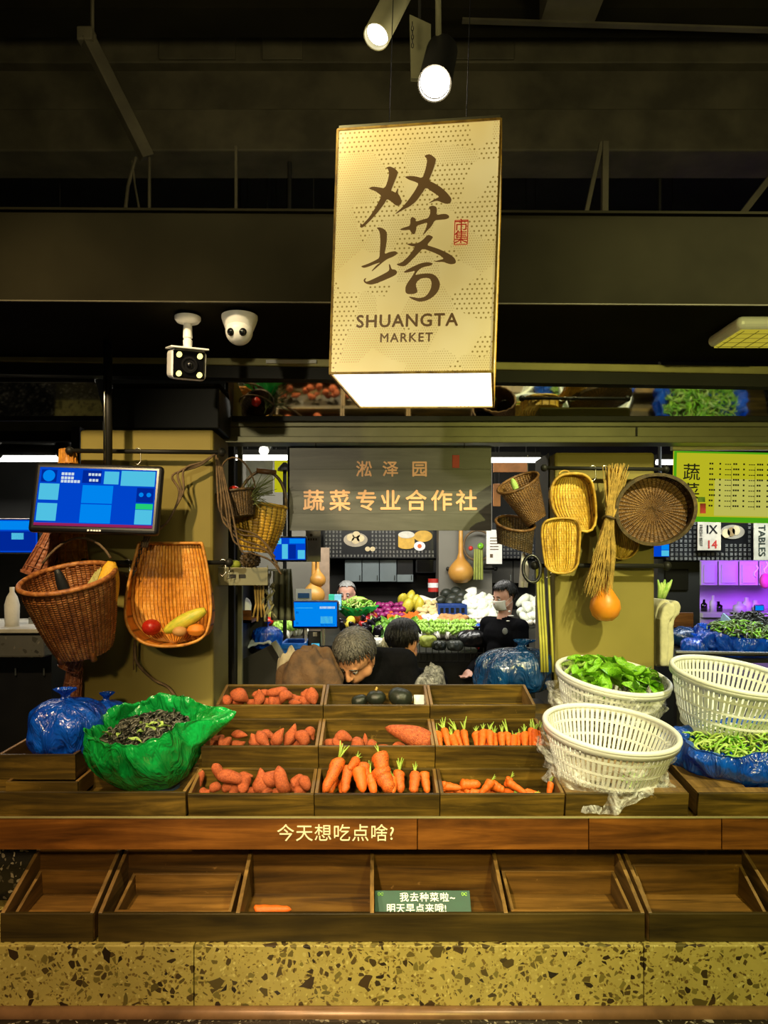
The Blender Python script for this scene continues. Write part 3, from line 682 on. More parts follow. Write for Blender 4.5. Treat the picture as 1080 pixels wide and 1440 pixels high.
# squashes
def squash_mesh(st=True):
    return MB().ell((0,0,0), (1, 1, .78), None, 28, 14, fn=lambda p: 1+.035*math.cos(9*math.atan2(p.y, p.x))*(1-p.z*p.z) - .10*max(0, abs(p.z)-.8)/.2)
sq = squash_mesh().data('squash', M['squash'], smooth=True)
for x, y, wd, lab, stm, dy in ((708,126,66,'dark green squash half hidden at the left of the top row crate',0,.03),(772,114,76,'dark green squash with pale stem in the top row crate',1,0),(868,112,98,'largest dark green squash in the top row crate',0,.0)):
    Y = 2.885+dy; R_ = wd/2*Y/F/2.769; c = P(*K2(x, y), Y)
    r = inst('squash', sq, c, (.25, .1, x), R_, lab, 'squash', 'squashes in the top row crate')
    if stm:
        r.rotation_euler = (0, 0, 0)
        MB().tube([(0,0,.75*1), (.05,.02,.95), (.12,.0,1.05)], [.16, .11, .13], 8).build('stem', M['straw'], None, True).parent = r
tag(MB().box(PX(582, 2.93), PX(596, 2.93), 2.925, 2.93, PZ(990, 2.93), PZ(977, 2.93)).build('paper_tag', M['white_plastic'], at=P(590, 990, 2.93)), 'small white paper tag beside the largest squash', 'tag')
# ================================================================== white lattice baskets
def lattice_basket(c, r0, r1, h, tilt, lab, bars=64, rows=4):
    r = thing('lattice_basket', lab, 'basket', (0,0,0), 'white plastic baskets')
    rad = lambda t: r0+(r1-r0)*(t**.8)
    w_ = MB(); th = .0035
    for k in range(bars):
        a = 2*PI*k/bars; da = .30*2*PI/bars
        for tt in range(6):
            t0, t1 = tt/6, (tt+1)/6
            vv = []
            for t in (t0, t1):
                for aa in (a-da, a+da):
                    for rr in (rad(t)-th/2, rad(t)+th/2):
                        vv.append((math.cos(aa)*rr, math.sin(aa)*rr, t*h))
            w_.add(vv, [(0,1,3,2), (4,6,7,5), (1,5,7,3), (0,2,6,4), (0,4,5,1), (2,3,7,6)])
    for t in [i/rows for i in range(0, rows+1)]:
        rr = rad(min(t, .97)); hh = .006 if 0 < t < .9 else .014
        z = t*h
        w_.lathe([(rr-th*.6, z-hh), (rr+th*.8, z-hh), (rr+th*.8, z+hh*.3), (rr-th*.6, z+hh*.3), (rr-th*.6, z-hh)], n=64)
    w_.build('lattice_wall', M['white_plastic'], r, fix=False)
    rim = [(2*PI*i/64) for i in range(64)]
    MB().tube([(math.cos(a)*r1, math.sin(a)*r1, h) for a in rim], .0095, 10, closed=True).build('rim', M['white_plastic'], r, smooth=True)
    MB().lathe([(r1-.004, h-.022), (r1+.006, h-.022), (r1+.008, h+.004), (r1-.002, h+.004), (r1-.004, h-.022)], n=64).build('rim_band', M['white_plastic'], r, smooth=True)
    bs = MB(); bs.lathe([(.02, 0), (.05, 0), (.05, .004), (.02, .004), (.02, 0)], n=24)
    for k in range(24):
        a = 2*PI*k/24; bs.bar((math.cos(a)*.03, math.sin(a)*.03, .002), (math.cos(a)*r0, math.sin(a)*r0, .002), .006, .004)
    for q in (.35, .6, .85): bs.lathe([(r0*q, 0), (r0*q+.006, 0), (r0*q+.006, .004), (r0*q, .004), (r0*q, 0)], n=40)
    bs.build('base_lattice', M['white_plastic'], r, fix=False)
    r.location = c; r.rotation_euler = [math.radians(x) for x in tilt]
    return r
bA = lattice_basket((.93, 2.95, 1.165), .165, .215, .155, (11, 6, 0), 'white lattice basket heaped with green lettuce leaves', 68)
bB = lattice_basket((.790, 2.53, 1.018), .150, .218, .185, (9, 4, 0), 'empty white lattice basket in front with clear film around it', 72)
bC = lattice_basket((1.30, 2.74, 1.162), .150, .214, .190, (10, 6, 0), 'empty white lattice basket at the right above the blue bag of greens', 70)
def film(c, r0, r1, h, lab, a0=0, a1=2*PI, seed=0, tail=None, rough=.03):
    def fn(i, j):
        a = a0+(a1-a0)*i; t = j
        rr = r0+(r1-r0)*t + .012 + rough*(fbm((math.cos(a)*2+seed, math.sin(a)*2, t*2.0), 1.2, 3)) + .005*math.sin(a*17+6*t+seed)
        z = h*t - .02*(1-t)*fbm((a*2, seed, 0), 1.5)
        if tail: z -= tail*max(0, math.cos(a-(-PI/2-.35)))**10*(1-t)
        return Vector((c[0]+math.cos(a)*rr, c[1]+math.sin(a)*rr, c[2]+z))
    return tag(MB().grid(fn, 150, 26, cu=(a1-a0) > 6.2).build('plastic_film', M['film'], at=(c[0], c[1], c[2]), smooth=True), lab, 'film')
film((.925, 2.945, 1.155), .195, .218, .115, 'crumpled clear plastic film round the lettuce basket', seed=2, rough=.025)
film((.788, 2.53, 1.02), .185, .205, .14, 'torn clear plastic film hanging from the front white basket', seed=5, tail=.07, rough=.04)
# ---- leaves
def leaf_mesh(seed, mat, wd=.5, curl=.5, n=9, m=7):
    rnd = random.Random(seed); ph = rnd.random()*6
    def fn(i, j):
        t = i; s = (j-.5)*2
        wdt = wd*(math.sin(PI*min(1, t*.93+.05)))**.7*.5
        x = s*wdt; y = t-.5
        z = curl*(t-.5)**2*-.8 + .16*abs(s)*wd - .05*(1-abs(s)) + .05*math.sin(9*t+ph+3*s) + .04*math.sin(14*s+ph)
        return Vector((x, y, z))
    return MB().grid(fn, n, m).data('lettuce_leaf', mat, smooth=True, fix=False)
leaves = [leaf_mesh(i, M['leaf'], .45+.08*(i % 3), .3+.25*(i % 3)) for i in range(5)]
pales = [leaf_mesh(i+20, M['leaf_pale'], .35, .5) for i in range(2)]
rnd = random.Random(21)
Mb = bA.matrix_basis
for k in range(66):
    a = rnd.random()*6.28; q = rnd.random()**.5*.17; hh = .15+.05*(1-(q/.175)**2)*rnd.uniform(.4, 1.15)
    p = Mb @ Vector((math.cos(a)*q, math.sin(a)*q, hh))
    inst('lettuce_leaf', (leaves if rnd.random() > .12 else pales)[k % (5 if k >= 0 else 1) if True and rnd.random() > 0 else 0] if False else rnd.choice(leaves if rnd.random() > .14 else pales), p, (rnd.uniform(-.5, .9), rnd.uniform(-.6, .6), rnd.random()*6.28), rnd.uniform(.07, .135),
         'loose green lettuce leaf heaped in the white basket', 'leaf', 'lettuce leaves in the white basket')
# yellowed leaf seen through the film of the front basket
Mb2 = bB.matrix_basis
for k in range(7):
    a = -PI/2+.15+rnd.uniform(-.1, .75); p = Mb2 @ Vector((math.cos(a)*.135, math.sin(a)*.135, .03+.02*rnd.random()))
    inst('lettuce_leaf', rnd.choice(pales), p, (rnd.uniform(.5, 1.3), rnd.uniform(-.5, .5), rnd.uniform(-.8, .8)), .085, 'yellowing leaf left at the bottom of the front white basket', 'leaf', 'yellow leaves in the front basket')
# ================================================================== plastic bags
def tied_bag(name, c, R_, H, mat, lab, seed=0, neck=True, sx=1, sy=1, lean=(0,0)):
    def fn(i, j):
        a = 2*PI*i; t = j
        if t < .86: s = t/.86; r = R_*(math.sin(PI*(.10+.86*s)))**.55*(1 if s < .6 else 1-.25*((s-.6)/.4)**2); z = H*.86*(1-math.cos(PI*s))/2
        else: s = (t-.86)/.14; r = R_*(.16-.10*math.sin(PI*min(1, s*1.2))+.10*s); z = H*(.86+.17*s)
        pl = max(0, t-.45)/.55
        r *= 1+.10*pl*math.sin(a*9+seed)+.06*pl*math.sin(a*17+2*seed+4*t)
        n_ = fbm((math.cos(a)*1.3+seed*3, math.sin(a)*1.3, t*1.8), 1.1, 2)*.15 + abs(fbm((math.cos(a)*2+seed, math.sin(a)*2, t*2.4+seed), 1.2, 2))*-.12
        r *= 1+n_*(1 if t < .86 else .4)
        return Vector((c[0]+math.cos(a)*r*sx+lean[0]*t*t, c[1]+math.sin(a)*r*sy+lean[1]*t*t, c[2]+z))
    r_ = MB().grid(fn, 96, 60, cu=True).build(name, mat, at=c, smooth=True)
    return tag(r_, lab, 'bag')
tied_bag('plastic_bag', P(97, 1056, 2.62)+Vector((0, 0, -.01)), .142, .225, M['bag_blue'], 'blue knotted plastic bag on the small crates at the left', 1, lean=(-.015, 0))
tied_bag('plastic_bag', P(140, 1050, 2.80), .105, .200, M['bag_blue'], 'second blue plastic bag bulging behind the knotted one on the left', 4, lean=(.03, 0))
tied_bag('plastic_bag', P(718, 972, 3.18), .175, .215, M['bag_deep'], 'large deep blue plastic bag behind the empty top crate', 7, sx=1.02, sy=.8, lean=(.06, 0))
def open_bag(c, R_, H, mat, lab, tilt, seed, spout=None, sx=1, sy=1, fold=.4, amp=1.):
    def fn(i, j):
        a = 2*PI*i; t = j
        if t < .68: s = t/.68; r = R_*(.55+.45*math.sin(PI*.62*s)/math.sin(PI*.5) - .10*s*s); z = H*s**1.1
        else: s = (t-.68)/.32; r = R_*(.98-.10+.02 - fold*.35*s); z = H*(1+.05*math.sin(PI*s)-fold*s*.7)
        n_ = fbm((math.cos(a)*1.3+seed*3, math.sin(a)*1.3, t*1.6), 1.1, 2)*.16 - abs(fbm((math.cos(a)*2+seed, math.sin(a)*2, t*1.6+seed), 1.3, 2))*.14 - .035*abs(math.sin(a*9+seed+3*t+1.5*fbm((math.cos(a)*2, math.sin(a)*2, t*2), 1.2, 2)))*min(1, t*2)
        r *= 1+n_*(.35+.65*min(1, t*1.6))*amp
        z += H*.10*fbm((math.cos(a)*2+seed, math.sin(a)*2, 3+t), 1.3)*min(1, t*1.5)*amp
        v = Vector((math.cos(a)*r*sx, math.sin(a)*r*sy, z))
        if spout and t > .3:
            k = max(0, math.cos(a-spout[0]))**24*math.sin(PI*min(1, (t-.3)/.66))
            v += Vector((math.cos(spout[0]), math.sin(spout[0]), -.25))*spout[1]*k
            v.z += (spout[2]-v.z)*.75*k
        return v
    o = MB().grid(fn, 200, 70, cu=True).build('plastic_bag', mat, smooth=True)
    o.location = c; o.rotation_euler = [math.radians(x) for x in tilt]
    return tag(o, lab, 'bag')
gc = P(222, 1090, 2.60)
gb = open_bag(gc, .215, .235, M['bag_green'], 'open green plastic bag full of dark shrivelled greens', (20, -9, 0), 3, (.0, .13, .21), 1.0, .85)
bb = open_bag((1.345, 2.60, 1.005), .32, .16, M['bag_blue'], 'open blue plastic bag of greens at the right end of the counter', (7, -3, 0), 8, None, 1.05, .72, .55)
bm2 = open_bag((2.02, 2.72, 1.04), .30, .17, M['bag_blue'], 'open blue bag of greens mirrored at the right end of the long mirror', (3, 0, 0), 5, None, 1.05, .8, .55)
mt_ = thing('scale_tray', 'shallow grey steel tray mirrored right of the middle of the long mirror', 'tray')
MB().box(-.14, .14, -.10, .10, 0, .006).build('tray_floor', M['chrome'], mt_)
for (a_, b_, c_, d_) in ((-.14, .14, -.10, -.094), (-.14, .14, .094, .10), (-.14, -.134, -.094, .094), (.134, .14, -.094, .094)): MB().box(a_, b_, c_, d_, 0, .03).build('tray_side', M['chrome'], mt_)
mt_.location = (1.60, 2.87, 1.03); mt_.rotation_euler = (0, 0, .4)
# tub beneath the green bag
tb = thing('plastic_tub', 'dark blue plastic tub under the green bag', 'tub', P(217, 1118, 2.60))
cc = P(217, 1114, 2.60)
MB().lathe([(.092, 0), (.105, .10), (.112, .10), (.112, .11), (.100, .11), (.09, .008), (0.0, .008)], cc, n=32).build('tub_wall', m_plain('tub_blue', (.03, .06, .12), .4), tb, smooth=True, sharp=40)
MB().lathe([(.106, .085), (.114, .085), (.114, .094), (.106, .094), (.106, .085)], cc, n=32).build('tub_band', M['copper'], tb)
# small crates left
crate(-1.215, -.975, 2.44, 1.035, .17, .055, 'lower small wooden crate under the knotted blue bag', math.radians(2), group='small crates at the left')
crate(-1.255, -.995, 2.47, 1.118, .26, .085, 'upper small wooden crate holding the knotted blue bag', math.radians(2), group='small crates at the left')
# dark shrivelled greens in the green bag
M['pod'] = m_plain('dark_pod', (.012, .012, .009), .3, 0, .6, 30, 0, (.05, .05, .04))
M['pod_grey'] = m_plain('grey_pod', (.13, .13, .10), .5, 0, .5, 30)
def heap(name, Mw, rx, ry, z0, n, mats, lab, cat, ln, th, seed, dome=.05, flat=False, pts=4, part=None):
    rnd = random.Random(seed); b = MB()
    for k in range(n):
        a = rnd.random()*6.283; q = rnd.random()**.5
        c = Vector((math.cos(a)*q*rx, math.sin(a)*q*ry, z0+dome*(1-q*q)+rnd.uniform(-.012, .014)))
        d = Vector((rnd.uniform(-1, 1), rnd.uniform(-1, 1), rnd.uniform(-.5, .5))).normalized(); e = d.orthogonal().normalized()
        L = ln*rnd.uniform(.6, 1.3); pp = [Mw @ (c+d*L*(t-.5)+e*L*.25*math.sin(PI*t)) for t in [i/(pts-1) for i in range(pts)]]
        rr = [th*rnd.uniform(.7, 1.2)*(.35+.65*math.sin(PI*(.12+.76*i/(pts-1)))) for i in range(pts)]
        b.tube(pp, rr, 5, mi=rnd.choices(range(len(mats)), [1]+[.35]*(len(mats)-1))[0])
    o = b.build(name, mats, at=Mw @ Vector((0,0,z0)), smooth=True, fix=False)
    return tag(o, lab, cat, kind='stuff')
heap('shrivelled_greens', gb.matrix_basis, .165, .135, .160, 800, [M['pod'], M['pod_grey']], 'dark shrivelled greens heaped in the open green bag', 'greens', .035, .0045, 5, .03)
rnd = random.Random(33)
for k in range(9):
    a = rnd.random()*6.28; q = rnd.uniform(.02, .12); p = gb.matrix_basis @ Vector((math.cos(a)*q, math.sin(a)*q*.8, .205))
    inst('leaf_scrap', rnd.choice(pales), p, (rnd.uniform(-.6, .6), rnd.uniform(-.6, .6), rnd.random()*6), .05, 'yellow-green leaf scrap among the dark shrivelled greens', 'leaf', 'leaf scraps in the green bag')
heap('cut_greens', bb.matrix_basis, .26, .17, .11, 520, [M['leaf_pale'], M['leaf'], M['stem_green']], 'cut pale green shoots heaped in the right blue bag', 'greens', .06, .0045, 6, .04)
heap('bright_greens', bm2.matrix_basis, .24, .18, .12, 420, [M['leaf'], M['leaf_pale'], M['stem_green']], 'bright greens heaped in the mirrored blue bag', 'greens', .06, .0055, 16, .05)
# lettered card in the bin
cd = thing('message_card', 'dark green message card with white handwriting in the lower bin', 'card', (0,0,0))
Yc = 2.30; cw, ch = 134/F*Yc, .075
MB().box(-cw/2, cw/2, 0, .004, 0, ch).build('card_board', m_plain('card_green', (.002, .055, .030), .5), cd, bevel=.001)
l_ = MB(); l_.mesh(text_mesh('我去种菜啦~', .029, .0004, 1.15, off=.0006), Matrix.Translation((.015, -.0006, ch*.70)) @ FRONT); l_.mesh(text_mesh('明天早点来哦!', .029, .0004, 1.05, off=.0006), Matrix.Translation((-.02, -.0006, ch*.26)) @ FRONT)
l_.build('lettering', M['white_plastic'], cd, fix=False)
d_ = MB()
for sx in (-1, 1):
    d_.tube([(sx*cw*.44+.008*math.cos(t), -.0008, ch*.85+.005*math.sin(2*t)) for t in [i*.6 for i in range(11)]], .0012, 5)
d_.build('leaf_drawing', M['leaf'], cd)
cd.location = (PX(595, 2.27), 2.262, .678); cd.rotation_euler = (math.radians(-42), 0, 0)
# ================================================================== hanging light box with calligraphy
LBW, LBH, LBD = .420, .635, .420
phi, roll = math.radians(9.6), math.radians(1.9)
fl_ = Vector((PX(464, 1.934), 1.934, PZ(525, 1.934)))
RB = Matrix.Rotation(-phi, 4, 'Z') @ Matrix.Rotation(roll, 4, 'Y')
lbx = thing('light_box', 'glowing square cream light box hanging above the stall with brown brush calligraphy', 'light box', (0,0,0))
def m_lightprint():
    m = NT('lit_printed_panel'); tc = m.node('ShaderNodeTexCoord'); v = tc.outputs['Object']
    def dots(scale, rad, off, tri=False):
        mp = m.node('ShaderNodeMapping'); mp.inputs['Scale'].default_value = (scale, 1, scale); mp.inputs['Location'].default_value = (off, 0, off)
        m.link(v, mp.inputs['Vector']); sp = m.node('ShaderNodeSeparateXYZ'); m.link(mp.outputs[0], sp.inputs[0])
        x, z = sp.outputs[0], sp.outputs[2]
        row = m.math('FLOOR', z); sh = m.math('MULTIPLY', m.math('MODULO', m.math('ABSOLUTE', row), 2.0), .5)
        fx = m.math('SUBTRACT', m.math('FRACT', m.math('ADD', x, sh)), .5); fz = m.math('SUBTRACT', m.math('FRACT', z), .5)
        d = m.math('SQRT', m.math('ADD', m.math('MULTIPLY', fx, fx), m.math('MULTIPLY', fz, fz)))
        return m.math('LESS_THAN', d, rad)
    vo = m.node('ShaderNodeTexVoronoi'); vo.inputs['Scale'].default_value = 13
    mp = m.node('ShaderNodeMapping'); mp.inputs['Scale'].default_value = (1, 0, 1.1); mp.inputs['Rotation'].default_value = (0, .5, 0); m.link(v, mp.inputs['Vector'])
    m.link(mp.outputs[0], vo.inputs['Vector']); sp = m.node('ShaderNodeSeparateColor'); m.link(vo.outputs['Color'], sp.inputs[0])
    big = m.math('MULTIPLY', dots(82, .21, .3), m.math('GREATER_THAN', sp.outputs[0], .58))
    small = m.math('MULTIPLY', dots(165, .24, .7), m.math('LESS_THAN', sp.outputs[0], .40))
    msk = m.math('MAXIMUM', big, m.math('MULTIPLY', small, .6))
    n = m.noise(v, 5, 2)
    basec = m.ramp(n, [(.3, (.74, .55, .17)), (.7, (.86, .69, .27))])
    col = m.mix(m.math('MULTIPLY', msk, .95), basec, (.30, .20, .04))
    m.color(col); m.link(col, m.b.inputs['Emission Color']); m.b.inputs['Emission Strength'].default_value = .64
    m.set(Roughness=.3); return m.mat
M['lightprint'] = m_lightprint()
M['lamp_white'] = m_emit('diffuser_glow', (1, .97, .86), 2.6)
m_ = NT('lit_brown_ink'); m_.color((.15, .08, .022)); m_.b.inputs['Emission Color'].default_value = (.16, .085, .022, 1); m_.b.inputs['Emission Strength'].default_value = .5; m_.set(Roughness=.3); M['ink'] = m_.mat
m_ = NT('lit_red_ink'); m_.color((.4, .02, .01)); m_.b.inputs['Emission Color'].default_value = (.42, .03, .01, 1); m_.b.inputs['Emission Strength'].default_value = .6; M['ink_red'] = m_.mat
def LB(x, z, y=0): return Vector((x, y, z))
MB().box(0, LBW, 0, .004, 0, LBH).build('front_panel', M['lightprint'], lbx)
MB().box(0, LBW, LBD-.004, LBD, 0, LBH).build('back_panel', M['lightprint'], lbx)
MB().box(0, .004, .004, LBD-.004, 0, LBH).build('side_panel', M['lightprint'], lbx)
MB().box(LBW-.004, LBW, .004, LBD-.004, 0, LBH).build('side_panel', M['lightprint'], lbx)
MB().box(.005, LBW-.005, .005, LBD-.005, .002, .006).build('bottom_diffuser', M['lamp_white'], lbx)
MB().box(.002, LBW-.002, .002, LBD-.002, LBH, LBH+.012).build('top_plate', M['rail'], lbx)
fr = MB(); e = .0055
for (x, y) in ((0, 0), (LBW, 0), (0, LBD), (LBW, LBD)): fr.bar((x, y, 0), (x, y, LBH), e)
for z in (0, LBH):
    for (a, b) in (((0,0), (LBW,0)), ((LBW,0), (LBW,LBD)), ((LBW,LBD), (0,LBD)), ((0,LBD), (0,0))): fr.bar((a[0], a[1], z), (b[0], b[1], z), e)
fr.build('edge_frame', M['wick_gold'], lbx, fix=False)
# brush strokes, traced on the panel: crop pixels -> panel metres
def cp(x, y):
    u, v = 495+x*170/1080, 205+y*225/1429
    L, R_ = (467+(464-467)*(v-178)/347), (694+(692-694)*(v-163)/360)
    s = (u-L)/(R_-L); top = 178+(163-178)*s; bot = 525+(523.5-525)*s
    return s*LBW, (bot-v)/(bot-top)*LBH
STROKES = [
 [(268,172),(300,160),(340,175),(375,205),(372,240),(345,310),(318,382),(340,388),(362,400),(376,360),(384,364),(380,402),(405,440),(418,480),(410,505),(385,518),(360,512),(325,480),(285,455),(262,500),(210,570),(150,640),(90,700),(65,716),(50,712),(48,675),(58,678),(66,690),(130,620),(185,530),(225,450),(232,425),(180,385),(112,360),(150,343),(200,348),(262,360),(285,300),(298,230),(290,190)],
 [(605,65),(650,50),(680,65),(712,95),(705,140),(680,220),(652,290),(700,312),(760,350),(815,400),(850,445),(857,465),(848,495),(820,503),(785,495),(740,475),(715,475),(660,495),(658,490),(715,455),(745,440),(735,425),(690,395),(628,352),(600,400),(545,480),(490,525),(430,555),(365,593),(362,588),(420,535),(480,460),(530,385),(565,318),(530,300),(470,280),(436,255),(480,247),(530,250),(595,268),(615,210),(630,140),(632,95)],
 [(408,728),(450,712),(492,700),(500,670),(497,640),(512,617),(545,632),(548,662),(600,645),(655,630),(672,590),(672,555),(657,528),(690,516),(722,525),(732,550),(728,602),(780,592),(815,593),(840,610),(838,630),(810,642),(760,646),(715,650),(690,700),(650,745),(612,788),(612,780),(640,720),(650,668),(600,685),(555,700),(552,740),(540,775),(525,776),(505,755),(495,735),(450,740),(415,738)],
 [(470,865),(500,858),(555,860),(590,845),(625,815),(650,785),(670,782),(705,800),(690,825),(650,875),(700,890),(770,915),(850,955),(895,990),(910,1020),(905,1042),(870,1050),(835,1042),(800,1027),(730,1028),(726,1020),(770,1008),(802,1000),(780,975),(720,945),(615,905),(580,945),(520,1010),(470,1060),(440,1067),(400,1060),(383,1045),(430,1032),(490,975),(550,888),(510,882)],
 [(450,1115),(500,1085),(560,1055),(610,1035),(660,1028),(700,1035),(706,1048),(690,1060),(640,1070),(600,1085),(575,1110),(552,1145),(600,1135),(660,1130),(710,1135),(750,1165),(775,1215),(772,1265),(750,1310),(710,1350),(660,1378),(600,1388),(555,1375),(515,1355),(500,1340),(540,1345),(590,1355),(640,1345),(670,1318),(695,1270),(702,1220),(690,1182),(660,1170),(610,1175),(575,1200),(560,1235),(580,1290),(570,1308),(540,1318),(490,1318),(470,1300),(470,1250),(490,1210),(525,1160),(545,1125),(552,1105),(500,1120),(460,1125)],
 [(195,715),(230,712),(270,730),(293,760),(293,830),(285,900),(275,955),(320,935),(370,927),(390,940),(385,958),(350,980),(300,1000),(260,1030),(215,1070),(165,1112),(162,1105),(205,1055),(240,1030),(190,1045),(130,1070),(90,1080),(60,1065),(120,1045),(180,1018),(230,990),(232,920),(235,850),(230,780),(220,740)],
 [(118,1170),(105,1190),(112,1205),(140,1198),(200,1170),(260,1140),(300,1118),(322,1100),(316,1042),(328,1050),(342,1092),(375,1095),(394,1115),(385,1140),(340,1165),(270,1195),(210,1220),(160,1232),(120,1225),(98,1210),(90,1192),(100,1175)],
]
def chaik(p):
    out = []
    for i in range(len(p)):
        a, b = Vector(p[i]), Vector(p[(i+1) % len(p)])
        out += [tuple(a*.8+b*.2), tuple(a*.2+b*.8)]
    return out
from mathutils.geometry import tessellate_polygon
cal = MB()
for s_ in STROKES:
    pp = [cp(*q) for q in chaik(s_)]
    vv = [Vector((x, -.0012, z)) for x, z in pp]
    cal.add(vv, [tuple(t) for t in tessellate_polygon([[Vector((x, z, 0)) for x, z in pp]])])
cal.build('calligraphy', M['ink'], lbx, fix=False)
def lb_text(s_, u, v, width_px, capital=True, mat=M['ink'], name='lettering', spacing=1.12, off=.0):
    me = text_mesh(s_, 1.0, 0, spacing, off=off)
    xs = [q.co.x for q in me.vertices]; wd = max(xs)-min(xs)
    x, z = cp((u-495)*1080/170, (v-205)*1429/225); k = width_px/228*LBW/wd
    mb = MB(); mb.mesh(me, Matrix.Translation((x-(max(xs)+min(xs))/2*k, -.0012, z)) @ FRONT @ Matrix.Scale(k, 4)); mb.build(name, mat, lbx, fix=False)
lb_text('SHUANGTA', 572, 451, 143, off=.045)
lb_text('MARKET', 572, 475, 74, off=.04, spacing=1.2)
x0, z0 = cp(890, 872); x1, z1 = cp(1005, 648)
sl = MB()
for (a, b) in (((x0,z0),(x1,z0)), ((x1,z0),(x1,z1)), ((x1,z1),(x0,z1)), ((x0,z1),(x0,z0))): sl.bar((a[0], -.0014, a[1]), (b[0], -.0014, b[1]), .0022, .0012)
sl.build('seal_frame', M['ink_red'], lbx, fix=False)
for ch_, f in (('市', .74), ('集', .27)):
    me = text_mesh(ch_, .036, 0, off=.0004); mb = MB(); mb.mesh(me, Matrix.Translation(((x0+x1)/2, -.0014, z0+(z1-z0)*f)) @ FRONT); mb.build('seal_lettering', M['ink_red'], lbx, fix=False)
hw = MB()
for x in (.10, LBW-.10): hw.tube([(x, LBD/2, LBH+.01), (x, LBD/2, LBH+1.6)], .0012, 5)
hw.build('hanging_wire', M['jacket'], lbx)
lbx.matrix_world = Matrix.Translation(fl_) @ RB
# ================================================================== lamps above the light box
def spot_head(a, b, r, lab, bright, bodym):
    a, b = Vector(a), Vector(b)           # a rear, b mouth
    d = (b-a).normalized(); q = d.to_track_quat('Z', 'Y').to_matrix().to_4x4(); L = (b-a).length
    rt = thing('spot_lamp', lab, 'lamp', tuple(b))
    MB().lathe([(r*.9, 0), (r, .02), (r, L), (r*.92, L), (r*.92, L-.03), (r*.3, L-.05), (0, L-.05)], a, q, 28).build('lamp_housing', bodym, rt, smooth=True, sharp=35)
    MB().lathe([(r*.86, 0), (r*.86, .004), (0, .006)], b-d*.022, q, 24).build('lamp_lens', bright, rt, smooth=True)
    return rt
Yl = 2.35
s1 = spot_head(P(572, -30, Yl), P(529, 52, Yl-.12), .040, 'grey cylindrical spot lamp pointing down at the top centre', m_emit('lens_glow', (1, .95, .85), 5), M['rail'])
MB().tube([P(560, -40, Yl), P(565, 10, Yl)], .012, 8).build('stem', M['black_steel'], s1)
s2 = spot_head(P(622, 70, Yl+.10), P(611, 118, Yl-.08), .052, 'glaring white spot lamp just above the light box', m_emit('lens_glare', (1, .97, .9), 30), M['black_steel'])
MB().tube([P(616, -30, Yl+.05), P(617, 80, Yl+.05)], .010, 8).build('stem', M['rail'], s2)
lamp('glare_lamp', 'POINT', P(611, 128, Yl-.16), P(611, 300, Yl), 9, (1, .86, .6), .03)
bk = thing('hook_plate', 'worn steel hook plate with a short chain beside the glaring lamp', 'bracket', P(590, 60, 2.5))
MB().prism([(576, 20), (606, 34), (606, 60), (590, 110), (578, 110)], lambda u, v: P(u, v, 2.62), (0, .02, 0)).build('plate', M['rail'], bk); MB().tube([P(590, 40, 2.63), P(590, -60, 2.63)], .006, 6).build('hanger_rod', M['black_steel'], bk)
for k in range(6):
    p = P(580, 34+k*6, 2.58)
    MB().tube([p+Vector((math.cos(t)*.004*(k % 2), math.cos(t)*.004*(1-k % 2), math.sin(t)*.009)) for t in [i*PI/4 for i in range(8)]], .0015, 5, closed=True).build('chain_link', M['chrome'], bk)
# ================================================================== cameras and emergency lamp under the lintel
Yc1 = 2.53; zs = zb-.003
c1 = thing('bullet_camera', 'white bullet security camera with four lit diodes under the lintel', 'camera', P(265, 440, Yc1))
top = P(264, 440, Yc1)
MB().lathe([(.044, 0), (.044, -.009), (.037, -.018), (.012, -.024), (0, -.024)], (top.x, top.y, zs-.004), n=28).build('mount_disc', M['white_plastic'], c1, smooth=True, sharp=40)
MB().lathe([(.014, 0), (.016, -.05), (.012, -.055), (.016, -.06), (.014, -.09), (0, -.09)], (top.x, top.y, zs-.025), n=20).build('mount_arm', M['white_plastic'], c1, smooth=True, sharp=40)
bp = P(266, 513, Yc1-.10); bw, bh = .057, .050
cb = MB().box(-bw, bw, 0, .20, -bh, bh, Matrix.Translation(bp) @ Matrix.Rotation(math.radians(20), 4, 'Z') @ Matrix.Rotation(math.radians(14), 4, 'X')).build('camera_body', M['white_plastic'], c1, bevel=.018, seg=4)
MB().box(-bw+.006, bw-.006, -.004, .004, -bh+.006, bh-.006, Matrix.Translation(bp) @ Matrix.Rotation(math.radians(20), 4, 'Z') @ Matrix.Rotation(math.radians(14), 4, 'X')).build('face_plate', M['glass_black'], c1, bevel=.012, seg=3)
MB().box(-bw-.004, bw+.004, -.02, .22, bh, bh+.006, Matrix.Translation(bp) @ Matrix.Rotation(math.radians(20), 4, 'Z') @ Matrix.Rotation(math.radians(14), 4, 'X')).build('sun_shield', M['white_plastic'], c1, bevel=.002)
fm = Matrix.Translation(bp) @ Matrix.Rotation(math.radians(20), 4, 'Z') @ Matrix.Rotation(math.radians(14), 4, 'X') @ Matrix.Rotation(PI/2, 4, 'X')
ln_ = MB().lathe([(.026, .004), (.026, .010), (.020, .010), (.018, .006), (0, .006)], fm.translation, fm, 24).build('lens_ring', M['black_plastic'], c1, smooth=True, sharp=40)
MB().ell(fm @ Vector((0, 0, .005)), (.011, .006, .011), None, 14, 8).build('lens', M['glass_black'], ln_, smooth=True)
led = m_emit('diode_glow', (.95, .85, .25), 2.2)
for sx in (-1, 1):
    for sz in (-1, 1):
        MB().ell(fm @ Vector((sx*.033, sz*.030, .005)), (.010, .004, .010), None, 12, 6).build('diode', led, c1, smooth=True)
c2 = thing('dome_camera', 'white turret security camera under the lintel right of the bullet one', 'camera', P(337, 445, 2.52))
tp = P(337, 445, 2.52)
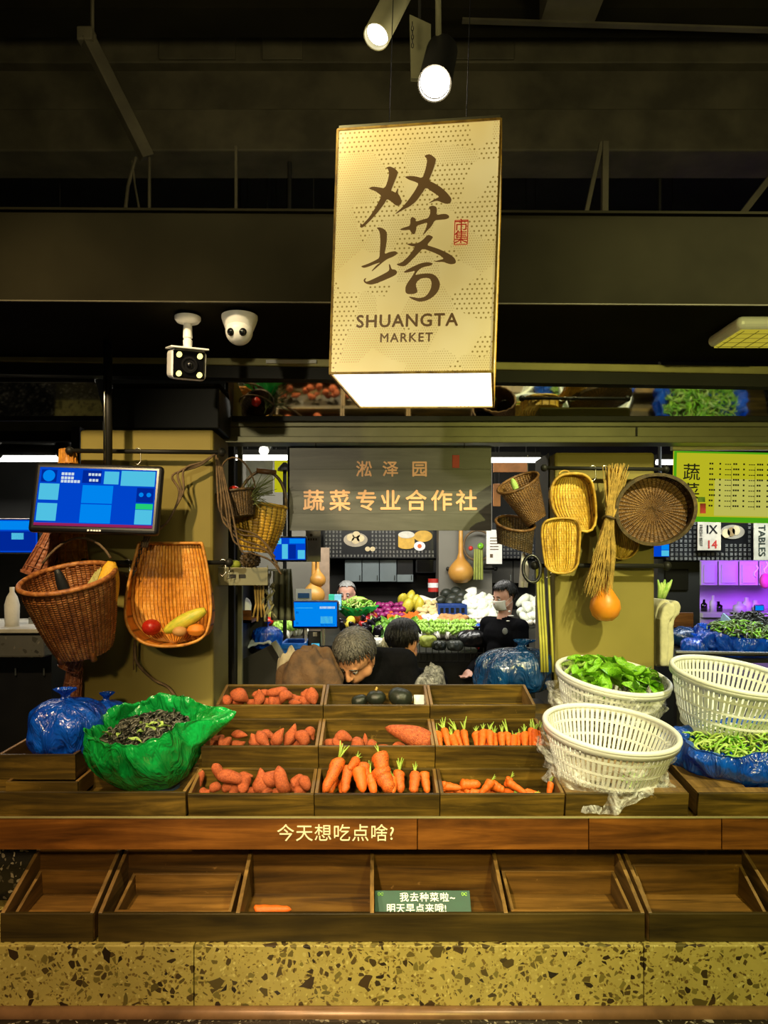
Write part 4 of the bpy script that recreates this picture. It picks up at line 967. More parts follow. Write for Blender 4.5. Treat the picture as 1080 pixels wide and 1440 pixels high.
MB().lathe([(.061, 0), (.061, -.010), (.056, -.026), (.047, -.048), (0, -.048)], (tp.x, tp.y, zs-.004), n=32).build('turret_base', M['white_plastic'], c2, smooth=True, sharp=40)
MB().ell((tp.x, tp.y-.01, zs-.060), .046, None, 24, 16).build('turret_ball', M['white_plastic'], c2, smooth=True)
for dx in (-.020, .018):
    MB().ell((tp.x+dx, tp.y-.045, zs-.072), (.014, .012, .014), None, 16, 8).build('lens', M['glass_black'], c2, smooth=True)
em = thing('emergency_lamp', 'flat rounded yellow emergency lamp under the lintel at the right', 'lamp', P(1040, 466, 2.7))
ya, yb_ = 2.50, 2.74; xa, xb = PX(1000, 2.7), PX(1000, 2.7)+.36
MB().box(xa, xb, ya, yb_, zs-.05, zs-.006).build('lamp_tray', M['white_plastic'], em, bevel=.03, seg=4)
MB().box(xa+.02, xb-.02, ya+.02, yb_-.02, zs-.054, zs-.049).build('diffuser_grid', m_emit('amber_glow', (.75, .62, .05), .55), em)
gr = MB()
for i in range(7): gr.box(xa+.03+i*.05, xa+.032+i*.05, ya+.02, yb_-.02, zs-.056, zs-.052)
for i in range(4): gr.box(xa+.02, xb-.02, ya+.05+i*.05, ya+.052+i*.05, zs-.056, zs-.052)
gr.build('grid_ribs', M['flange'], em, fix=False)
tag(MB().box(PX(374, 3.06), PX(445, 3.06), 3.058, 3.066, zb-.020, zb-.006).build('paper_label', M['white_plastic'], at=P(410, 524, 3.06)), 'thin white label strip stuck along the flange left of the light box', 'label')
# ================================================================== monitor on its pole
def screen(name, lab, c, wd, ht, rot_, pieces, thick=.035, group=None, bez=.022):
    r = thing(name, lab, 'screen', (0,0,0), group)
    MB().box(-wd/2, wd/2, 0, thick, -ht/2, ht/2).build('housing', M['black_plastic'], r, bevel=.014, seg=3)
    MB().box(-wd/2+bez, wd/2-bez, -.002, .002, -ht/2+bez*1.1, ht/2-bez).build('display_panel', m_emit('screen_blue', (.0, .06, .62), .95), r)
    W, H = wd-2*bez, ht-2.1*bez
    for nm, (a, b, c_, d), mat in pieces:
        MB().box(-W/2+a*W, -W/2+b*W, -.0035, -.0015, H/2-d*H, H/2-c_*H).build(nm, mat, r)
    r.location = c; r.rotation_euler = rot_
    return r
lb_, cy_, wt_ = m_emit('screen_light_blue', (.0, .26, .95), .9), m_emit('screen_cyan', (.10, .66, .95), .8), m_emit('screen_white', (.75, .9, 1), .8)
gn_, mg_, dk_ = m_emit('screen_green', (.02, .75, .22), .8), m_emit('screen_magenta', (.36, .02, .12), .8), m_emit('screen_navy', (.0, .025, .38), .8)
Ym = 2.74
mon = screen('monitor', 'black wall monitor with a blue market page hanging left of the pillar', P(135, 700, Ym), 180/F*Ym, 102/F*Ym, (math.radians(-12), math.radians(1.6), math.radians(2)), [
    ('photo_panel', (.02, .15, .04, .25), dk_), ('header_panel', (.37, .53, .03, .25), dk_), ('code_panel', (.555, .68, .04, .26), cy_), ('advert_panel', (.70, .99, .02, .28), cy_),
    ('code_panel', (.015, .18, .28, .56), cy_), ('code_panel', (.015, .18, .62, .92), cy_), ('middle_panel', (.38, .64, .29, .60), lb_), ('middle_panel', (.38, .64, .62, .94), lb_),
    ('button_panel', (.845, .99, .31, .56), dk_), ('title_bar', (.845, .99, .585, .68), gn_), ('code_panel', (.845, .99, .69, .94), cy_), ('footer_bar', (.0, 1, .955, 1), mg_)])
W, H = 180/F*Ym-.044, 102/F*Ym-.0462
def on_screen(mb, nm, mat): o = mb.build(nm, mat); o.parent = mon
mb = MB().lathe([(.022, 0), (.022, .0015), (0, .0015)], (-W/2+.085*W, -.003, H/2-.145*H), Matrix.Rotation(PI/2, 4, 'X'), 24); on_screen(mb, 'avatar_disc', lb_)
mb = MB()
for (x, z, L) in ((.19, .08, .10), (.19, .15, .09), (.19, .21, .16), (.42, .08, .09), (.43, .18, .08)):
    k = 0
    while k*.012 < L*W*1.0:
        mb.box(-W/2+x*W+k*.012, -W/2+x*W+k*.012+.009, -.0036, -.002, H/2-(z+.045)*H, H/2-z*H); k += 1
on_screen(mb, 'text_marks', wt_); 
for _o in mon.children:
    if _o.name.startswith('text_marks'): _o['kind'] = 'stuff'
mb = MB()
for x in (.885, .95): mb.lathe([(.0085, 0), (.0085, .001), (0, .001)], (-W/2+x*W, -.0038, H/2-.43*H), Matrix.Rotation(PI/2, 4, 'X'), 16)
on_screen(mb, 'round_buttons', lb_)
mb = MB().lathe([(.004, 0), (.004, .001), (0, .001)], (-.016, -.0008, -H/2-.014), Matrix.Rotation(PI/2, 4, 'X'), 14)
for k in range(4): mb.box(-.008+k*.010, -.0005+k*.010, -.0015, .001, -H/2-.017, -H/2-.011)
on_screen(mb, 'maker_mark', M['white_plastic'])
po = thing('monitor_pole', 'black steel pole carrying the wall monitor from the lintel', 'pole', P(152, 650, 2.82))
MB().tube([P(152, 690, 2.83), (P(152, 0, 2.83).x, 2.83, zb-.002)], .016, 12).build('tube', M['black_steel'], po, smooth=True)
MB().tube([P(147, 668, 2.81), (P(147, 0, 2.81).x, 2.81, zb-.002)], .005, 8).build('cable', M['chrome'], po, smooth=True)
MB().box(PX(135, 2.83), PX(168, 2.83), 2.79, 2.815, PZ(715, 2.8), PZ(675, 2.8)).build('mount_plate', M['black_steel'], po)
# hook rails on the pillars
def rod(lab, a, b, r, hooks=(), mat=M['black_steel']):
    rt = thing('hook_rail', lab, 'rail', tuple(a)); a, b = Vector(a), Vector(b)
    MB().tube([a, b], r, 10).build('rod', mat, rt, smooth=True)
    for p in (a, b): MB().ell(p, r*1.9, None, 12, 8).build('end_cap', mat, rt, smooth=True)
    for t in hooks:
        p = a.lerp(b, t); MB().tube([p+Vector((math.cos(k)*.012, -.003, math.sin(k)*.012-.0)) for k in [PI*1.2-i*.45 for i in range(8)]]+[p+Vector((.012, -.004, -.04)), p+Vector((.0, -.008, -.055)), p+Vector((-.012, -.008, -.045))], .0022, 6).build('hook', M['chrome'], rt, smooth=True)
    return rt
rod('upper black hook rail across the left pillar', P(98, 634, 2.94), P(312, 636, 2.94), .009, (.25, .45))
rod('lower black hook rail across the left pillar', P(118, 791, 2.94), P(322, 791, 2.94), .009, (.3, .96))
rod('upper black hook rail across the right pillar', P(765, 658, 3.08), P(936, 660, 3.08), .008, (.4, .5))
rod('lower black hook rail across the right pillar', P(752, 795, 3.08), P(938, 796, 3.08), .010, (.1,))
# ================================================================== wicker things
def weave(i, j, nu, nv, amp):
    return amp*math.cos(PI*i)*math.cos(PI*j)
def woven_pot(r, name, c, prof, mat, nu=64, rows=30, amp=.004, M3=None, squash=1.0, inner=True, wall=.006):
    """woven wall: stakes nu, strands rows; prof(t)->(radius, z)."""
    c = Vector(c); R_ = M3.to_3x3() if M3 is not None else Matrix.Identity(3)
    NU, NV = nu*2, rows*2+1
    def fn(i, j, off=0):
        a = 2*PI*i; rad, z = prof(j); k = i*NU; q = j*(NV-1)
        rad += off+amp*math.sin(PI*k/2*1.0+ (PI if int(q//2) % 2 else 0))*math.cos(PI*q/2)
        return c + R_ @ Vector((math.cos(a)*rad, math.sin(a)*rad*squash, z))
    b = MB().grid(lambda i, j: fn(i, j), NU, NV, cu=True)
    if inner: b.grid(lambda i, j: fn(i, j, -wall), NU, NV, cu=True)
    return b.build(name, mat, r, smooth=True, fix=False)
# -- big brown basket on the left
Yk = 2.74
bk1 = thing('wicker_basket', 'large brown wicker basket hanging on the left with corn and a black gourd in it', 'basket', (0,0,0))
Hk, R1, R0 = .285, .163, .098
MT = Matrix.Rotation(math.radians(19), 4, 'X') @ Matrix.Rotation(math.radians(-5), 4, 'Y')
woven_pot(bk1, 'woven_wall', (0,0,0), lambda t: (R0+(R1-R0)*min(1, t*1.15)**.75, Hk*t), M['wv_brown'], 56, 34, .0035)
MB().tube([(math.cos(a)*R1, math.sin(a)*R1, Hk) for a in [2*PI*i/48 for i in range(48)]], .010, 8, closed=True).build('rim', M['wick_brown'], bk1, smooth=True)
MB().lathe([(0, .004), (R0, .004), (R0, .010), (0, .010)], n=32).build('base', M['wick_brown'], bk1)
ft = MB()
for a in (-2.2, -.9, .8, 2.3): ft.tube([(math.cos(a)*R0, math.sin(a)*R0, .05), (math.cos(a)*R0*1.0, math.sin(a)*R0*1.0, -.012)], .012, 6)
ft.build('corner_feet', M['wick_brown'], bk1, smooth=True)
MB().tube([(math.cos(PI/2+k)*R1, math.sin(PI/2+k)*R1*1.0, Hk+.10*math.cos(k*1.4)) for k in [-.9+i*.18 for i in range(11)]], .005, 6).build('hanging_loop', M['rope'], bk1, smooth=True)
bk1.matrix_world = Matrix.Translation((PX(119, Yk), Yk, PZ(914, Yk))) @ MT
MK = bk1.matrix_world
def veg_line(name, b, mat, a_, b_, wd, lab, cat, roll=0):
    me = b.data(name, mat, smooth=True); return place_line(name, me, a_, b_, wd, lab, cat, None, roll=roll)
def spindle(k=.5, n=14, m=14, end=.35, ridg=0):
    b = MB(); b.tube([(0, 0, i/(m-1)-.5) for i in range(m)], [max(.02, k*(math.sin(PI*(.04+.92*i/(m-1))))**end) for i in range(m)], n); return b
M['corn'] = m_veg('corn_yellow', (.85, .52, .03), (.62, .30, .01), 30, .5, None, .3)
M['husk'] = m_plain('corn_husk', (.50, .45, .14), .7, 0, .5, 40, .3)
M['black_gourd'] = m_veg('black_gourd', (.015, .018, .02), (.006, .007, .008), 20, .4, (.16, .17, .17), .2, .68)
veg_line('gourd', spindle(.5, end=.4), M['black_gourd'], P(80, 801, 2.66), P(106, 872, 2.70), .044, 'slim black speckled gourd leaning out of the brown basket', 'gourd')
veg_line('corn_cob', spindle(.5, end=.55), M['corn'], P(157, 790, 2.69), P(140, 880, 2.72), .090, 'fat yellow corn cob standing in the brown basket', 'corn')
hb = MB()
for k in range(5):
    a_ = P(135+k*3.5, 792+abs(k-2)*6+k*3, 2.68-.004*k); b_ = P(118+k*4, 856, 2.69)
    hb.tube([b_, (a_+b_)/2+Vector((-.006, -.012, 0)), a_], [.014, .012, .003], 6)
tag(hb.build('corn_husk', M['husk'], at=P(120, 850, 2.71), smooth=True), 'dry corn husk beside the yellow cob in the brown basket', 'husk')
veg_line('pumpkin', spindle(.5, end=.6), m_veg('brown_pumpkin', (.40, .22, .03), (.2, .1, .01)), P(118, 828, 2.78), P(128, 870, 2.78), .08, 'brown squash at the back of the brown basket', 'squash')
veg_line('garlic', spindle(.5, end=.6), M['white_plastic'], P(88, 834, 2.66), P(90, 862, 2.66), .03, 'small white bulb at the front of the brown basket', 'bulb')
# -- flat-backed bamboo scoops -------------------------------------------------
def scoop(name, lab, outline, Y, dep_top, dep_bot, mat, rim_mat, strips=22, rows=16, group=None, band=.006, back_lean=.0):
    """outline: list of (u, vtop..) px polygon clockwise from top-left; back panel at Y, wall grows towards the bottom."""
    us = [p[0] for p in outline]; vv = [p[1] for p in outline]; vt, vb_ = min(vv), max(vv)
    base = P(sum(us)/len(us), vb_, Y); r = thing(name, lab, 'basket', tuple(base), group)
    pts = [Vector(p) for p in outline]
    def smooth_poly(p, closed=True):
        out = []
        for i in range(len(p)):
            a, b = p[i], p[(i+1) % len(p)]; out += [a*.75+b*.25, a*.25+b*.75]
        return out
    P2 = smooth_poly(smooth_poly(pts))
    def span(v):          # left/right u at height v
        xs = []
        for i in range(len(P2)):
            a, b = P2[i], P2[(i+1) % len(P2)]
            if (a.y-v)*(b.y-v) <= 0 and abs(a.y-b.y) > 1e-6: xs.append(a.x+(b.x-a.x)*(v-a.y)/(b.y-a.y))
        return (min(xs), max(xs)) if xs else (sum(us)/len(us),)*2
    def depth(v): t = (v-vt)/(vb_-vt); return dep_top+(dep_bot-dep_top)*t**1.5
    t0, t1 = min(q.y for q in P2), max(q.y for q in P2)
    def back(i, j):
        v = t0+.2+(t1-t0-.4)*j; a, b = span(v); u = a+(b-a)*i
        w_ = .0035*math.cos(PI*i*strips*2)*(.7+.6*math.cos(PI*j*rows*1))
        return P(u, v, Y)+Vector((0, -w_-back_lean*(1-j)+.0, 0))
    MB().grid(back, strips*4+1, rows*3+1).build('woven_back', mat, r, smooth=True, fix=False)
    k = len(P2)
    # side wall along the outline
    def wall(i, j):
        f = i*k; a, b = P2[int(f) % k], P2[(int(f)+1) % k]; q = a.lerp(b, f-int(f))
        return P(q.x, q.y, Y)+Vector((0, -depth(q.y)*j-back_lean*(1-(q.y-vt)/(vb_-vt))*(1-j)*0+.003*math.sin(j*rows*PI)*math.cos(f*PI), 0))
    if dep_bot > .012: MB().grid(wall, k, 14, cu=True).build('woven_side', mat, r, smooth=True, fix=False)
    MB().tube([P(q.x, q.y, Y)+Vector((0, -depth(q.y), 0)) for q in P2], band, 8, closed=True).build('rim', rim_mat, r, smooth=True)
    return r
scoop('bamboo_scoop', 'orange bamboo scoop basket hanging on the left pillar with vegetables in its bottom', [(197, 764), (197, 764), (199, 764), (283, 764), (285, 764), (285, 764), (293, 795), (301, 840), (303, 868), (297, 893), (272, 903), (240, 905), (212, 900), (190, 880), (183, 850), (187, 808)], 2.91, .015, .125, M['wv_orange'], M['wick_orange'], 20, 18)
rp = MB()
for k in range(3): rp.tube(cr([P(200+k*3, 770, 2.86)+Vector((0, 0, .0)), P(208+k*4, 752-k*3, 2.85), P(230+k*2, 740-k*2, 2.85), P(246, 715, 2.88), P(252+k*3, 690, 2.90), P(243+k*8, 668-k*4, 2.92), P(280+k*3, 655-k*3, 2.94), P(305, 636, 2.94)]), .0045, 6)
tag(rp.build('twisted_vine', M['rope'], at=P(245, 700, 2.9), smooth=True), 'twisted brown vine cord looping above the orange scoop basket', 'cord')
ch = thing('hanging_chain', 'short dark chain holding the orange scoop basket', 'chain', P(188, 800, 2.87))
for k in range(9):
    p = P(203-k*1.9, 758+k*6, 2.865)
    MB().tube([p+Vector((math.cos(t)*.006 if k % 2 else 0, 0 if k % 2 else math.cos(t)*.006, math.sin(t)*.011)) for t in [i*PI/4 for i in range(8)]], .002, 5, closed=True).build('chain_link', M['black_steel'], ch)
veg_line('marrow', spindle(.5, end=.45), m_veg('marrow_skin', (.36, .42, .03), (.70, .55, .05), 5, .45), P(289, 858, 2.83), P(232, 888, 2.83), .058, 'long yellow-green marrow in the orange scoop basket', 'marrow')
inst('tomato', MB().ell((0,0,0), (1, 1, .85), None, 20, 12, fn=lambda p: 1+.03*math.cos(5*math.atan2(p.y, p.x))).data('tomato', m_veg('tomato_red', (.45, .02, .008), (.30, .01, .005), 8, .25), smooth=True), P(213, 882, 2.84), (0,0,0), .036, 'dark red tomato in the orange scoop basket', 'tomato')
pot = MB().ell((0,0,0), (1.25, 1, .9), None, 16, 10).data('potato', m_veg('potato_tan', (.62, .33, .10), (.45, .2, .05)), smooth=True)
inst('potato', pot, P(253, 888, 2.80), (0,0,.3), .022, 'small tan potato in the orange scoop basket', 'potato')
pk = MB().ell((0,0,0), (1.3, 1, .9), None, 24, 12, fn=lambda p: 1+.06*math.cos(6*math.atan2(p.z, p.y))).data('pumpkin', m_veg('pumpkin_orange', (.80, .26, .02), (.6, .15, .01)), smooth=True)
inst('pumpkin', pk, P(276, 886, 2.80), (0,0,0), .026, 'small orange pumpkin in the orange scoop basket', 'pumpkin')
# -- bundles of cane fish traps at the far left
def trap(a, b, r0, r1, lab, mat=M['tube_wick']):
    a, b = Vector(a), Vector(b); n = 26
    pts = [a.lerp(b, i/n) for i in range(n+1)]; rr = []
    for i in range(n+1):
        t = i/n; rr.append((r0+(r1-r0)*t)*(1+.06*(i % 2))+(.008 if t > .94 else 0))
    mb = MB(); mb.tube(pts, rr, 18)
    o = mb.build('cane_trap', mat, at=b, smooth=False)
    rb = MB()
    d = (b-a); q = d.to_track_quat('Z', 'Y').to_matrix()
    for k in range(14):
        an = 2*PI*k/14; e_ = q @ Vector((math.cos(an), math.sin(an), 0)); rb.tube([a+e_*r0*1.04, b+e_*(r1+.006)], .0028, 4)
    x = rb.build('stakes', mat, smooth=True, fix=False); x.parent = o; x.location = -Vector(b)
    for t in (.12, .5, .85):
        p = a.lerp(b, t); rr_ = r0+(r1-r0)*t+.004
        x = MB().tube([p+q @ Vector((math.cos(k)*rr_, math.sin(k)*rr_, 0)) for k in [2*PI*i/20 for i in range(20)]], .0035, 5, closed=True).build('binding', mat); x.parent = o; x.location = -Vector(b)
    return tag(o, lab, 'fish trap', 'cane fish traps')
trap(P(84, 735, 2.94), P(50, 812, 2.90), .030, .052, 'brown cane fish trap slanting left below the monitor, shortest of the bundle')
trap(P(88, 745, 3.02), P(62, 862, 3.0), .032, .050, 'brown cane fish trap hanging behind the large brown basket with a flared mouth')
trap(P(95, 632, 2.97), P(101, 800, 2.96), .030, .058, 'orange-brown cane fish trap hanging behind the monitor', M['wick_orange'])
trap(P(112, 910, 2.85), P(96, 942, 2.84), .028, .034, 'stub of a cane trap poking out under the large brown basket')
trap(P(106, 935, 2.96), P(100, 985, 2.95), .026, .032, 'lowest cane trap end hanging beside the left pillar foot')
wr = MB(); wr.tube(cr([P(190, 900, 2.92), P(192, 930, 2.93), P(215, 955, 2.96), P(236, 966, 2.97), P(250, 985, 2.97)]), .006, 6); wr.tube([P(188, 905, 2.95), P(188, 942, 2.95)], .003, 5)
tag(wr.build('loose_cord', M['rope'], at=P(236, 966, 2.97), smooth=True), 'brown cord hanging down the left pillar below the scoop basket', 'cord')
# ================================================================== corner group right of the left pillar
Yh = 3.22
yb1 = thing('wicker_basket', 'golden wicker basket with a tall handle hanging right of the left pillar', 'basket', (0,0,0))
woven_pot(yb1, 'woven_wall', (0,0,0), lambda t: (.070+.038*math.sin(PI*.6*t), .205*t), M['wv_goldpot'], 26, 16, .0045)
MB().tube([(math.cos(a)*.106, math.sin(a)*.106, .205) for a in [2*PI*i/32 for i in range(32)]], .008, 8, closed=True).build('rim', M['wick_gold'], yb1, smooth=True)
MB().lathe([(0, 0), (.07, 0), (.07, .008), (0, .008)], n=24).build('base', M['wick_gold'], yb1)
MB().tube([(-.105*math.cos(k), 0, .20+.155*math.sin(k)) for k in [PI*i/16 for i in range(17)]], .007, 8).build('handle', M['wick_dark'], yb1, smooth=True)
MB().tube([(-.04, 0, .352), (.045, 0, .352)], .012, 8).build('grip', M['wick_tray'], yb1, smooth=True)
yb1.matrix_world = Matrix.Translation((PX(360, Yh), Yh, PZ(776, Yh))) @ Matrix.Rotation(math.radians(7), 4, 'Y')
db = thing('small_basket', 'small dark woven basket with a tomato hanging by the left pillar', 'basket', (0,0,0))
woven_pot(db, 'woven_wall', (0,0,0), lambda t: (.060+.022*t, .105*t), M['wv_dark'], 26, 14, .003)
MB().tube([(math.cos(a)*.083, math.sin(a)*.083, .105) for a in [2*PI*i/28 for i in range(28)]], .006, 6, closed=True).build('rim', M['wick_dark'], db, smooth=True)
MB().lathe([(0, 0), (.06, 0), (.06, .006), (0, .006)], n=24).build('base', M['wick_dark'], db)
MB().tube([(-.08*math.cos(k), 0, .10+.15*math.sin(k)) for k in [PI*i/14 for i in range(15)]], .004, 6).build('handle', M['rope'], db, smooth=True)
db.matrix_world = Matrix.Translation((PX(338, 3.08), 3.08, PZ(727, 3.08))) @ Matrix.Rotation(math.radians(-8), 4, 'Y')
inst('tomato', bpy.data.meshes['tomato'], P(329, 690, 3.06), (0,0,0), .024, 'bright red tomato in the small dark hanging basket', 'tomato')
nd = MB(); rnd = random.Random(3)
for k in range(60):
    a_ = P(348+rnd.uniform(-6, 6), 705+rnd.uniform(-3, 6), 3.06); t_ = P(352+rnd.uniform(-10, 38), 690+rnd.uniform(-24, 26), 3.06+rnd.uniform(-.08, .06))
    nd.tube([a_, a_.lerp(t_, .5)+Vector((0, 0, .015)), t_], [.002, .0018, .001], 4)
tag(nd.build('needle_sprig', m_plain('needle_green', (.16, .19, .06), .6, 0, .4, 30), at=P(348, 705, 3.06), fix=False), 'dry green needle sprig sticking out of the small dark basket', 'sprig')
vn = MB()
for k in range(5):
    vn.tube(cr([P(304+k*2, 640+k*4, 3.0), P(306+k*5, 690+k*7, 2.95), P(310+k*7-(k%2)*3, 720+k*13, 2.95), P(330+k*6, 742+k*9, 2.97), P(360+k*5, 752+k*9-(k%2)*4, 3.0), P(384+k*3, 776+k*8, 3.02)]), .004, 6)
tag(vn.build('vine_bundle', M['rope'], at=P(312, 725, 3.0), smooth=True, fix=False), 'bundle of dry brown vines looping under the golden basket', 'vines')
sh = thing('metal_shelf', 'small grey metal shelf below the golden basket', 'shelf', P(345, 822, 3.25))
MB().box(PX(302, 3.25), PX(384, 3.25), 3.10, 3.42, PZ(803, 3.25), PZ(800, 3.25)).build('shelf_plate', M['rail'], sh)
MB().box(PX(302, 3.25), PX(384, 3.25), 3.095, 3.107, PZ(822, 3.25), PZ(798, 3.25)).build('shelf_front', M['rail'], sh, bevel=.002)
for u in (332, 345): MB().box(PX(u, 3.25), PX(u+9, 3.25), 3.092, 3.097, PZ(812, 3.25), PZ(807, 3.25)).build('slot', M['black_steel'], sh)
pc = MB().ell((0,0,0), (.036, .036, .030), None, 16, 10)
for k in range(70):
    a_ = k*2.399; z_ = 1-2*(k+.5)/70; rr = (1-z_*z_)**.5; d_ = Vector((math.cos(a_)*rr, math.sin(a_)*rr, z_*.85)); pc.tube([d_*.033, d_*.046+Vector((0, 0, .004))], [.007, .003], 5)
o = pc.build('pine_cone', M['wick_dark'], fix=False); o.location = P(352, 789, 3.2); tag(o, 'dark pine cone lying on the small grey shelf', 'pine cone')
inst('green_lemon', pot, P(330, 794, 3.2), (0,0,0), .022, 'yellow-green fruit beside the pine cone on the grey shelf', 'fruit').data = MB().ell((0,0,0), (1.25, 1, .9), None, 16, 10).data('green_lemon', m_veg('lime_skin', (.35, .40, .04), (.2, .25, .02)), smooth=True)
hk = MB(); hk.tube([P(312, 797, 3.06), P(320, 790, 3.05), P(323, 800, 3.05), P(319, 815, 3.05), P(327, 811, 3.05)], .003, 6)
tag(hk.build('wire_hook', M['chrome'], at=P(320, 800, 3.05), smooth=True), 'bent wire hook in front of the small grey shelf', 'hook')
# dry leaf sprig and stalks under the shelf
st_ = MB()
for k in range(4): st_.tube([P(358+k*4, 820, 3.2), P(360+k*3.4, 850, 3.2), P(356+k*6, 868+6*(k % 2), 3.2)], .005, 6)
tag(st_.build('dry_stalks', M['straw'], at=P(362, 870, 3.2), smooth=True, fix=False), 'thin dry stalks hanging under the small grey shelf', 'stalks')
ls = MB(); rnd = random.Random(8)
for k in range(26):
    p = P(378+rnd.uniform(-8, 8)+k*.15, 798+k*2.6, 3.18+rnd.uniform(-.03, .03)); d_ = Vector((rnd.uniform(-1, 1), rnd.uniform(-.5, .5), -1)).normalized()
    ls.tube([p, p+d_*.015, p+d_*.035], [.002, .006, .001], 5)
ls.tube([P(376, 795, 3.18), P(380, 830, 3.18), P(384, 868, 3.18)], .002, 5)
tag(ls.build('leaf_sprig', m_plain('dry_leaf', (.20, .19, .08), .7), at=P(380, 868, 3.18), fix=False), 'drooping sprig of dry leaves beside the grey shelf', 'sprig')
# ================================================================== right pillar group
scoop('bamboo_scoop', 'golden bamboo scoop basket hung high on the right pillar', [(778, 672), (800, 667), (822, 670), (832, 690), (836, 750), (800, 745), (777, 725), (769, 695)], 3.10, .05, .035, M['wv_gold'], M['wick_gold'], 14, 14, 'golden scoops on the right pillar')
scoop('bamboo_scoop', 'smaller golden bamboo scoop basket hung lower on the right pillar', [(768, 730), (805, 728), (815, 738), (814, 770), (810, 806), (768, 806), (763, 775), (760, 742)], 3.03, .012, .012, M['wv_gold'], M['wick_gold'], 12, 14, 'golden scoops on the right pillar', .005)
lp = MB(); lp.tube([P(794+8*math.cos(k), 668-6*math.sin(k), 3.06) for k in [PI*i/10 for i in range(11)]], .004, 6)
tag(lp.build('hanging_loop', M['wick_gold'], at=P(794, 668, 3.06), smooth=True), 'small cane loop at the top of the high golden scoop', 'loop')
def sheet_basket(name, lab, quad, Y0, Y1, mat):
    """dark open woven basket from a px quad (rim left, rim right, base right, base left)."""
    r = thing(name, lab, 'basket', P(*quad[2], Y0), 'dark baskets by the right pillar'); A, B, C_, D = [Vector(q) for q in quad]
    def fn(i, j):
        a = 2*PI*i; s = .5+.5*math.cos(a); top = A.lerp(B, s); bot = D.lerp(C_, s); q = top.lerp(bot, j)
        yy = (Y0+Y1)/2 - (Y1-Y0)/2*math.sin(a)*(1-.25*j)
        w_ = 1.6*math.cos(PI*i*46)*math.cos(PI*j*22)
        return P(q.x, q.y+(10*math.sin(a) if j < .02 else 10*math.sin(a)*(1-j)*.9), yy)+Vector((0, -.002*w_, 0))
    MB().grid(fn, 140, 40, cu=True).build('woven_wall', mat, r, smooth=True, fix=False)
    MB().tube([fn(i/40, 0) for i in range(40)], .006, 6, closed=True).build('rim', M['wick_tray'], r, smooth=True)
    MB().grid(lambda i, j: fn(i, .99).lerp(P(*(D.lerp(C_, .5)), (Y0+Y1)/2), j), 40, 3, cu=True).build('base', mat, r)
    return r
sheet_basket('dark_basket', 'dark brown woven basket with a pale vegetable hanging left of the golden scoops', [(700, 690), (757, 668), (768, 725), (742, 742)], 2.98, 3.14, M['wv_tray'])
sheet_basket('dark_basket', 'dark woven basket hanging below the brown one left of the right pillar', [(697, 732), (752, 740), (748, 780), (699, 764)], 3.0, 3.14, M['wv_dark'])
veg_line('cucumber', spindle(.5, end=.5), M['leaf_pale'], P(720, 673, 3.05), P(728, 694, 3.05), .028, 'pale green cucumber end in the dark brown basket', 'cucumber')
# straw broom
br = thing('straw_bundle', 'bundle of dry straw tied in the middle hanging on the right pillar', 'straw', P(840, 838, 3.0))
rnd = random.Random(4); sb = MB()
tie = P(856, 728, 3.0)
for k in range(150):
    t_ = rnd.random(); top = P(872+rnd.gauss(-4, 7), 655+rnd.uniform(-4, 22), 3.0+rnd.uniform(-.02, .02)); e_ = P(841+rnd.uniform(-20, 20), 832+rnd.uniform(-18, 8), 3.0+rnd.uniform(-.045, .03))
    m0 = tie+Vector((rnd.uniform(-.016, .016), rnd.uniform(-.016, .016), 0))
    sb.tube([top, top.lerp(m0, .5)+Vector((rnd.uniform(-.006, .006), 0, 0)), m0, m0.lerp(e_, .5)+Vector((rnd.uniform(-.012, .018), rnd.uniform(-.01, .01), 0)), e_], [.0018, .0024, .0026, .0022, .0008], 4)
sb.build('stalks', M['straw'], br, fix=False); br.children[0]['kind'] = 'stuff'
MB().tube([tie+Vector((math.cos(k)*.022, math.sin(k)*.022, .004*math.sin(2*k))) for k in [2*PI*i/20 for i in range(20)]], .006, 6, closed=True).build('tie', M['wick_dark'], br, smooth=True)
# orange gourd
gd = MB().lathe([(0, -.066), (.03, -.062), (.052, -.042), (.062, -.012), (.058, .018), (.040, .046), (.024, .070), (.017, .10), (.014, .14), (.012, .17), (.0, .172)], (0,0,0), n=32).build('gourd', m_veg('gourd_orange', (.80, .30, .02), (.62, .19, .012), 6, .4), smooth=True)
gd.location = P(851, 851, 3.02); tag(gd, 'orange bottle gourd hanging below the straw bundle', 'gourd')
# gourd-shaped woven scoop
scoop('woven_ladle', 'golden woven ladle shaped like a pear right of the straw bundle', [(862, 695), (872, 700), (880, 730), (894, 752), (897, 770), (885, 784), (868, 787), (856, 780), (852, 755), (858, 725)], 3.13, .01, .03, M['wv_gold'], M['wick_gold'], 12, 14, None, .004)
# round tray
tr = thing('round_tray', 'round brown woven tray hanging at the right of the straw bundle', 'tray', P(920, 763, 3.0))
Mt = Matrix.Translation(P(920, 716, 3.0)) @ Matrix.Rotation(math.radians(-7), 4, 'Z') @ Matrix.Rotation(PI/2+math.radians(9), 4, 'X') @ Matrix.Diagonal((1, .92, 1, 1))
def trayfn(i, j):
    a = 2*PI*i; r_ = .150*j
    return Mt @ Vector((math.cos(a)*r_, math.sin(a)*r_, -.022+.004*j+.0022*math.sin(38*a*.5)*math.cos(j*50)+.003*fbm((math.cos(a)*r_*20, math.sin(a)*r_*20, 0))))
MB().grid(trayfn, 120, 30, cu=True).build('woven_disc', M['wv_tray'], tr, smooth=True, fix=False)
w_ = MB().lathe([(.150, -.025), (.156, -.025), (.160, .03), (.146, .03), (.150, -.025)], n=64); w_.v = [Mt @ p for p in w_.v]
w_.build('rim', M['wick_dark'], tr, smooth=True, sharp=40)
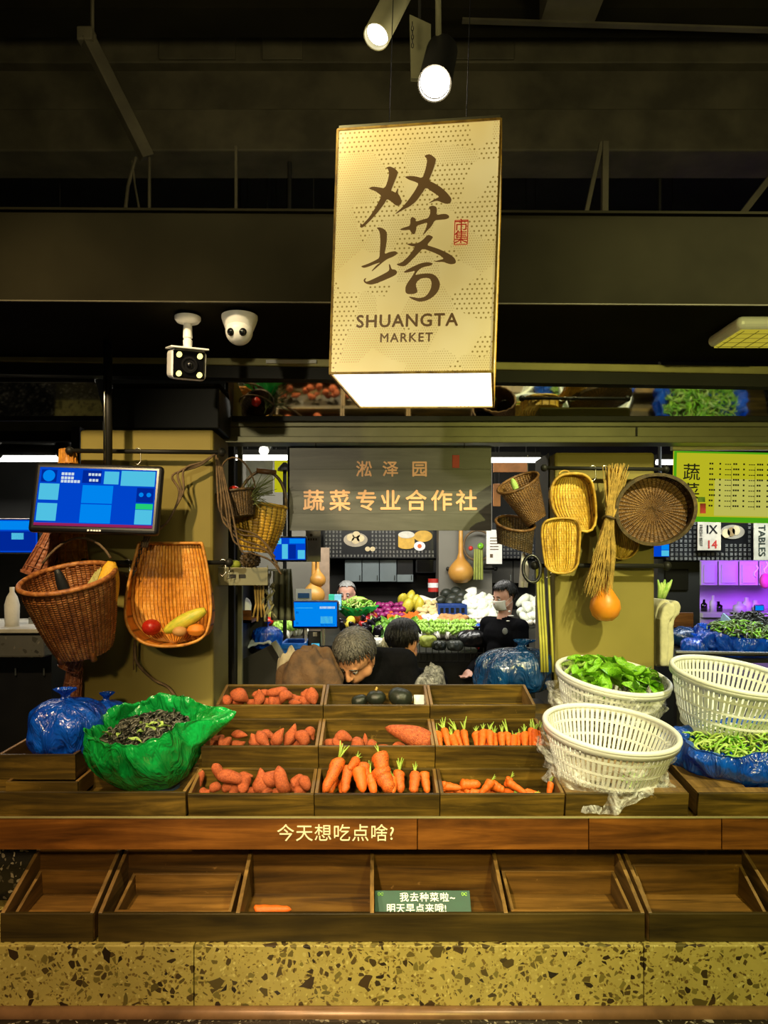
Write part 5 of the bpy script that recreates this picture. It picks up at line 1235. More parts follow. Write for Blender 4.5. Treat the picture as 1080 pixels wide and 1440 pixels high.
# stalks, ring and glove left of the right pillar
sk = MB()
for k, u in enumerate((757, 761, 765, 773)): sk.tube([P(u-2, 798, 3.08), P(u, 850, 3.07), P(u+3, 900, 3.05), P(u+5, 945, 3.05)], .0055, 6)
tag(sk.build('hanging_stalks', m_plain('yellow_stalk', (.42, .40, .05), .5), at=P(765, 945, 3.05), smooth=True, fix=False), 'long yellow-green stalks hanging from the lower rail left of the right pillar', 'stalks')
tag(MB().tube([P(748, 800, 3.02)+Vector((math.cos(k)*.036, .01*math.sin(k), math.sin(k)*.055)) for k in [2*PI*i/24 for i in range(24)]], .007, 8, closed=True).build('black_ring', M['black_plastic'], at=P(748, 820, 3.02), smooth=True), 'black oval ring hanging at the end of the lower right rail', 'ring')
gl = MB()
gl.tube([P(736, 778, 3.3), P(742, 740, 3.35), (PX(742, 3.42), 3.42, PZ(640, 3.42))], .0015, 4)
for (u, r_) in ((733, .014), (739, .011)): gl.tube([P(736, 778, 3.3), P(u+2, 800, 3.3), P(u, 826, 3.3)], [.008, .012, r_*.9], 8)
tag(gl.build('white_glove', M['white_cloth'], at=P(735, 826, 3.3), smooth=True), 'limp white glove hanging left of the black ring', 'glove')
# ================================================================== wooden signboard
YS = 3.3
sg = thing('signboard', 'grey wooden signboard with copper lettering hanging in the middle', 'sign', P(549, 746, YS))
zz = [746, 722, 690, 660, 630]
for a_, b_ in zip(zz[:-1], zz[1:]):
    MB().box(PX(407, YS), PX(691, YS), YS, YS+.022, PZ(a_, YS)+.0002, PZ(b_, YS)-.0002).build('plank', M['signwood'], sg, bevel=.0005)
xs = (512, 549, 590)
for ch_, u in zip('淞泽园', xs):
    MB().mesh(text_mesh(ch_, .074, .0015, off=.0026), Matrix.Translation(P(u, 661, YS-.0015)) @ FRONT).build('letter', M['copper_letter'], sg, fix=False)
for ch_, u in zip('蔬菜专业合作社', (441, 478, 515, 549, 585, 621, 656)):
    MB().mesh(text_mesh(ch_, .098, .0015, off=.0036), Matrix.Translation(P(u, 706, YS-.0015)) @ FRONT).build('letter', M['copper_letter'], sg, fix=False)
MB().box(PX(636, YS), PX(646, YS), YS-.002, YS, PZ(658, YS), PZ(640, YS)).build('red_seal', M['red_paint'], sg, bevel=.004)
for u in (444, 653):
    MB().tube([P(u, 634, YS+.005), P(u, 622, YS+.01)], .003, 6).build('hook', M['chrome'], sg)
MB().box(PX(409, 3.42), PX(690, 3.42), 3.40, 3.44, PZ(632, 3.42), PZ(620, 3.42)).build('hanger_rail', M['black_steel'], sg)
# ================================================================== yellow price board
YM = 3.42
mn = thing('price_board', 'bright yellow-green price board with black headings at the right', 'board', P(1030, 731, YM))
x0, x1, z0, z1 = PX(946, YM), PX(1165, YM), PZ(733, YM), PZ(634, YM)
Rm = Matrix.Translation((x0, YM, z0)) @ Matrix.Rotation(math.radians(1.2), 4, 'Y') @ Matrix.Translation((-x0, -YM, -z0))
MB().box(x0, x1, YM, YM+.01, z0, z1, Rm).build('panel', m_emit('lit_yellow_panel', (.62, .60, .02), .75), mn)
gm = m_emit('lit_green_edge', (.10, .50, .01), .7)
for (a_, b_, c_, d_) in ((x0, x1, z0, z0+.024), (x0, x0+.012, z0, z1), (x0, x1, z1-.008, z1)): MB().box(a_, b_, YM-.002, YM, c_, d_, Rm).build('green_border', gm, mn)
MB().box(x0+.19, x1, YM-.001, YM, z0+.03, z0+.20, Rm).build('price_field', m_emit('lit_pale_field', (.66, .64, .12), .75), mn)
bl = M['black_plastic']
for ch_, v in (('蔬', 665), ('菜', 692)): MB().mesh(text_mesh(ch_, .082, .0005, off=.001), Rm @ Matrix.Translation(P(971, v, YM-.003)) @ FRONT).build('heading', bl, mn, fix=False)
pm = MB(); rnd = random.Random(2)
for c_ in range(4):
    for r_ in range(9):
        v = 652+r_*7.4; u = 996+c_*33.5
        for (o_, n_) in ((0, 2+rnd.randrange(2)), (14, 1), (22, 3)):
            for q in range(n_):
                p = P(u+o_+q*3.1, v, YM-.002); pm.box(p.x, p.x+.0075, p.y-.0008, p.y, p.z, p.z+(.008 if o_ < 20 else .004), Rm)
pm.build('price_marks', bl, mn, fix=False)['kind'] = 'stuff'
for u in (1027, 1060): p = P(u, 715, YM-.002); MB().box(p.x, p.x+.0015, p.y-.001, p.y, p.z, p.z+.2, Rm).build('column_rule', M['flange'], mn)
MB().box(PX(984, YM), PX(992, YM), YM-.004, YM-.002, PZ(722, YM), PZ(708, YM)).build('farmer_print', M['red_paint'], mn)
MB().box(PX(981, YM), PX(991, YM), YM-.004, YM-.002, PZ(706, YM), PZ(699, YM)).build('farmer_print', M['leaf'], mn)
tag(MB().box(PX(945, YM), PX(1165, YM), YM-.01, YM+.02, PZ(633, YM), PZ(627, YM)).build('board_rail', M['flange'], at=P(1000, 633, YM)), 'slim yellowish rail along the top of the price board', 'rail')
# ================================================================== far vegetable stall
import numpy as np
def wires(o, us, v, Y, top=5.3):
    for u in us:
        p = P(u, v, Y); MB().tube([p, (p.x, p.y, top)], .003, 5).build('hanging_wire', M['black_steel'], o)
def Yf(v): return 6.1+(908-v)/(908-848)*1.3
def FP(u, v, dy=0): return P(u, v, Yf(v)+dy)
ds = thing('far_stand', 'dark sloping produce stand of the stall across the aisle', 'stand', P(540, 908, 6.1))
a0, a1 = FP(345, 912, -.02), FP(345, 846, .05)
MB().prism([(6.08, .0), (6.08, a0.z-.05), (a1.y, a1.z-.08), (a1.y, 0)], lambda y, z: (-1.25, y, z), (3.05, 0, 0)).build('stand_body', M['black_steel'], ds)
cg = MB()
for u in range(500, 720, 9): cg.bar(P(u, 906, 6.0), P(u, 930, 6.0), .006)
for v in (906, 918, 930): cg.bar(P(500, v, 6.0), P(725, v, 6.0), .006)
cg.build('front_cage', M['black_steel'], ds, fix=False)
def sph(name, mat, sx=1, sy=1, sz=1, lob=0, la=.05, nu=14, nv=9):
    return MB().ell((0,0,0), (sx, sy, sz), None, nu, nv, fn=(lambda p: 1+la*math.cos(lob*math.atan2(p.y, p.x))) if lob else None).data(name, mat, smooth=True)
def scatter(name, me, spots, r, lab, cat, group, seed=0, tilt=.6, dy=0.):
    rnd = random.Random(seed)
    for (u, v) in spots:
        m_ = rnd.choice(me) if isinstance(me, list) else me
        rr = r*rnd.uniform(.85, 1.15); inst(name, m_, FP(u, v, dy), (rnd.uniform(-tilt, tilt), rnd.uniform(-tilt, tilt), rnd.random()*6), rr, lab, cat, group)
def field(u0, u1, v0, v1, nu, nv, seed=0, jit=.35):
    rnd = random.Random(seed); out = []
    for j in range(nv):
        for i in range(nu):
            out.append((u0+(u1-u0)*(i+.5*(j % 2)+.25+rnd.uniform(-jit, jit)*.6)/nu, v0+(v1-v0)*(j+.5+rnd.uniform(-jit, jit)*.6)/nv))
    return out
onion = sph('red_onion', m_veg('onion_purple', (.28, .015, .13), (.15, .008, .07), 14, .3), 1, 1, .85)
scatter('red_onion', onion, field(524, 568, 848, 869, 7, 3, 1), .038, 'purple onion in the heap on the far stand', 'onion', 'purple onions on the far stand', 1)
mango = sph('yellow_squash', m_veg('yellow_squash', (.62, .48, .03), (.35, .32, .03), 6, .4), 1, .8, 1.5, 8, .05)
scatter('yellow_squash', mango, [(567, 845), (577, 842), (585, 848), (573, 853), (590, 853)], .055, 'yellow-green ribbed squash on the far stand behind the onions', 'squash', 'yellow squashes on the far stand', 2)
ging = sph('ginger_root', m_veg('ginger_cream', (.66, .52, .25), (.5, .36, .13), 14, .6), 1.5, .9, .8, 3, .15)
scatter('ginger_root', ging, field(588, 615, 846, 868, 5, 4, 3), .034, 'cream ginger root on the far stand left of the blue crate', 'ginger', 'ginger roots on the far stand', 3)
bc = thing('blue_crate', 'blue plastic crate of dark melons on the far stand', 'crate', FP(636, 866))
p0, p1 = FP(616, 866, -.03), FP(657, 866, -.03)
bm_ = m_plain('crate_blue', (.01, .045, .22), .4)
MB().box(p0.x, p1.x, p0.y, p0.y+.012, p0.z, p0.z+.105).build('front_panel', bm_, bc, bevel=.003)
MB().box(p0.x, p1.x, p0.y+.25, p0.y+.262, p0.z, p0.z+.105).build('back_panel', bm_, bc)
for x in (p0.x, p1.x-.012): MB().box(x, x+.012, p0.y+.012, p0.y+.25, p0.z, p0.z+.105).build('side_panel', bm_, bc)
for k in range(5): MB().box(p0.x+.02+k*.05, p0.x+.05+k*.05, p0.y-.004, p0.y+.001, p0.z+.03, p0.z+.075).build('slot', M['black_plastic'], bc)
mel = sph('dark_melon', m_veg('dark_melon', (.035, .04, .03), (.015, .018, .012), 12, .4), 1.2, 1, .9, 10, .03)
scatter('dark_melon', mel, [(620, 845), (633, 848), (646, 846), (655, 846), (628, 836), (641, 832), (650, 838), (637, 842)], .062, 'dark round melon piled in the blue crate', 'melon', 'dark melons in the blue crate', 4, dy=.1)
cab = MB().ell((0,0,0), (.8, .8, 1.35), None, 14, 10, fn=lambda p: 1+.05*math.cos(3*math.atan2(p.y, p.x)+4*p.z)).data('napa_cabbage', m_veg('napa_white', (.82, .83, .72), (.66, .70, .50), 9, .5), smooth=True)
scatter('napa_cabbage', cab, field(656, 692, 838, 866, 5, 4, 5)+field(688, 706, 842, 864, 2, 3, 15), .058, 'white wrapped cabbage stacked left of the guard on the far stand', 'cabbage', 'white cabbages left of the guard', 5, 1.3)
scatter('napa_cabbage', cab, field(733, 778, 840, 872, 6, 4, 6), .058, 'white wrapped cabbage stacked right of the guard on the far stand', 'cabbage', 'white cabbages right of the guard', 6, 1.3)
gar = sph('garlic_bulb', m_veg('garlic_white', (.80, .76, .68), (.66, .6, .5), 9, .5), 1, 1, .9, 6, .05)
scatter('garlic_bulb', gar, field(656, 692, 866, 878, 8, 2, 7)+field(735, 778, 872, 880, 8, 1, 8), .026, 'small white garlic bulb below the cabbages on the far stand', 'garlic', 'garlic bulbs on the far stand', 7)
for i in range(15):
    u = 547+i*3.2; a = FP(u+random.uniform(-1, 1), 863+random.uniform(-1.5, 1.5), .02); b = FP(u, 878, -.02)
    carrot(a, b, .042, carrot_me[i % 5], 'orange carrot in the upright row on the far stand', 'carrots on the far stand', 0, i)
ptm = sph('tan_potato', m_veg('tan_potato', (.50, .26, .09), (.36, .17, .05), 12, .6), 1.3, 1, .9)
scatter('tan_potato', ptm, field(617, 655, 861, 875, 7, 3, 9), .036, 'tan potato heaped below the blue crate on the far stand', 'potato', 'tan potatoes on the far stand', 9)
ctn = sph('small_melon', m_veg('pale_blue_melon', (.55, .62, .66), (.75, .75, .7), 8, .4), 1, 1, 1)
scatter('small_melon', ctn, field(595, 617, 866, 876, 4, 2, 10), .030, 'small pale round vegetable between the carrots and potatoes', 'vegetable', 'pale round vegetables on the far stand', 10)
pep = [sph('bell_pepper', m_veg('pepper_%d' % i, c, tuple(x*.6 for x in c), 6, .25), 1, 1, 1.1, 4, .08) for i, c in enumerate(((.42, .015, .02), (.75, .16, .01), (.30, .01, .03)))]
scatter('bell_pepper', pep, [(502, 868), (509, 866), (515, 873), (521, 868), (526, 873), (510, 879), (518, 880), (525, 866)], .046, 'red or orange bell pepper piled right of the checkout screen', 'pepper', 'bell peppers on the far stand', 11)
scatter('lemon', sph('lemon', m_veg('lemon', (.70, .55, .05), (.55, .42, .03)), 1, 1, 1.2), [(493, 874), (491, 879)], .045, 'yellow lemon left of the bell peppers on the far stand', 'lemon', 'lemons on the far stand', 12)
egg = MB().tube([(0, 0, i/11-.5) for i in range(12)], [max(.02, .16*math.sin(PI*(.05+.9*i/11))**.5) for i in range(12)], 10).data('eggplant', m_veg('eggplant_black', (.016, .012, .02), (.008, .006, .01), 8, .2), smooth=True)
rnd = random.Random(5)
for k in range(26):
    u = 478+rnd.random()*54 if k < 14 else 500+rnd.random()*36; v = 876+rnd.random()*18 if k < 14 else 884+rnd.random()*10
    inst('eggplant', egg, FP(u, v, -.02), (rnd.uniform(.6, 1.2), rnd.uniform(-.5, .5), rnd.uniform(-.7, .7)), .20, 'black eggplant heaped below the bell peppers on the far stand', 'eggplant', 'eggplants on the far stand')
def greens(name, u0, u1, v0, v1, n, mats, lab, grp, seed, sz=.15):
    rnd = random.Random(seed)
    for k in range(n):
        u = u0+(u1-u0)*(k+rnd.random())/n; v = rnd.uniform(v0, v1)
        inst(name, rnd.choice(mats), FP(u, v, rnd.uniform(-.05, .05)), (rnd.uniform(.7, 1.4), rnd.uniform(-.5, .5), rnd.uniform(-.8, .8)), sz*rnd.uniform(.8, 1.2), lab, 'greens', grp)
lv = [leaf_mesh(i+50, m_plain('bright_leaf_%d' % i, c, .45, 0, .5, 20, .2), .42, .5) for i, c in enumerate(((.26, .55, .05), (.38, .66, .09), (.16, .42, .03)))]
greens('celery_leaf', 526, 585, 875, 893, 60, lv, 'bright green leafy stalk in the left half of the far greens row', 'leafy greens on the far stand', 1)
bok = []
for i in range(3):
    b = MB()
    for k in range(5):
        a = 2*PI*k/5+i; b.tube([(math.cos(a)*.05, math.sin(a)*.05, -.5), (math.cos(a)*.14, math.sin(a)*.14, -.1), (math.cos(a)*.16, math.sin(a)*.16, .15)], [.09, .08, .06], 6, mi=0)
        b.ell((math.cos(a)*.20, math.sin(a)*.20, .30), (.14, .14, .24), None, 8, 6, 1)
    bok.append(b.data('bok_choy', [M['white_cloth'], lv[1].materials[0]], smooth=True, fix=False))
rnd = random.Random(9)
for k in range(42):
    u = 586+(672-586)*(k+.5)/42; v = 879+6*(k % 3)
    inst('bok_choy', bok[k % 3], FP(u, v), (rnd.uniform(.2, .9), rnd.uniform(-.4, .4), rnd.random()*6), .105, 'white-stemmed bok choy in the right half of the far greens row', 'bok choy', 'bok choy on the far stand')
# left end of the far stand
inst('cabbage', sph('cabbage', m_veg('cabbage_yellow', (.62, .62, .16), (.42, .48, .08), 7, .5), 1.1, 1, .85, 7, .03), FP(394, 868), (0,0,0), .115, 'big yellow-green cabbage left of the checkout screen', 'cabbage')
rnd = random.Random(14)
for k in range(16):
    inst('bok_choy', bok[k % 3], FP(384+rnd.random()*44, 878+rnd.random()*14), (rnd.uniform(.2, 1), rnd.uniform(-.5, .5), rnd.random()*6), .13, 'white-stemmed bok choy heaped below the yellow-green cabbage', 'bok choy', 'bok choy by the cabbage')
tmt = bpy.data.meshes['tomato']
for k, (u, v) in enumerate(((371, 873), (377, 874), (408, 870), (412, 866))): inst('tomato', tmt, FP(u, v), (0,0,k), .05, 'red tomato on the far stand around the yellow-green cabbage', 'tomato', 'tomatoes by the cabbage')
gbn = MB().grid(lambda i, j: FP(501, 866)+Vector((math.cos(2*PI*i)*(.10+.11*j+.012*math.sin(2*PI*i*9)), math.sin(2*PI*i)*(.08+.09*j), .09*j+.01*math.sin(2*PI*i*5))), 60, 8, cu=True)
tag(gbn.build('green_sack', M['bag_green'], at=FP(501, 866), smooth=True), 'open green bag of beans on the far stand below the old man', 'bag')
heap('green_beans', Matrix.Translation(FP(501, 866)), .16, .14, .085, 170, [lv[0].materials[0], M['leaf_pale'], M['husk']], 'green beans heaped in the far green bag', 'beans', .10, .009, 2, .06)
veg_line('zucchini', spindle(.5, end=.45), lv[1].materials[0], P(490, 845, 6.95), P(514, 843, 6.95), .07, 'pale green zucchini lying on the heap of beans', 'zucchini')
# bagged goods along the front edge of the far stand
for (u, v, r_, mat, lab) in ((510, 900, .085, M['leaf_pale'], 'clear bag of pale cabbage at the front edge of the far stand'), (530, 900, .06, M['white_cloth'], 'white plastic bag at the front edge of the far stand'), (550, 902, .08, m_plain('bagged_cream', (.6, .52, .3), .4), 'bag of cream vegetables left of the dark haired person'), (602, 900, .075, m_veg('green_melon', (.35, .38, .06), (.2, .25, .03)), 'olive green melon right of the dark haired person'), (618, 904, .06, M['squash'], 'dark squash at the front edge of the far stand'), (640, 905, .065, mel.materials[0], 'dark melon at the right front edge of the far stand')):
    tied_bag('produce_bag' if 'bag' in lab else 'melon', FP(u, v+10, -.06), r_, r_*1.5, mat, lab, u)
tied_bag('black_sack', FP(670, 909), .13, .16, M['black_plastic'], 'bulging black sack left of the guard', 3, sx=1.25)
inst('red_apple', tmt, FP(676, 909, -.02), (0,0,0), .045, 'round red fruit in front of the black sack', 'fruit')
tied_bag('blue_packet', FP(678, 886), .07, .07, M['bag_blue'], 'small bright blue bag beside the guard on the far stand', 9)
# ------------------------------------------------------------------ back wall of the far stall
YW = 8.6
tag(MB().box(PX(440, YW), PX(622, YW), YW, YW+.05, .0, PZ(640, YW)).build('wall_stall', M['black_steel'], at=(PX(531, YW), YW, 0)), kind='structure')
tx = thing('printed_panel', 'black panel printed with rows of white characters and two food pictures', 'panel', P(535, 785, 8.2))
MB().box(PX(455, 8.2), PX(616, 8.2), 8.2, 8.24, PZ(785, 8.2), PZ(735, 8.2)).build('panel_board', M['black_plastic'], tx)
M['dim_print'] = m_plain('grey_print', (.34, .33, .29), .6)
def marks(b, u0, u1, v0, v1, Y, du, dv, skip=None, seed=1, sz=.55):
    rnd = random.Random(seed); k = Y/F; u = u0
    while u < u1:
        v = v0
        while v < v1:
            if not (skip and skip(u, v)):
                c = P(u, v, Y); w_ = du*k*sz; h_ = dv*k*sz
                for s in range(3): zc = c.z+(s-1)*h_*.42; b.box(c.x-w_/2, c.x+w_/2*rnd.uniform(.5, 1), Y-.004, Y-.001, zc-h_*.09, zc+h_*.09)
                for s in range(2): xc = c.x+rnd.uniform(-.4, .4)*w_; b.box(xc-w_*.08, xc+w_*.08, Y-.004, Y-.001, c.z-h_/2, c.z+h_/2)
            v += dv
        u += du
sk_ = lambda u, v: (482 < u < 520 and 744 < v < 778) or (556 < u < 612 and 742 < v < 776)
b = MB(); marks(b, 459, 614, 748, 784, 8.2, 5.0, 5.6, sk_); b.build('character_print', M['dim_print'], tx, fix=False)['kind'] = 'stuff'
def disc(u, v, ru, rv, Y, mat, nm, par, th=.003):
    k = Y/F; c = P(u, v, Y); n = 24
    b = MB(); b.prism([(c.x+math.cos(2*PI*i/n)*ru*k, c.z+math.sin(2*PI*i/n)*rv*k) for i in range(n)], lambda x, z: (x, Y, z), (0, -th, 0)); return b.build(nm, mat, par)
bunm = m_plain('bun_print', (.78, .62, .34), .6); gold = m_plain('steamer_print', (.72, .42, .05), .6)
disc(500, 759, 17, 10, 8.194, m_plain('bowl_print', (.45, .38, .27), .6), 'bowl_picture', tx)
for (u, v) in ((493, 756), (501, 752), (507, 757), (500, 760)): disc(u, v, 5.5, 5, 8.19, bunm, 'bun_picture', tx)
for (u, v) in ((517, 772), (524, 772)): disc(u, v, 3.6, 3.4, 8.19, bunm, 'egg_picture', tx)
MB().box(PX(560, 8.194), PX(583, 8.194), 8.19, 8.194, PZ(769, 8.19), PZ(752, 8.19)).build('steamer_picture', gold, tx); disc(571.5, 752, 11.5, 5, 8.187, m_plain('steamer_top', (.75, .72, .6), .6), 'steamer_picture', tx); disc(571.5, 768, 11.5, 4, 8.19, gold, 'steamer_picture', tx)
disc(595, 754, 13, 8, 8.188, gold, 'lid_picture', tx); disc(590, 768, 8, 6.5, 8.184, M['white_plastic'], 'napkin_picture', tx); disc(590, 768, 3, 3, 8.18, M['carrot'], 'egg_yolk_picture', tx)
cbm = m_plain('steel_cabinet', (.20, .24, .25), .35, .3, .15, 4)
for k, (a, b_, m__) in enumerate(((485, 508.5, cbm), (509.5, 533, cbm), (534, 557.5, cbm), (558.5, 581, M['black_plastic']))):
    o = thing('wall_cabinet', ['pale steel wall cabinet, leftmost under the printed panel', 'pale steel wall cabinet, second from the left under the printed panel', 'pale steel wall cabinet, third from the left under the printed panel', 'dark wall cabinet, fourth from the left under the printed panel'][k], 'cabinet', P((a+b_)/2, 818, 8.3))
    MB().box(PX(a, 8.3), PX(b_, 8.3), 8.3, 8.55, PZ(818, 8.3), PZ(787, 8.3)).build('cabinet_body', m__, o, bevel=.004)
    MB().box(PX(b_-3, 8.3), PX(b_-2, 8.3), 8.29, 8.3, PZ(816, 8.3), PZ(809, 8.3)).build('handle', M['black_steel'], o)
    if k == 3: MB().box(PX(a, 8.3), PX(b_, 8.3), 8.295, 8.3, PZ(818, 8.3), PZ(808, 8.3)).build('lower_panel', cbm, o)
mw = thing('dark_appliance', 'dark box appliance right of the wall cabinets', 'appliance', P(600, 806, 8.3))
MB().box(PX(584, 8.3), PX(617, 8.3), 8.25, 8.55, PZ(806, 8.3), PZ(786, 8.3)).build('casing', M['black_plastic'], mw, bevel=.01)
MB().box(PX(586, 8.3), PX(609, 8.3), 8.245, 8.251, PZ(804, 8.3), PZ(788, 8.3)).build('window', M['glass_black'], mw)
rb_ = thing('red_tin', 'red and white tin standing at the right of the dark stall opening', 'tin', P(610, 832, 8.0))
MB().lathe([(0, 0), (.062, 0), (.062, .14), (0, .14)], P(610, 832, 8.0), n=20).build('tin_body', M['red_paint'], rb_); MB().lathe([(.064, .045), (.064, .095), (.0635, .095), (.0635, .045), (.064, .045)], P(610, 832, 8.0), n=20).build('tin_label', M['white_plastic'], rb_)
cl = MB().grid(lambda i, j: P(565+i*105, 848-i*14+6*math.sin(i*3)-9*j, 7.7+.1*j)+Vector((0, 0, .02*math.sin(i*19+j*3))), 30, 6).build('white_sheet', M['white_cloth'], at=P(600, 848, 7.7), smooth=True)
sol = cl.modifiers.new('thickness', 'SOLIDIFY'); sol.thickness = .015
tag(cl, 'crumpled white sheet rising behind the vegetables on the far stand', 'sheet')
# grey wall right with ladle, wreath and notice
gw = MB().box(PX(617, 7.9), PX(692, 7.9), 7.9, 8.3, 0, PZ(640, 7.9)).build('wall_stall', M['grey_wall'], at=(PX(655, 7.9), 8, 0)); struct(gw)
struct(MB().box(PX(692, 8.6), PX(800, 8.6), 8.6, 8.65, 0, PZ(640, 8.6)).build('wall_stall', M['black_steel'], at=(PX(740, 8.6), 8.6, 0)))
for k, (a, b_) in enumerate(((692, 721), (722, 752))):
    o = thing('wall_cabinet', ['olive grey wall cabinet left of the white glove', 'olive grey wall cabinet behind the white glove'][k], 'cabinet', P(a, 820, 8.4))
    MB().box(PX(a, 8.4), PX(b_, 8.4), 8.4, 8.58, PZ(820, 8.4), PZ(788, 8.4)).build('cabinet_body', M['grey_wall'], o, bevel=.004)
    MB().box(PX(b_-4, 8.4), PX(b_-2.5, 8.4), 8.39, 8.4, PZ(818, 8.4), PZ(808, 8.4)).build('handle', M['chrome'], o)
b = MB(); tp_ = thing('printed_panel', 'black panel printed with white characters behind the glove', 'panel', P(730, 785, 8.2))
MB().box(PX(692, 8.2), PX(760, 8.2), 8.2, 8.24, PZ(785, 8.2), PZ(735, 8.2)).build('panel_board', M['black_plastic'], tp_); marks(b, 694, 758, 750, 784, 8.2, 5, 5.6, None, 4); b.build('character_print', M['dim_print'], tp_, fix=False)['kind'] = 'stuff'
ld = MB().lathe([(0, -.16), (.07, -.15), (.115, -.11), (.135, -.05), (.125, .0), (.09, .05), (.045, .10), (.026, .16), (.022, .30), (.020, .50), (0, .505)], (0,0,0), n=24).build('gourd_ladle', m_veg('ladle_tan', (.50, .26, .05), (.40, .18, .03), 5, .4), smooth=True)
ld.location = P(648, 799, 7.8); tag(ld, 'long-necked tan gourd ladle hanging on the grey wall of the far stall', 'ladle')
rod('black rail on the grey wall behind the tan ladle', P(630, 800, 7.85), P(697, 800, 7.85), .012)
wth = thing('wreath', 'dark hanging wreath with red and green fruit and a green tassel', 'wreath', P(673, 772, 7.8))
MB().tube([P(672, 767, 7.8)+Vector((math.cos(k)*.15, 0, math.sin(k)*.16)) for k in [2*PI*i/28 for i in range(28)]], .012, 8, closed=True).build('ring', M['rope'], wth, smooth=True)
MB().ell(P(676, 768, 7.76), .035, None, 12, 8).build('green_fruit', M['leaf'], wth, smooth=True); MB().ell(P(662, 771, 7.76), .025, None, 12, 8).build('red_fruit', M['red_paint'], wth, smooth=True)
for k in range(4): MB().tube([P(668+k*3.2, 772, 7.77), P(667+k*3.6, 815, 7.77)], .012, 6).build('tassel', m_plain('tassel_green', (.30, .34, .06), .6), wth)
nt = thing('wall_notice', 'white paper notice on the grey wall of the far stall', 'notice', P(695, 793, 7.7))
MB().box(PX(684, 7.7), PX(706, 7.7), 7.7, 7.71, PZ(793, 7.7), PZ(745, 7.7)).build('paper', M['white_cloth'], nt)
b = MB()
for k in range(5): b.box(PX(689, 7.7), PX(701, 7.7), 7.696, 7.7, PZ(757+k*4, 7.7), PZ(756+k*4, 7.7))
b.box(PX(689, 7.7), PX(693, 7.7), 7.696, 7.7, PZ(784, 7.7), PZ(779, 7.7)); b.build('print', M['rope'], nt, fix=False)
# left part of the far stall
struct(MB().box(PX(340, 7.6), PX(444, 7.6), 7.55, 7.65, 0, PZ(640, 7.6)).build('wall_stall', M['grey_wall'], at=(PX(400, 7.6), 7.6, 0)))
struct(MB().box(PX(446, 7.6), PX(463, 7.6), 7.6, 7.7, 0, PZ(770, 7.6)).build('wall_stall', m_plain('pink_beige_wall', (.34, .24, .16), .7), at=(PX(455, 7.6), 7.6, 0)))
for k, (u, v, s, lab) in enumerate(((441, 832, .85, 'brown gourd ladle hanging left of the old man, nearer and lower'), (447, 812, .6, 'round brown gourd ladle hanging behind the lower one'))):
    o = inst('gourd_ladle', ld.data, P(u, v, 7.35), (0, 0, 0), s*1.0, lab, 'ladle')
hn = thing('hanging_notice', 'beige paper notice hanging left of the signboard bottom', 'notice', P(441, 790, 4.4))
MB().box(PX(430, 4.4), PX(451, 4.4), 4.4, 4.405, PZ(790, 4.4), PZ(746, 4.4)).build('paper', m_plain('beige_paper', (.55, .48, .36), .7), hn)
wires(hn, (441,), 746, 4.402); disc(437.5, 752.5, 2, 2.2, 4.398, M['rope'], 'round_mark', hn)
b = MB()
for k in range(4): b.box(PX(433+k*3.5, 4.4), PX(435.2+k*3.5, 4.4), 4.397, 4.4, PZ(760, 4.4), PZ(757, 4.4))
b.build('heading_marks', M['rope'], hn, fix=False)
screen('small_monitor', 'small blue hanging screen left of the beige notice', P(407, 772, 4.2), 50/F*4.2, 36/F*4.2, (0, 0, math.radians(4)), [('light_panel', (.02, .25, .03, .28), cy_), ('light_panel', (.27, .45, .28, .95), cy_), ('light_panel', (.50, .98, .03, .25), lb_), ('dark_panel', (.48, .70, .30, .95), dk_), ('light_panel', (.76, .98, .55, .95), cy_)], .02, None, .010)
wm = bpy.data.objects['small_monitor']
q_ = MB().tube([(0, .02, .05), (0, .02, 3.4)], .012, 8).build('hanger_pole', M['black_steel']); q_.parent = wm
cr = thing('photo_card', 'small white card with blue print above the checkout screen', 'card', P(427, 845, 5.0))
MB().box(PX(416, 5), PX(438, 5), 5, 5.006, PZ(845, 5), PZ(828, 5)).build('card', M['white_plastic'], cr); MB().tube([P(427, 845, 5.004), (PX(427, 5), 5.004, 0)], .006, 6).build('stake', M['chrome'], cr); MB().box(PX(419, 5), PX(435, 5), 4.997, 5, PZ(841, 5), PZ(834, 5)).build('blue_print', m_plain('print_blue', (.03, .12, .35), .5), cr)
for (u0, u1, c_, lab) in ((462, 470, (.04, .55, .35), 'green drink pack left of the old man'), (470, 480, (.25, .6, .8), 'pale blue drink pack left of the old man')):
    o = thing('drink_pack', lab, 'pack', P(u0, 856, 6.9)); MB().box(PX(u0, 6.9), PX(u1, 6.9), 6.9, 6.96, PZ(858, 6.9), PZ(836, 6.9)).build('carton', m_plain('pack_%d' % u0, c_, .4), o, bevel=.003); MB().box(PX(u0+1.5, 6.9), PX(u1-1.5, 6.9), 6.895, 6.9, PZ(850, 6.9), PZ(845, 6.9)).build('white_label', M['white_plastic'], o)
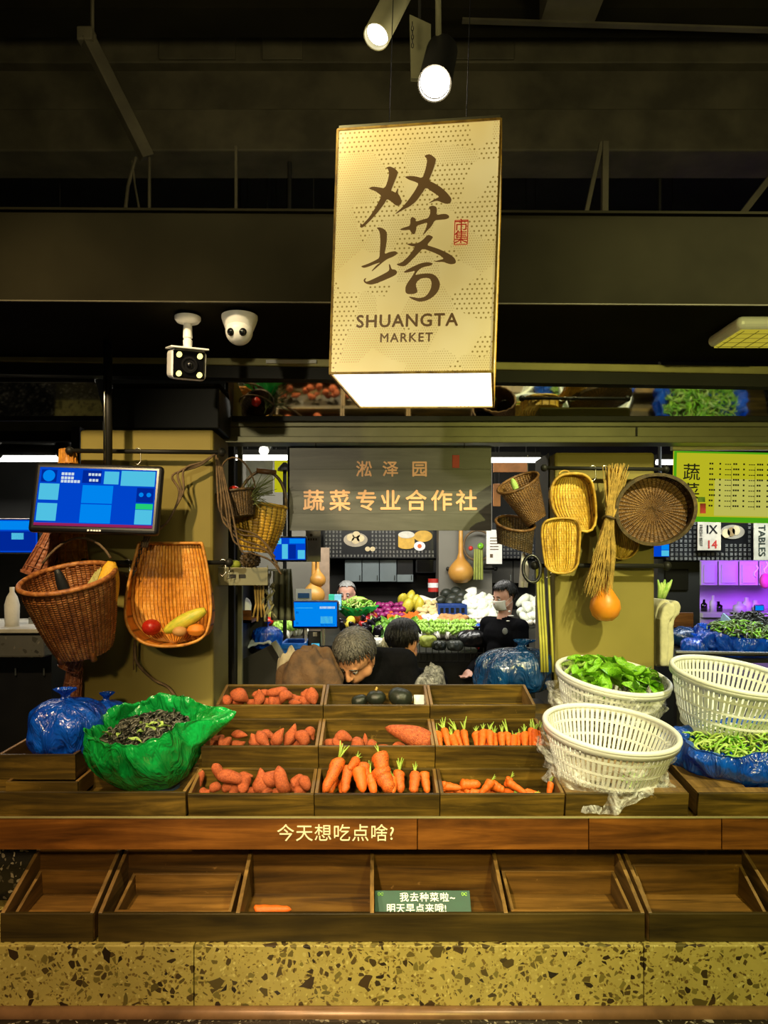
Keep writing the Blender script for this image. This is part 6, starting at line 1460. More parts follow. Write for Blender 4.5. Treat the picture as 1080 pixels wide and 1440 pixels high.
# tubes and banners in the back
tube_m = m_emit('tube_glow', (1, .98, .86), 4)
for (u0, u1, v, Y, lab) in ((330, 412, 643.5, 5.6, 'glowing fluorescent tube left of the signboard'), (690, 760, 647, 5.6, 'glowing fluorescent tube right of the signboard'), (-30, 97, 645, 4.6, 'glowing fluorescent tube behind the monitor at the left'), (923, 948, 650, 5.6, 'glowing fluorescent tube between the right pillar and price board')):
    o = thing('tube_lamp', lab, 'lamp', P((u0+u1)/2, v, Y))
    MB().tube([P(u0, v, Y), P(u1, v, Y)], .020, 10).build('glow_tube', tube_m, o, smooth=True)
    MB().box(PX(u0, Y), PX(u1, Y), Y-.01, Y+.05, PZ(v, Y)+.022, PZ(v, Y)+.06).build('fitting', M['black_steel'], o); wires(o, ((u0*.9+u1*.1), (u0*.1+u1*.9)), v-4, Y)
sm = spot_head(P(376, 623, 5.2), P(371, 634, 5.0), .035, 'small white spot lamp in the back left of the signboard', tube_m, M['white_plastic']); wires(sm, (376,), 625, 5.2)
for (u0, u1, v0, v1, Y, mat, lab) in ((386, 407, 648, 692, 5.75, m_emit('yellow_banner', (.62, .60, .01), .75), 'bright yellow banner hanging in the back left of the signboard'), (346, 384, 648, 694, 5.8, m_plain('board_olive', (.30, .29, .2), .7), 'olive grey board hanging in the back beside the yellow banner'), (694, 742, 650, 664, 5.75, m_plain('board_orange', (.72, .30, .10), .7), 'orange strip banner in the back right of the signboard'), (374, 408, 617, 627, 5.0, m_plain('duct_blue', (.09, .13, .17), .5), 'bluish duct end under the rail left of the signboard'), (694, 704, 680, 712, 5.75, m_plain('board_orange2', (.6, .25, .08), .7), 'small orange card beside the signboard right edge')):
    bo = thing('hanging_banner', lab, 'banner', P((u0+u1)/2, v1, Y)); wires(bo, (u0+2, u1-2), v0, Y+.01)
    MB().box(PX(u0, Y), PX(u1, Y), Y, Y+.02, PZ(v1, Y), PZ(v0, Y)).build('banner_sheet', mat, bo, bevel=.003)
lp_ = thing('lamp_post', 'thin dark post with a small shade beside the yellow banner', 'post', P(401, 745, 5.4))
MB().tube([(PX(400.5, 5.4), 5.4, 0), P(400.5, 655, 5.4)], .014, 8).build('post', M['black_steel'], lp_); MB().lathe([(.012, .06), (.05, .02), (.055, 0), (0, 0)], P(400.5, 662, 5.4), n=16).build('shade', M['black_steel'], lp_)
# ================================================================== things in the aisle behind the crates
pos = screen('checkout_screen', 'blue checkout screen on a black stand in the middle', P(443.5, 864, 4.2), 66/F*4.2, 40/F*4.2, (math.radians(-3), 0, 0), [('main_panel', (.01, .99, .02, .98), lb_), ('field', (.60, .95, .18, .27), wt_), ('field', (.62, .9, .58, .86), cy_), ('line', (.05, .45, .22, .26), cy_), ('button', (.05, .11, .38, .48), dk_), ('button', (.05, .11, .80, .90), dk_), ('line', (.62, .95, .90, .95), dk_)], .03, None, .010)
ps = thing('screen_stand', 'black printer stand with chrome legs under the checkout screen', 'stand', P(445, 930, 4.25))
MB().box(PX(433, 4.25), PX(451, 4.25), 4.25, 4.33, PZ(922, 4.25), PZ(887, 4.25)).build('printer_body', M['black_plastic'], ps, bevel=.006)
for u in (430, 455): MB().bar(P(u, 985, 4.25), P(u, 884, 4.25), .014).build('leg', M['chrome'], ps)
MB().box(PX(438, 4.24), PX(449, 4.24), 4.244, 4.25, PZ(909, 4.24), PZ(905, 4.24)).build('paper_slot', cy_, ps)
MB().box(PX(440, 4.24), PX(446, 4.24), 4.244, 4.25, PZ(895, 4.24), PZ(889, 4.24)).build('dial', M['chrome'], ps)
tbm = thing('work_table', 'dark work table behind the crates under the checkout screen', 'table', P(470, 985, 4.2))
MB().box(PX(330, 4.2), PX(436, 4.2), 3.95, 4.5, PZ(955, 4.2)-.03, PZ(955, 4.2)).build('table_top', M['black_steel'], tbm)
for x in (PX(335, 4.2), PX(432, 4.2)): MB().bar((x, 4.0, 0), (x, 4.0, PZ(955, 4.2)-.03), .04).build('leg', M['black_steel'], tbm); MB().bar((x, 4.45, 0), (x, 4.45, PZ(955, 4.2)-.03), .04).build('leg', M['black_steel'], tbm)
cbx = thing('blue_crate', 'bright blue plastic crate beside the checkout stand', 'crate', P(415, 945, 4.3))
blu = m_plain('bright_crate_blue', (.0, .13, .62), .4); q0, q1 = PX(398, 4.2), PX(432, 4.2); zA, zB = PZ(955, 4.2)+.001, PZ(902, 4.2)
MB().box(q0, q1, 4.1, 4.115, zA, zB).build('front_panel', blu, cbx, bevel=.004); MB().box(q0, q1, 4.35, 4.365, zA, zB).build('back_panel', blu, cbx, bevel=.004)
for x in (q0, q1-.012): MB().box(x, x+.012, 4.115, 4.35, zA, zB).build('side_panel', blu, cbx)
MB().box(q0, q1, 4.09, 4.10, zB-.03, zB-.008).build('rib', blu, cbx); MB().box(q0, q1, 4.09, 4.10, zA+.05, zA+.065).build('rib', blu, cbx)
tied_bag('plastic_bag', P(375, 912, 4.0), .085, .14, M['bag_blue'], 'bright blue plastic bag left of the checkout screen', 11)
wsh = MB().grid(lambda i, j: P(338+i*44, 893-14*math.sin(i*2.2)+j*24, 4.15-.25*j)+Vector((0, 0, .012*fbm((i*5, j*5, 2)))), 24, 10).build('grey_cloth', m_plain('grey_blue_cloth', (.38, .42, .46), .8, 0, .2, 15, .2), at=P(355, 905, 4.1), smooth=True)
wsh.modifiers.new('thickness', 'SOLIDIFY').thickness = .01; tag(wsh, 'pale grey blue cloth lying left of the blue plastic bag', 'cloth')
ch_ = thing('leaning_board', 'dark leaning board with a pale edge behind the top crates', 'board', P(380, 975, 3.7))
MB().prism([(335, 930), (385, 905), (398, 925), (398, 985), (338, 985)], lambda u, v: P(u, v, 3.72), (0, .025, 0)).build('board', M['black_steel'], ch_)
MB().bar(P(385, 902, 3.70), P(398, 924, 3.70), .03, .03).build('pale_edge', M['chrome'], ch_)
bnd = thing('metal_cabinet', 'dark metal cabinet beside the left pillar with a wooden shelf', 'cabinet', P(350, 990, 3.9))
MB().box(PX(322, 3.6), PX(334, 3.6), 3.6, 4.0, 0, PZ(800, 3.6)).build('side_panel', M['black_steel'], bnd)
MB().box(PX(334, 3.9), PX(362, 3.9), 3.7, 3.98, PZ(872, 3.9), PZ(868, 3.9)).build('wooden_shelf', M['fascia'], bnd); MB().box(PX(334, 3.9), PX(362, 3.9), 3.7, 3.715, PZ(872, 3.9), PZ(855, 3.9)).build('wooden_lip', M['fascia'], bnd)
MB().box(PX(332, 3.98), PX(376, 3.98), 3.98, 4.0, 0, PZ(800, 3.98)).build('back_panel', M['black_steel'], bnd)
tied_bag('white_bag', P(342, 866, 3.85), .045, .11, M['white_cloth'], 'white plastic bag standing on the wooden cabinet shelf', 21)
cth = MB().grid(lambda i, j: P(384+i*26+j*8*(i-.3), 800+j*72, 3.9)+Vector((0, .02*math.sin(i*22+j*2), 0)), 40, 12).build('hanging_cloth', m_plain('olive_cloth', (.17, .165, .10), .85, 0, .2, 15, .2), at=P(395, 872, 3.9), smooth=True)
cth.modifiers.new('thickness', 'SOLIDIFY').thickness = .006; tag(cth, 'olive grey cloth draped on the wall below the small screen', 'cloth')
# brown coat heaped
def mound(name, mat, c, rx, ry, h, lab, cat, seed, fold=9, amp=.16):
    def fn(i, j):
        a = 2*PI*i; q = j; r_ = math.sin(q*PI/2); z = math.cos(q*PI/2)**.8
        k = 1+amp*fbm((math.cos(a)*1.2*r_+seed, math.sin(a)*1.2*r_, z*1.2), 1.0, 2)+.07*math.sin(a*fold+z*5+seed+2*fbm((a, z, seed)))*r_
        return Vector((c[0]+math.cos(a)*rx*r_*k, c[1]+math.sin(a)*ry*r_*k, c[2]+h*z*(1+amp*.8*fbm((math.cos(a)*1.6*r_+seed, math.sin(a)*1.6*r_, 1), 1.1, 2)+.05*math.sin(a*3+r_*9+seed))))
    return tag(MB().grid(fn, 72, 26, cu=True).build(name, mat, at=c, smooth=True), lab, cat)
tbl = thing('stall_table', 'dark table behind the crates carrying coat and bags', 'table', (.0, 3.3, 1.10))
MB().box(-.62, .78, 3.06, 3.42, 1.115, 1.135).build('table_top', M['black_steel'], tbl)
for x in (-.58, .74): MB().bar((x, 3.38, 0), (x, 3.38, 1.115), .04).build('leg', M['black_steel'], tbl)
mound('brown_coat', m_plain('brown_cloth', (.10, .048, .015), .8, 0, .5, 20, .4), (PX(438, 3.3), 3.3, 1.135), .155, .10, .25, 'brown coat heaped left of the bowing man', 'coat', 3, 7, .2)
mound('beige_cloth', m_plain('beige_cloth', (.30, .25, .16), .8, 0, .3, 15, .3), (PX(410, 3.38), 3.34, 1.135), .08, .06, .22, 'beige cloth peeking out behind the brown coat', 'cloth', 5, 5, .2)
mound('clear_bag', M['film_thin'], (PX(608, 3.25), 3.28, 1.135), .085, .06, .16, 'clear crumpled plastic bag between the black jacket and blue bag', 'bag', 7, 6, .3)
mound('clear_bag', M['film_thin'], (PX(412, 3.12), 3.13, 1.135), .07, .05, .07, 'clear crumpled plastic bag in front of the brown coat', 'bag', 9, 6, .3)
# ================================================================== left background
sk2 = thing('stone_sink', 'grey speckled stone sink counter at the left edge', 'sink', P(35, 925, 3.6))
MB().box(-2.4, PX(62, 3.6), 3.6, 4.3, PZ(925, 3.6), PZ(890, 3.6)).build('counter_block', m_terrazzo('terrazzo_grey', (.10, .098, .085), [(45, .5, ((.03,.03,.025), (.07,.065,.05), (.16,.15,.12)))], 22), sk2, bevel=.01)
MB().box(-2.4, PX(66, 3.58), 3.58, 4.3, PZ(890, 3.6), PZ(884, 3.6)).build('counter_top', m_plain('pale_stone', (.45, .43, .36), .4), sk2, bevel=.004)
MB().box(PX(40, 3.9), PX(72, 3.9), 3.9, 4.0, PZ(884, 3.9), PZ(868, 3.9)).build('splash_block', M['chrome'], sk2)
cb2 = thing('dark_cabinet', 'black cabinet under the stone sink at the left edge', 'cabinet', P(35, 1000, 3.7))
MB().box(-2.4, PX(70, 3.7), 3.72, 4.25, 0, PZ(925, 3.6)-.002).build('cabinet_body', M['black_plastic'], cb2)
for u in (20, 60): MB().box(PX(u, 3.7), PX(u+2, 3.7), 3.705, 3.72, PZ(950, 3.7), PZ(940, 3.7)).build('handle', M['chrome'], cb2)
screen('left_screen', 'blue screen partly cut off at the left edge behind the traps', P(5, 754, 4.0), 96/F*4.0, 50/F*4.0, (0, 0, math.radians(5)), [('photo_panel', (.3, .98, .35, .95), dk_), ('light_panel', (.3, .98, .03, .30), lb_), ('light_panel', (.62, .80, .40, .60), cy_)], .02, None, .008)
bt = MB().lathe([(0, 0), (.034, 0), (.036, .12), (.026, .16), (.012, .185), (.012, .21), (0, .21)], P(17, 884, 3.75)+Vector((0, 0, .001)), n=16).build('plastic_bottle', M['white_cloth'], at=P(17, 884, 3.75), smooth=True); tag(bt, 'small white plastic bottle standing on the stone sink counter', 'bottle')
struct(MB().box(-3.2, PX(100, 4.4), 4.4, 4.5, 0, PZ(775, 4.4)).build('wall_side', M['grey_wall'] if False else M['black_steel'], at=(-2.3, 4.4, 0)))
struct(MB().box(-4.2, PX(108, 5.2), 5.2, 5.3, 0, 3.0).build('wall_side', M['dark_wall'], at=(-3, 5.2, 0)))
dp = thing('dark_post', 'black steel post left of the left pillar behind the traps', 'post', (PX(106, 3.3), 3.3, 0))
MB().box(PX(100, 3.3), PX(112, 3.3), 3.3, 3.36, 0, PZ(600, 3.3)).build('post', M['black_steel'], dp)
rod('dark horizontal pipe at the upper left behind the monitor', P(-10, 632, 3.9), P(92, 632, 3.9), .03)
pf = MB().box(-1.75, -1.36, 2.55, 2.60, .97, 1.3).build('board_x', M['black_steel']); bpy.data.objects.remove(pf)
# ================================================================== right background
pn = thing('printed_panel', 'black printed panel with white characters below the price board', 'panel', P(1010, 790, 4.9))
MB().box(PX(940, 4.9), 3.2, 4.9, 4.94, PZ(788, 4.9), PZ(728, 4.9)).build('panel_board', M['black_plastic'], pn)
b = MB(); marks(b, 945, 1085, 736, 786, 4.9, 6.4, 6.2, lambda u, v: (978 < u < 1016 and v < 776) or (1012 < u < 1048 and v < 764) or u > 1058, 6, .6); b.build('character_print', M['dim_print'], pn, fix=False)['kind'] = 'stuff'
disc(1030, 748, 17, 10, 4.893, m_plain('flesh_print', (.42, .36, .26), .6), 'bread_picture', pn); 
for k in range(3): disc(1021+k*7, 750-k*2, 5.5, 6.5, 4.889, bunm if k != 1 else m_plain('slice_print', (.34, .22, .08), .6), 'slice_picture', pn)
fbk = thing('beef_card', 'cream card reading fresh beef with dark cross marks and red number', 'card', P(997, 774, 4.85))
MB().box(PX(981, 4.85), PX(1014, 4.85), 4.85, 4.856, PZ(774, 4.85), PZ(732, 4.85)).build('card', m_plain('cream_card', (.72, .62, .45), .6), fbk, bevel=.002)
MB().mesh(text_mesh('FRESH BEEF', .028, .0003), Matrix.Translation(P(985.5, 753, 4.846)) @ FRONT @ Matrix.Rotation(-PI/2, 4, 'Z')).build('lettering', M['black_plastic'], fbk, fix=False)
MB().mesh(text_mesh('IX', .078, .0003, off=.002), Matrix.Translation(P(1001, 745, 4.846)) @ FRONT).build('lettering', M['black_plastic'], fbk, fix=False)
MB().mesh(text_mesh('14', .075, .0003, off=.002), Matrix.Translation(P(1001, 766, 4.846)) @ FRONT).build('number', M['red_paint'], fbk, fix=False)
vg = thing('vegetables_card', 'cream card with vertical lettering at the right edge', 'card', P(1075, 788, 4.8))
MB().box(PX(1060, 4.8), PX(1100, 4.8), 4.8, 4.806, PZ(788, 4.8), PZ(730, 4.8)).build('card', m_plain('cream_card2', (.62, .57, .42), .6), vg, bevel=.002)
MB().mesh(text_mesh('TABLES', .062, .0003, off=.0015), Matrix.Translation(P(1071, 760, 4.796)) @ FRONT @ Matrix.Rotation(-PI/2, 4, 'Z')).build('lettering', m_plain('dark_green_ink', (.03, .045, .03), .6), vg, fix=False)
scr = screen('small_monitor', 'tiny blue screen at the right edge of the right pillar', P(930, 774, 4.4), 24/F*4.4, 20/F*4.4, (0,0,0), [('light_panel', (.5, .98, .05, .45), lb_), ('light_panel', (.5, .98, .5, .95), cy_)], .02, None, .005)
q_ = MB().tube([(0, .022, 0), (0, .022, 3.4)], .010, 8).build('hanger_pole', M['black_steel']); q_.parent = scr
# purple lit stall
YQ = 7.3
pw = m_plain('pale_laminate', (.55, .55, .55), .45, 0, .06, 5)
struct(MB().box(PX(985, YQ), 5.0, YQ+.5, YQ+.56, 0, 2.4).build('wall_stall', pw, at=(4, YQ+.5, 0)))
for k, (a, b_) in enumerate(((986, 1009), (1011, 1038), (1040, 1066), (1068, 1110))):
    o = thing('hanging_cabinet', 'purple lit hanging cabinet, %s in its row' % ('first', 'second', 'third', 'fourth')[k], 'cabinet', P(a, 822, YQ))
    MB().box(PX(a, YQ), PX(b_, YQ), YQ, YQ+.49, PZ(823, YQ), PZ(789, YQ)).build('cabinet_body', pw, o, bevel=.004)
    MB().box(PX(a+3, YQ), PX(b_-4, YQ), YQ-.012, YQ, PZ(820, YQ), PZ(794, YQ)).build('door', pw, o, bevel=.004)
ws = thing('white_wainscot', 'purple lit counter with an upright side panel', 'counter', P(1030, 900, YQ))
MB().box(PX(985, YQ-.2), 4.6, YQ-.25, YQ+.49, PZ(866, YQ), PZ(860, YQ)).build('worktop', pw, ws, bevel=.003); MB().box(PX(985, YQ-.2), 4.6, YQ-.2, YQ+.45, 0, PZ(866, YQ)).build('base_unit', pw, ws)
for k, (u, h, r_) in enumerate(((990, .12, .03), (1003, .16, .035), (1010, .10, .04), (1040, .10, .06), (1050, .14, .05), (1062, .11, .06))):
    o = MB().lathe([(0, 0), (r_, 0), (r_, h*.6), (r_*.4, h*.75), (r_*.35, h), (0, h)], P(u, 860, YQ), n=16).build('bottle', [M['glass_black'], pw][k % 2 if k < 3 else 1], at=P(u, 860, YQ), smooth=True)
    tag(o, ['white bottle at the left end of the purple lit counter', 'tall dark bottle on the purple lit counter', 'squat white jar beside the tall dark bottle', 'round pot left of the small screen on the purple lit counter', 'tall pot under the small screen on the purple lit counter', 'round pot at the right end of the purple lit counter'][k], 'bottle')
screen('tiny_screen', 'tiny blue screen on the purple lit counter', P(1068, 855, YQ-.1), 14/F*YQ, 9/F*YQ, (0,0,0), [('light_panel', (.02, .98, .02, .98), lb_)], .02, None, .008)
orn = MB().ell(P(1076, 817, 6.8), (.05, .04, .07), None, 16, 10).build('pink_lantern', m_plain('pink_paper', (.75, .10, .30), .6), at=P(1076, 817, 6.8), smooth=True); tag(orn, 'pink paper ornament hanging in the purple lit stall', 'ornament')
cu_ = MB()
for (u, v) in ((1063, 795), (1077, 790)): cu_.tube([P(u+3*math.sin(k*1.3), v+k*3.4, 6.8) for k in range(6)], .008, 6)
tag(cu_.build('white_streamer', M['white_cloth'], at=P(1068, 805, 6.8), smooth=True), 'curling white streamer beside the pink ornament', 'streamer')
# dark chair and rolled cloth right of the right pillar
dc = thing('dark_cupboard', 'dark cupboard with a brown drawer right of the right pillar', 'cupboard', P(955, 930, 4.9))
MB().box(PX(925, 5.0), PX(984, 5.0), 5.0, 5.4, 0, PZ(786, 5.0)).build('body', M['black_steel'], dc); MB().box(PX(945, 4.99), PX(975, 4.99), 4.985, 5.0, PZ(882, 5), PZ(861, 5)).build('drawer', M['fascia'], dc, bevel=.004); MB().box(PX(935, 4.99), PX(968, 4.99), 4.985, 5.0, PZ(830, 5), PZ(800, 5)).build('door', M['beam_paint'], dc, bevel=.004)
rc = thing('rolled_cloth', 'pale rolled cotton sheet standing right of the right pillar', 'cloth', P(938, 938, 3.32))
cot = m_plain('cream_cotton', (.60, .56, .36), .85, 0, .25, 20, .3)
for k, (dx, dv, dY) in enumerate(((0, 0, 0), (7, 5, -.05), (14, 2, -.02))):
    ol = [(922+dx, 938), (922+dx, 866+dv), (926+dx, 850+dv), (934+dx, 842+dv), (942+dx, 844+dv), (945+dx, 852+dv), (942+dx, 862+dv), (936+dx, 868+dv), (934+dx, 880+dv), (935+dx, 905), (933+dx, 938)]
    MB().prism(ol, lambda u, v: P(u, v, 3.22+dY), (0, .16, 0)).build('folded_layer', cot, rc, bevel=.012, seg=3)
lfk = thing('leek_bundle', 'pale green leek leaves sticking up behind the rolled cloth', 'leek', P(930, 842, 3.4))
for k in range(5): MB().tube([P(926+k*2, 842, 3.4), P(928+k*3, 828-3*(k % 3), 3.4), P(925+k*5, 815+4*(k % 2), 3.4)], [.006, .010, .003], 6).build('leaf', M['leaf_pale'], lfk, smooth=True)
tbr = thing('side_table', 'dark side table carrying the blue bags behind the right white basket', 'table', P(1010, 925, 4.0))
MB().box(PX(950, 3.9), 2.7, 3.85, 4.5, PZ(922, 4.0)-.02, PZ(922, 4.0)).build('table_top', M['black_steel'], tbr); MB().bar((PX(955, 3.9), 3.9, 0), (PX(955, 3.9), 3.9, PZ(922, 4)-.02), .04).build('leg', M['black_steel'], tbr); MB().bar((2.6, 3.9, 0), (2.6, 3.9, PZ(922, 4)-.02), .04).build('leg', M['black_steel'], tbr)
MB().tube([P(950, 918, 3.83), P(1080, 920, 3.83)], .012, 8).build('front_rail', M['chrome'], tbr)
ob2 = open_bag(P(1040, 924, 4.05), .26, .15, M['bag_blue'], 'open blue bag of green pods on the side table at the right', (10, 3, 0), 13, None, 1.1, .7, .5)
heap('green_pods', ob2.matrix_basis, .18, .13, .13, 260, [m_plain('pod_green', (.10, .16, .03), .5), M['pod'], M['leaf']], 'green pods heaped in the open blue bag on the side table', 'pods', .07, .006, 9, .05)
tied_bag('plastic_bag', P(978, 924, 4.05), .085, .125, M['bag_blue'], 'small light blue plastic bag at the left end of the side table', 15)
heap('dark_greens', Matrix.Translation(P(1050, 888, 4.35)), .22, .12, .0, 300, [M['pod'], M['pod_grey']], 'dark leafy greens heaped behind the blue bag on the side table', 'greens', .06, .006, 19, .10)
wb = thing('pale_tray', 'pale blue plastic tray tilted among the blue bags at the right', 'tray')
MB().box(-.10, .12, 0, .16, 0, .012).build('tray_floor', M['white_plastic'], wb); MB().box(-.10, .12, -.008, 0, 0, .055).build('tray_front', m_plain('tray_blue', (.4, .62, .78), .4), wb)
for s in (-.10, .112): MB().box(s, s+.008, 0, .16, 0, .05).build('tray_side', m_plain('tray_blue2', (.4, .62, .78), .4), wb)
wb.matrix_world = Matrix.Translation(P(1052, 893, 4.15)) @ Matrix.Rotation(math.radians(12), 4, 'Y') @ Matrix.Rotation(math.radians(18), 4, 'X')
tag(MB().ell(P(960, 895, 4.4), (.10, .08, .06), None, 20, 12, fn=lambda p: 1+.15*fbm(p*2)).build('dark_bundle', M['bag_deep'], at=P(960, 905, 4.4), smooth=True), 'dark blue bundle behind the small light blue bag', 'bundle')
# ================================================================== people
def frame(f, u):
    f = Vector(f).normalized(); u = Vector(u); x = f.cross(u).normalized(); u = x.cross(f)
    return Matrix((x, f, u)).transposed()            # columns: right, forward, up
def person(lab, head_c, hf, hu, joints, skin, cloth, hair, legs_mat, scale=1.0, hair_len=0., name='person', voxel=.010, hands=None, mask=False, trim=None):
    """joints: dict of capsules for the clothed body in world metres."""
    H = Vector(head_c); R_ = frame(hf, hu); s = scale
    caps = []        # (p0, r0, p1, r1, tag)
    def hp(x, y, z): return H+R_ @ Vector((x*s, y*s, z*s))
    def cap(a, ra, b, rb, t): caps.append((Vector(a), ra, Vector(b), rb, t))
    cap(hp(0, -.015, .035), .082*s, hp(0, .005, .03), .080*s, 1); cap(hp(0, .01, -.02), .068*s, hp(0, .03, -.055), .056*s, 1)
    cap(hp(0, .048, -.085), .030*s, hp(0, .05, -.09), .026*s, 1)                   # chin
    cap(hp(-.045, .02, -.05), .035*s, hp(.045, .02, -.05), .035*s, 1)               # cheeks and jaw
    cap(hp(-.035, .075, .018), .012*s, hp(.035, .075, .018), .012*s, 1)             # brow
    cap(hp(0, .085, .008), .009*s, hp(0, .102, -.030), .014*s, 1); cap(hp(-.012, .092, -.034), .009*s, hp(.012, .092, -.034), .009*s, 1)
    cap(hp(-.020, .078, -.062), .008*s, hp(.020, .078, -.062), .008*s, 1); cap(hp(-.016, .076, -.074), .008*s, hp(.016, .076, -.074), .008*s, 1)
    for e in (-1, 1): cap(hp(e*.083, -.005, .012), .016*s, hp(e*.080, -.003, -.028), .011*s, 1)
    cap(hp(0, -.02, -.05), .052*s, joints['neck'], .058*s, 1)
    for (a, ra, b, rb, t) in joints['body']: cap(a, ra, b, rb, t)
    mb = MB()
    for (a, ra, b, rb, t) in caps:
        d = b-a; L = d.length
        n = 14; pts = []; rr = []
        ax = d.normalized() if L > 1e-6 else Vector((0, 0, 1))
        for k in range(5): th = PI/2*(1-k/4); pts.append(a-ax*ra*math.sin(th)); rr.append(max(ra*math.cos(th), .0008))
        for k in range(1, 4): pts.append(a.lerp(b, k/4)); rr.append(ra+(rb-ra)*k/4)
        for k in range(5): th = PI/2*k/4; pts.append(b+ax*rb*math.sin(th)); rr.append(max(rb*math.cos(th), .0008))
        mb.tube(pts, rr, n)
    base = Vector((joints['base'][0], joints['base'][1], joints['base'][2]))
    o = mb.build('body_tmp', [cloth], at=base)
    rm = o.modifiers.new('join', 'REMESH'); rm.mode = 'VOXEL'; rm.voxel_size = voxel; rm.use_smooth_shade = True
    smo = o.modifiers.new('soften', 'SMOOTH'); smo.factor = .5; smo.iterations = 2
    dg = bpy.context.evaluated_depsgraph_get(); dg.update(); me = bpy.data.meshes.new_from_object(o.evaluated_get(dg)); bpy.data.objects.remove(o)
    me.materials.clear()
    for m__ in (cloth, skin, legs_mat): me.materials.append(m__)
    n = len(me.polygons); ce = np.empty(n*3, dtype=np.float32); me.polygons.foreach_get('center', ce); ce = ce.reshape(-1, 3)+np.array(base)
    best = np.full(n, 1e9); idx = np.zeros(n, dtype=np.int32)
    for (a, ra, b, rb, t) in caps:
        a_, b_ = np.array(a), np.array(b); d = b_-a_; dd = max(d @ d, 1e-9); tt = np.clip(((ce-a_) @ d)/dd, 0, 1)
        dist = np.linalg.norm(ce-(a_+tt[:, None]*d), axis=1)-(ra+(rb-ra)*tt)
        if t == 0: dist -= .008
        w_ = dist < best; best[w_] = dist[w_]; idx[w_] = t
    me.polygons.foreach_set('material_index', idx); me.polygons.foreach_set('use_smooth', [True]*n); me.name = 'person'
    r = bpy.data.objects.new('person', me); COL.objects.link(r); r.location = base; tag(r, lab, 'person')
    # hair: cap with strands
    hb = MB(); rnd = random.Random(int(abs(H.x)*1000))
    def hs(p):           # direction on head -> point
        return hp(p.x*.093, p.y*.105-.014, p.z*.098+.036)
    hb.ell((0,0,0), 1, None, 36, 24)
    hb.v = [p.copy() for p in hb.v]
    keep = [p.z > (-.75 if p.y < -.25 else (.28-.75*max(0, -p.y) if p.y < .35 else .50+.10*math.sin(p.x*9))) - (.35 if abs(p.x) > .7 and p.y < .1 else 0) for p in hb.v]
    hb.v = [hs(p)+R_ @ Vector((0, 0, .004*math.sin(p.x*40)*(1 if hair_len else .3))) for p in hb.v]
    hb.f = [f for f in hb.f if all(keep[i] for i in f)]; hb.m = [0]*len(hb.f)
    if hair_len:
        for k in range(420):
            a = rnd.uniform(0, 2*PI); c0 = Vector((rnd.gauss(0, .12), -.15+rnd.gauss(0, .1), 1)).normalized()
            tgt = Vector((math.cos(a), math.sin(a), rnd.uniform(.15, .55) if math.sin(a) > .3 else rnd.uniform(-.6, .1))).normalized()
            pts = []; 
            for q in range(7):
                d = c0.lerp(tgt, q/6*hair_len*rnd.uniform(.92, 1.0)).normalized(); pts.append(hs(d*(1.03+.03*math.sin(q*.9+k))))
            hb.tube(pts, [.003*s, .0034*s, .0034*s, .003*s, .0028*s, .0022*s, .0008], 4)
    hb.build('hair', hair, r, smooth=True, fix=False)
    ey = m_plain('eye_white_'+str(int(H.y*100)), (.55, .5, .45), .3) if 'eyew' not in M else M['eyew']; M['eyew'] = ey
    for e in (-1, 1):
        q = MB().ell(hp(e*.030, .073, .002), (.012*s,)*3, None, 12, 8).build('eye', ey, r, smooth=True); MB().ell(hp(e*.030, .083, .001), (.0055*s,)*3, None, 10, 6).build('iris', M['black_plastic'], q, smooth=True)
        MB().tube([hp(e*.014, .088, .024), hp(e*.030, .088, .029), hp(e*.048, .078, .022)], [.003*s, .004*s, .002*s], 6).build('eyebrow', hair, r, smooth=True)
    if mask:
        def mf(i, j):
            a = -1.15+2.3*i; z = -.005-.085*j; return hp(math.sin(a)*.083*(1-.15*j), .014+math.cos(a)*(.088+.012*math.sin(PI*j)-.018*j), z)
        o = MB().grid(mf, 20, 10).build('face_mask', M['white_cloth'], r, smooth=True); o.modifiers.new('thickness', 'SOLIDIFY').thickness = .003
        for e in (-1, 1): MB().tube([hp(e*.076, .05, -.02), hp(e*.092, .0, .01), hp(e*.086, -.012, -.03), hp(e*.075, .05, -.06)], .0015, 5).build('ear_loop', M['white_cloth'], r)
    return r, hp
V = Vector
def hand_caps(w, d, side, t=1, s=1.0):
    """palm and five fingers from wrist w pointing along d (slightly curled)."""
    w, d = V(w), V(d).normalized(); x = V(side).normalized(); n = d.cross(x).normalized(); out = [(w, .028*s, w+d*.05*s, .032*s, t), (w+d*.06*s-x*.022*s, .018*s, w+d*.06*s+x*.022*s, .018*s, t)]
    for k, (o_, L) in enumerate(((-.030, .062), (-.010, .074), (.010, .070), (.028, .054))):
        a = w+d*.075*s+x*o_*s; m1 = a+d*L*.5*s-n*.006*s; e = m1+d*L*.42*s-n*.024*s
        out += [(a, .0098*s, m1, .009*s, t), (m1, .009*s, e, .0078*s, t)]
    a = w+d*.02*s-x*.028*s; m1 = a+(d*.6-x*.8)*.035*s; e = m1+(d*.95-x*.2)*.032*s
    out += [(a, .013*s, m1, .011*s, t), (m1, .011*s, e, .009*s, t)]
    return out
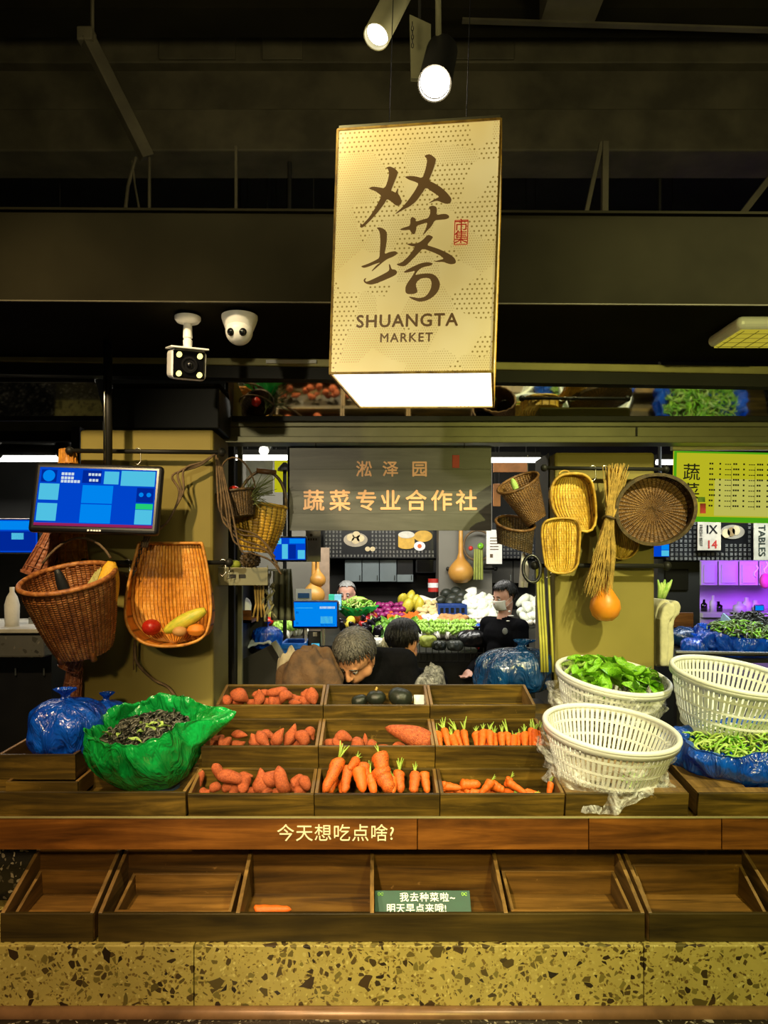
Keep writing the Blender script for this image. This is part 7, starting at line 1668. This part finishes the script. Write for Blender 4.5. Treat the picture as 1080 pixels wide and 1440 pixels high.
# 1 bowing man right behind the top crates
hc = P(499, 925, 3.44)
sl_, sr_ = V((hc.x-.16, 3.66, 1.28)), V((hc.x+.23, 3.64, 1.27))
bd = [(V((hc.x+.03, 3.95, .62)), .16, V((hc.x+.03, 3.80, .95)), .15, 0), (V((hc.x+.03, 3.80, .95)), .155, V((hc.x+.04, 3.68, 1.20)), .15, 0), (sl_, .075, sr_, .075, 0), (V((hc.x-.05, 3.66, 1.22)), .11, V((hc.x+.12, 3.66, 1.22)), .11, 0),
      (sl_, .072, V((hc.x-.24, 3.62, 1.03)), .056, 0), (V((hc.x-.24, 3.62, 1.03)), .052, V((hc.x-.10, 3.47, 1.02)), .042, 0), (sr_, .072, V((hc.x+.30, 3.62, 1.02)), .056, 0), (V((hc.x+.30, 3.62, 1.02)), .052, V((hc.x+.14, 3.47, 1.02)), .042, 0),
      (V((hc.x-.06, 3.95, .58)), .10, V((hc.x-.10, 3.58, .55)), .075, 2), (V((hc.x-.10, 3.58, .55)), .07, V((hc.x-.10, 3.62, .10)), .05, 2), (V((hc.x+.12, 3.95, .58)), .10, V((hc.x+.16, 3.58, .55)), .075, 2), (V((hc.x+.16, 3.58, .55)), .07, V((hc.x+.16, 3.62, .10)), .05, 2),
      (V((hc.x-.10, 3.62, .06)), .045, V((hc.x-.10, 3.47, .045)), .04, 2), (V((hc.x+.16, 3.62, .06)), .045, V((hc.x+.16, 3.47, .045)), .04, 2)]
bd += hand_caps((hc.x-.08, 3.46, 1.02), (.6, -.75, -.1), (.75, .6, 0)) + hand_caps((hc.x+.12, 3.46, 1.02), (-.6, -.75, -.1), (-.75, .6, 0))
m1, hp1 = person('bowing man with short dark hair and a black jacket behind the top crates', hc, (-.34, -.62, -.70), (-.22, -.70, .68), {'neck': V((hc.x+.04, 3.60, 1.26)), 'body': bd, 'base': (hc.x, 3.95, 0)}, M['skin'], M['jacket'], m_plain('grey_black_hair', (.11, .10, .08), .4, 0, .6, 120, .3, (.012, .011, .009)), M['jacket'], 1.04, 1.0, voxel=.0075)
st2 = thing('work_stool', 'small dark stool under the bowing man', 'stool', (hc.x+.03, 4.0, 0))
MB().lathe([(0, .42), (.16, .42), (.165, .45), (0, .455)], (hc.x+.03, 4.0, 0), n=24).build('seat', M['black_plastic'], st2)
for k in range(4): a = PI/4+k*PI/2; MB().bar((hc.x+.03+math.cos(a)*.11, 4.0+math.sin(a)*.11, .42), (hc.x+.03+math.cos(a)*.16, 4.0+math.sin(a)*.16, 0), .022).build('leg', M['black_steel'], st2)
# 2 dark haired person turned away
h2 = P(568, 904, 4.15)
s2l, s2r = V((h2.x-.19, 4.17, 1.11)), V((h2.x+.17, 4.13, 1.10))
bd = [(V((h2.x, 4.2, .60)), .16, V((h2.x, 4.18, .98)), .15, 0), (s2l, .075, s2r, .075, 0), (V((h2.x-.07, 4.17, 1.05)), .11, V((h2.x+.07, 4.15, 1.05)), .11, 0), (s2l, .068, V((h2.x-.26, 4.12, .84)), .054, 0), (V((h2.x-.26, 4.12, .84)), .05, V((h2.x-.20, 4.32, .78)), .04, 0), (s2r, .068, V((h2.x+.24, 4.10, .84)), .054, 0), (V((h2.x+.24, 4.10, .84)), .05, V((h2.x+.20, 4.32, .78)), .04, 0),
      (V((h2.x-.08, 4.2, .56)), .10, V((h2.x-.10, 4.58, .52)), .07, 2), (V((h2.x-.10, 4.58, .52)), .065, V((h2.x-.10, 4.56, .08)), .048, 2), (V((h2.x+.08, 4.2, .56)), .10, V((h2.x+.10, 4.58, .52)), .07, 2), (V((h2.x+.10, 4.58, .52)), .065, V((h2.x+.10, 4.56, .08)), .048, 2), (V((h2.x-.10, 4.56, .05)), .042, V((h2.x-.10, 4.72, .045)), .038, 2), (V((h2.x+.10, 4.56, .05)), .042, V((h2.x+.10, 4.72, .045)), .038, 2)]
bd += hand_caps((h2.x-.19, 4.34, .78), (.2, .9, -.3), (1, -.2, 0)) + hand_caps((h2.x+.19, 4.34, .78), (-.2, .9, -.3), (-1, -.2, 0))
person('person with black hair and black clothes seated with back turned beside the bowing man', h2, (.70, .70, -.15), (.1, .1, 1), {'neck': V((h2.x-.01, 4.16, 1.14)), 'body': bd, 'base': (h2.x, 4.2, 0)}, M['skin'], M['jacket'], M['hair'], M['jacket'], 1.0, 1.0, voxel=.009)
st3 = thing('work_stool', 'small dark stool under the person with the back turned', 'stool', (h2.x, 4.2, 0))
MB().lathe([(0, .40), (.16, .40), (.165, .43), (0, .435)], (h2.x, 4.2, 0), n=24).build('seat', M['black_plastic'], st3)
for k in range(4): a = PI/4+k*PI/2; MB().bar((h2.x+math.cos(a)*.11, 4.2+math.sin(a)*.11, .40), (h2.x+math.cos(a)*.16, 4.2+math.sin(a)*.16, 0), .022).build('leg', M['black_steel'], st3)
# 3 old man behind the far stand
h3 = P(487, 835, 7.8)
def standing(h, Y, top, f, mat=0, w_=.19, reach=None):
    z = h.z; x = h.x; f = V(f).normalized(); sx = V((0,0,1)).cross(f)*-1
    b = lambda a, up, fw=0: V((x, Y, 0))+sx*a+f*fw+V((0, 0, up))
    zs_ = z-.225
    out = [(b(0, zs_-.50), .145, b(0, zs_-.20), .14, 0), (b(-w_, zs_), .068, b(w_, zs_), .068, 0), (b(-.07, zs_-.08), .12, b(.07, zs_-.08), .12, 0)]
    for e in (-1, 1):
        if reach: el, wr_ = b(e*(w_+.05), zs_-.27, .02), b(e*(w_-.02), zs_-.36, .20)
        else: el, wr_ = b(e*(w_+.06), zs_-.27), b(e*(w_+.06), zs_-.50, .06)
        out += [(b(e*w_, zs_), .064, el, .05, 0), (el, .048, wr_, .036, 0)]
        d = (wr_-el).normalized(); out += hand_caps(wr_+d*.01, d, (sx*e if reach else f))
        out += [(b(e*.085, zs_-.52), .10, b(e*.095, (zs_-.5)*.52, .02), .072, 2), (b(e*.095, (zs_-.5)*.52, .02), .068, b(e*.095, .09), .05, 2), (b(e*.095, .05), .045, b(e*.095, .045, .15), .04, 2)]
    return {'neck': b(0, zs_+.05), 'body': out, 'base': (x, Y, 0)}
person('old man with cropped grey hair behind the green bag of beans', h3, (-.15, -.97, -.2), (0, -.2, 1), standing(h3, 7.84, 0, (0, -1, 0)), M['skin_fair'], m_plain('grey_shirt', (.05, .05, .06), .8), M['hair_grey'], M['jacket'], 1.05, 0., voxel=.012)
# 4 guard with face mask
h4 = P(709, 840, 5.85)
g4, hp4 = person('guard in a black uniform with a white face mask facing the cabbages', h4, (-.86, -.45, -.22), (-.1, -.1, 1), standing(h4, 5.87, 0, (-.8, -.5, 0), reach=True), M['skin_fair'], M['jacket'], M['hair'], M['jacket'], .96, 0.9, voxel=.011, mask=True)
pt = M['white_cloth']
for (u, v, a, b_, nm) in ((713, 864, .022, .006, 'shoulder_bar'), (711, 858, .010, .008, 'shoulder_star'), (729, 876, .03, .008, 'sleeve_band'), (729, 881, .018, .012, 'sleeve_badge'), (705, 885, .022, .026, 'chest_badge'), (709, 871, .014, .005, 'name_bar')):
    p = P(u, v, 5.85); MB().ell(p+V((0, -.165 if u < 715 else -.13, 0)), (a, .006, b_), None, 12, 8).build(nm, pt if 'badge' not in nm else m_plain('badge_grey', (.22, .22, .2), .5), g4, smooth=True)
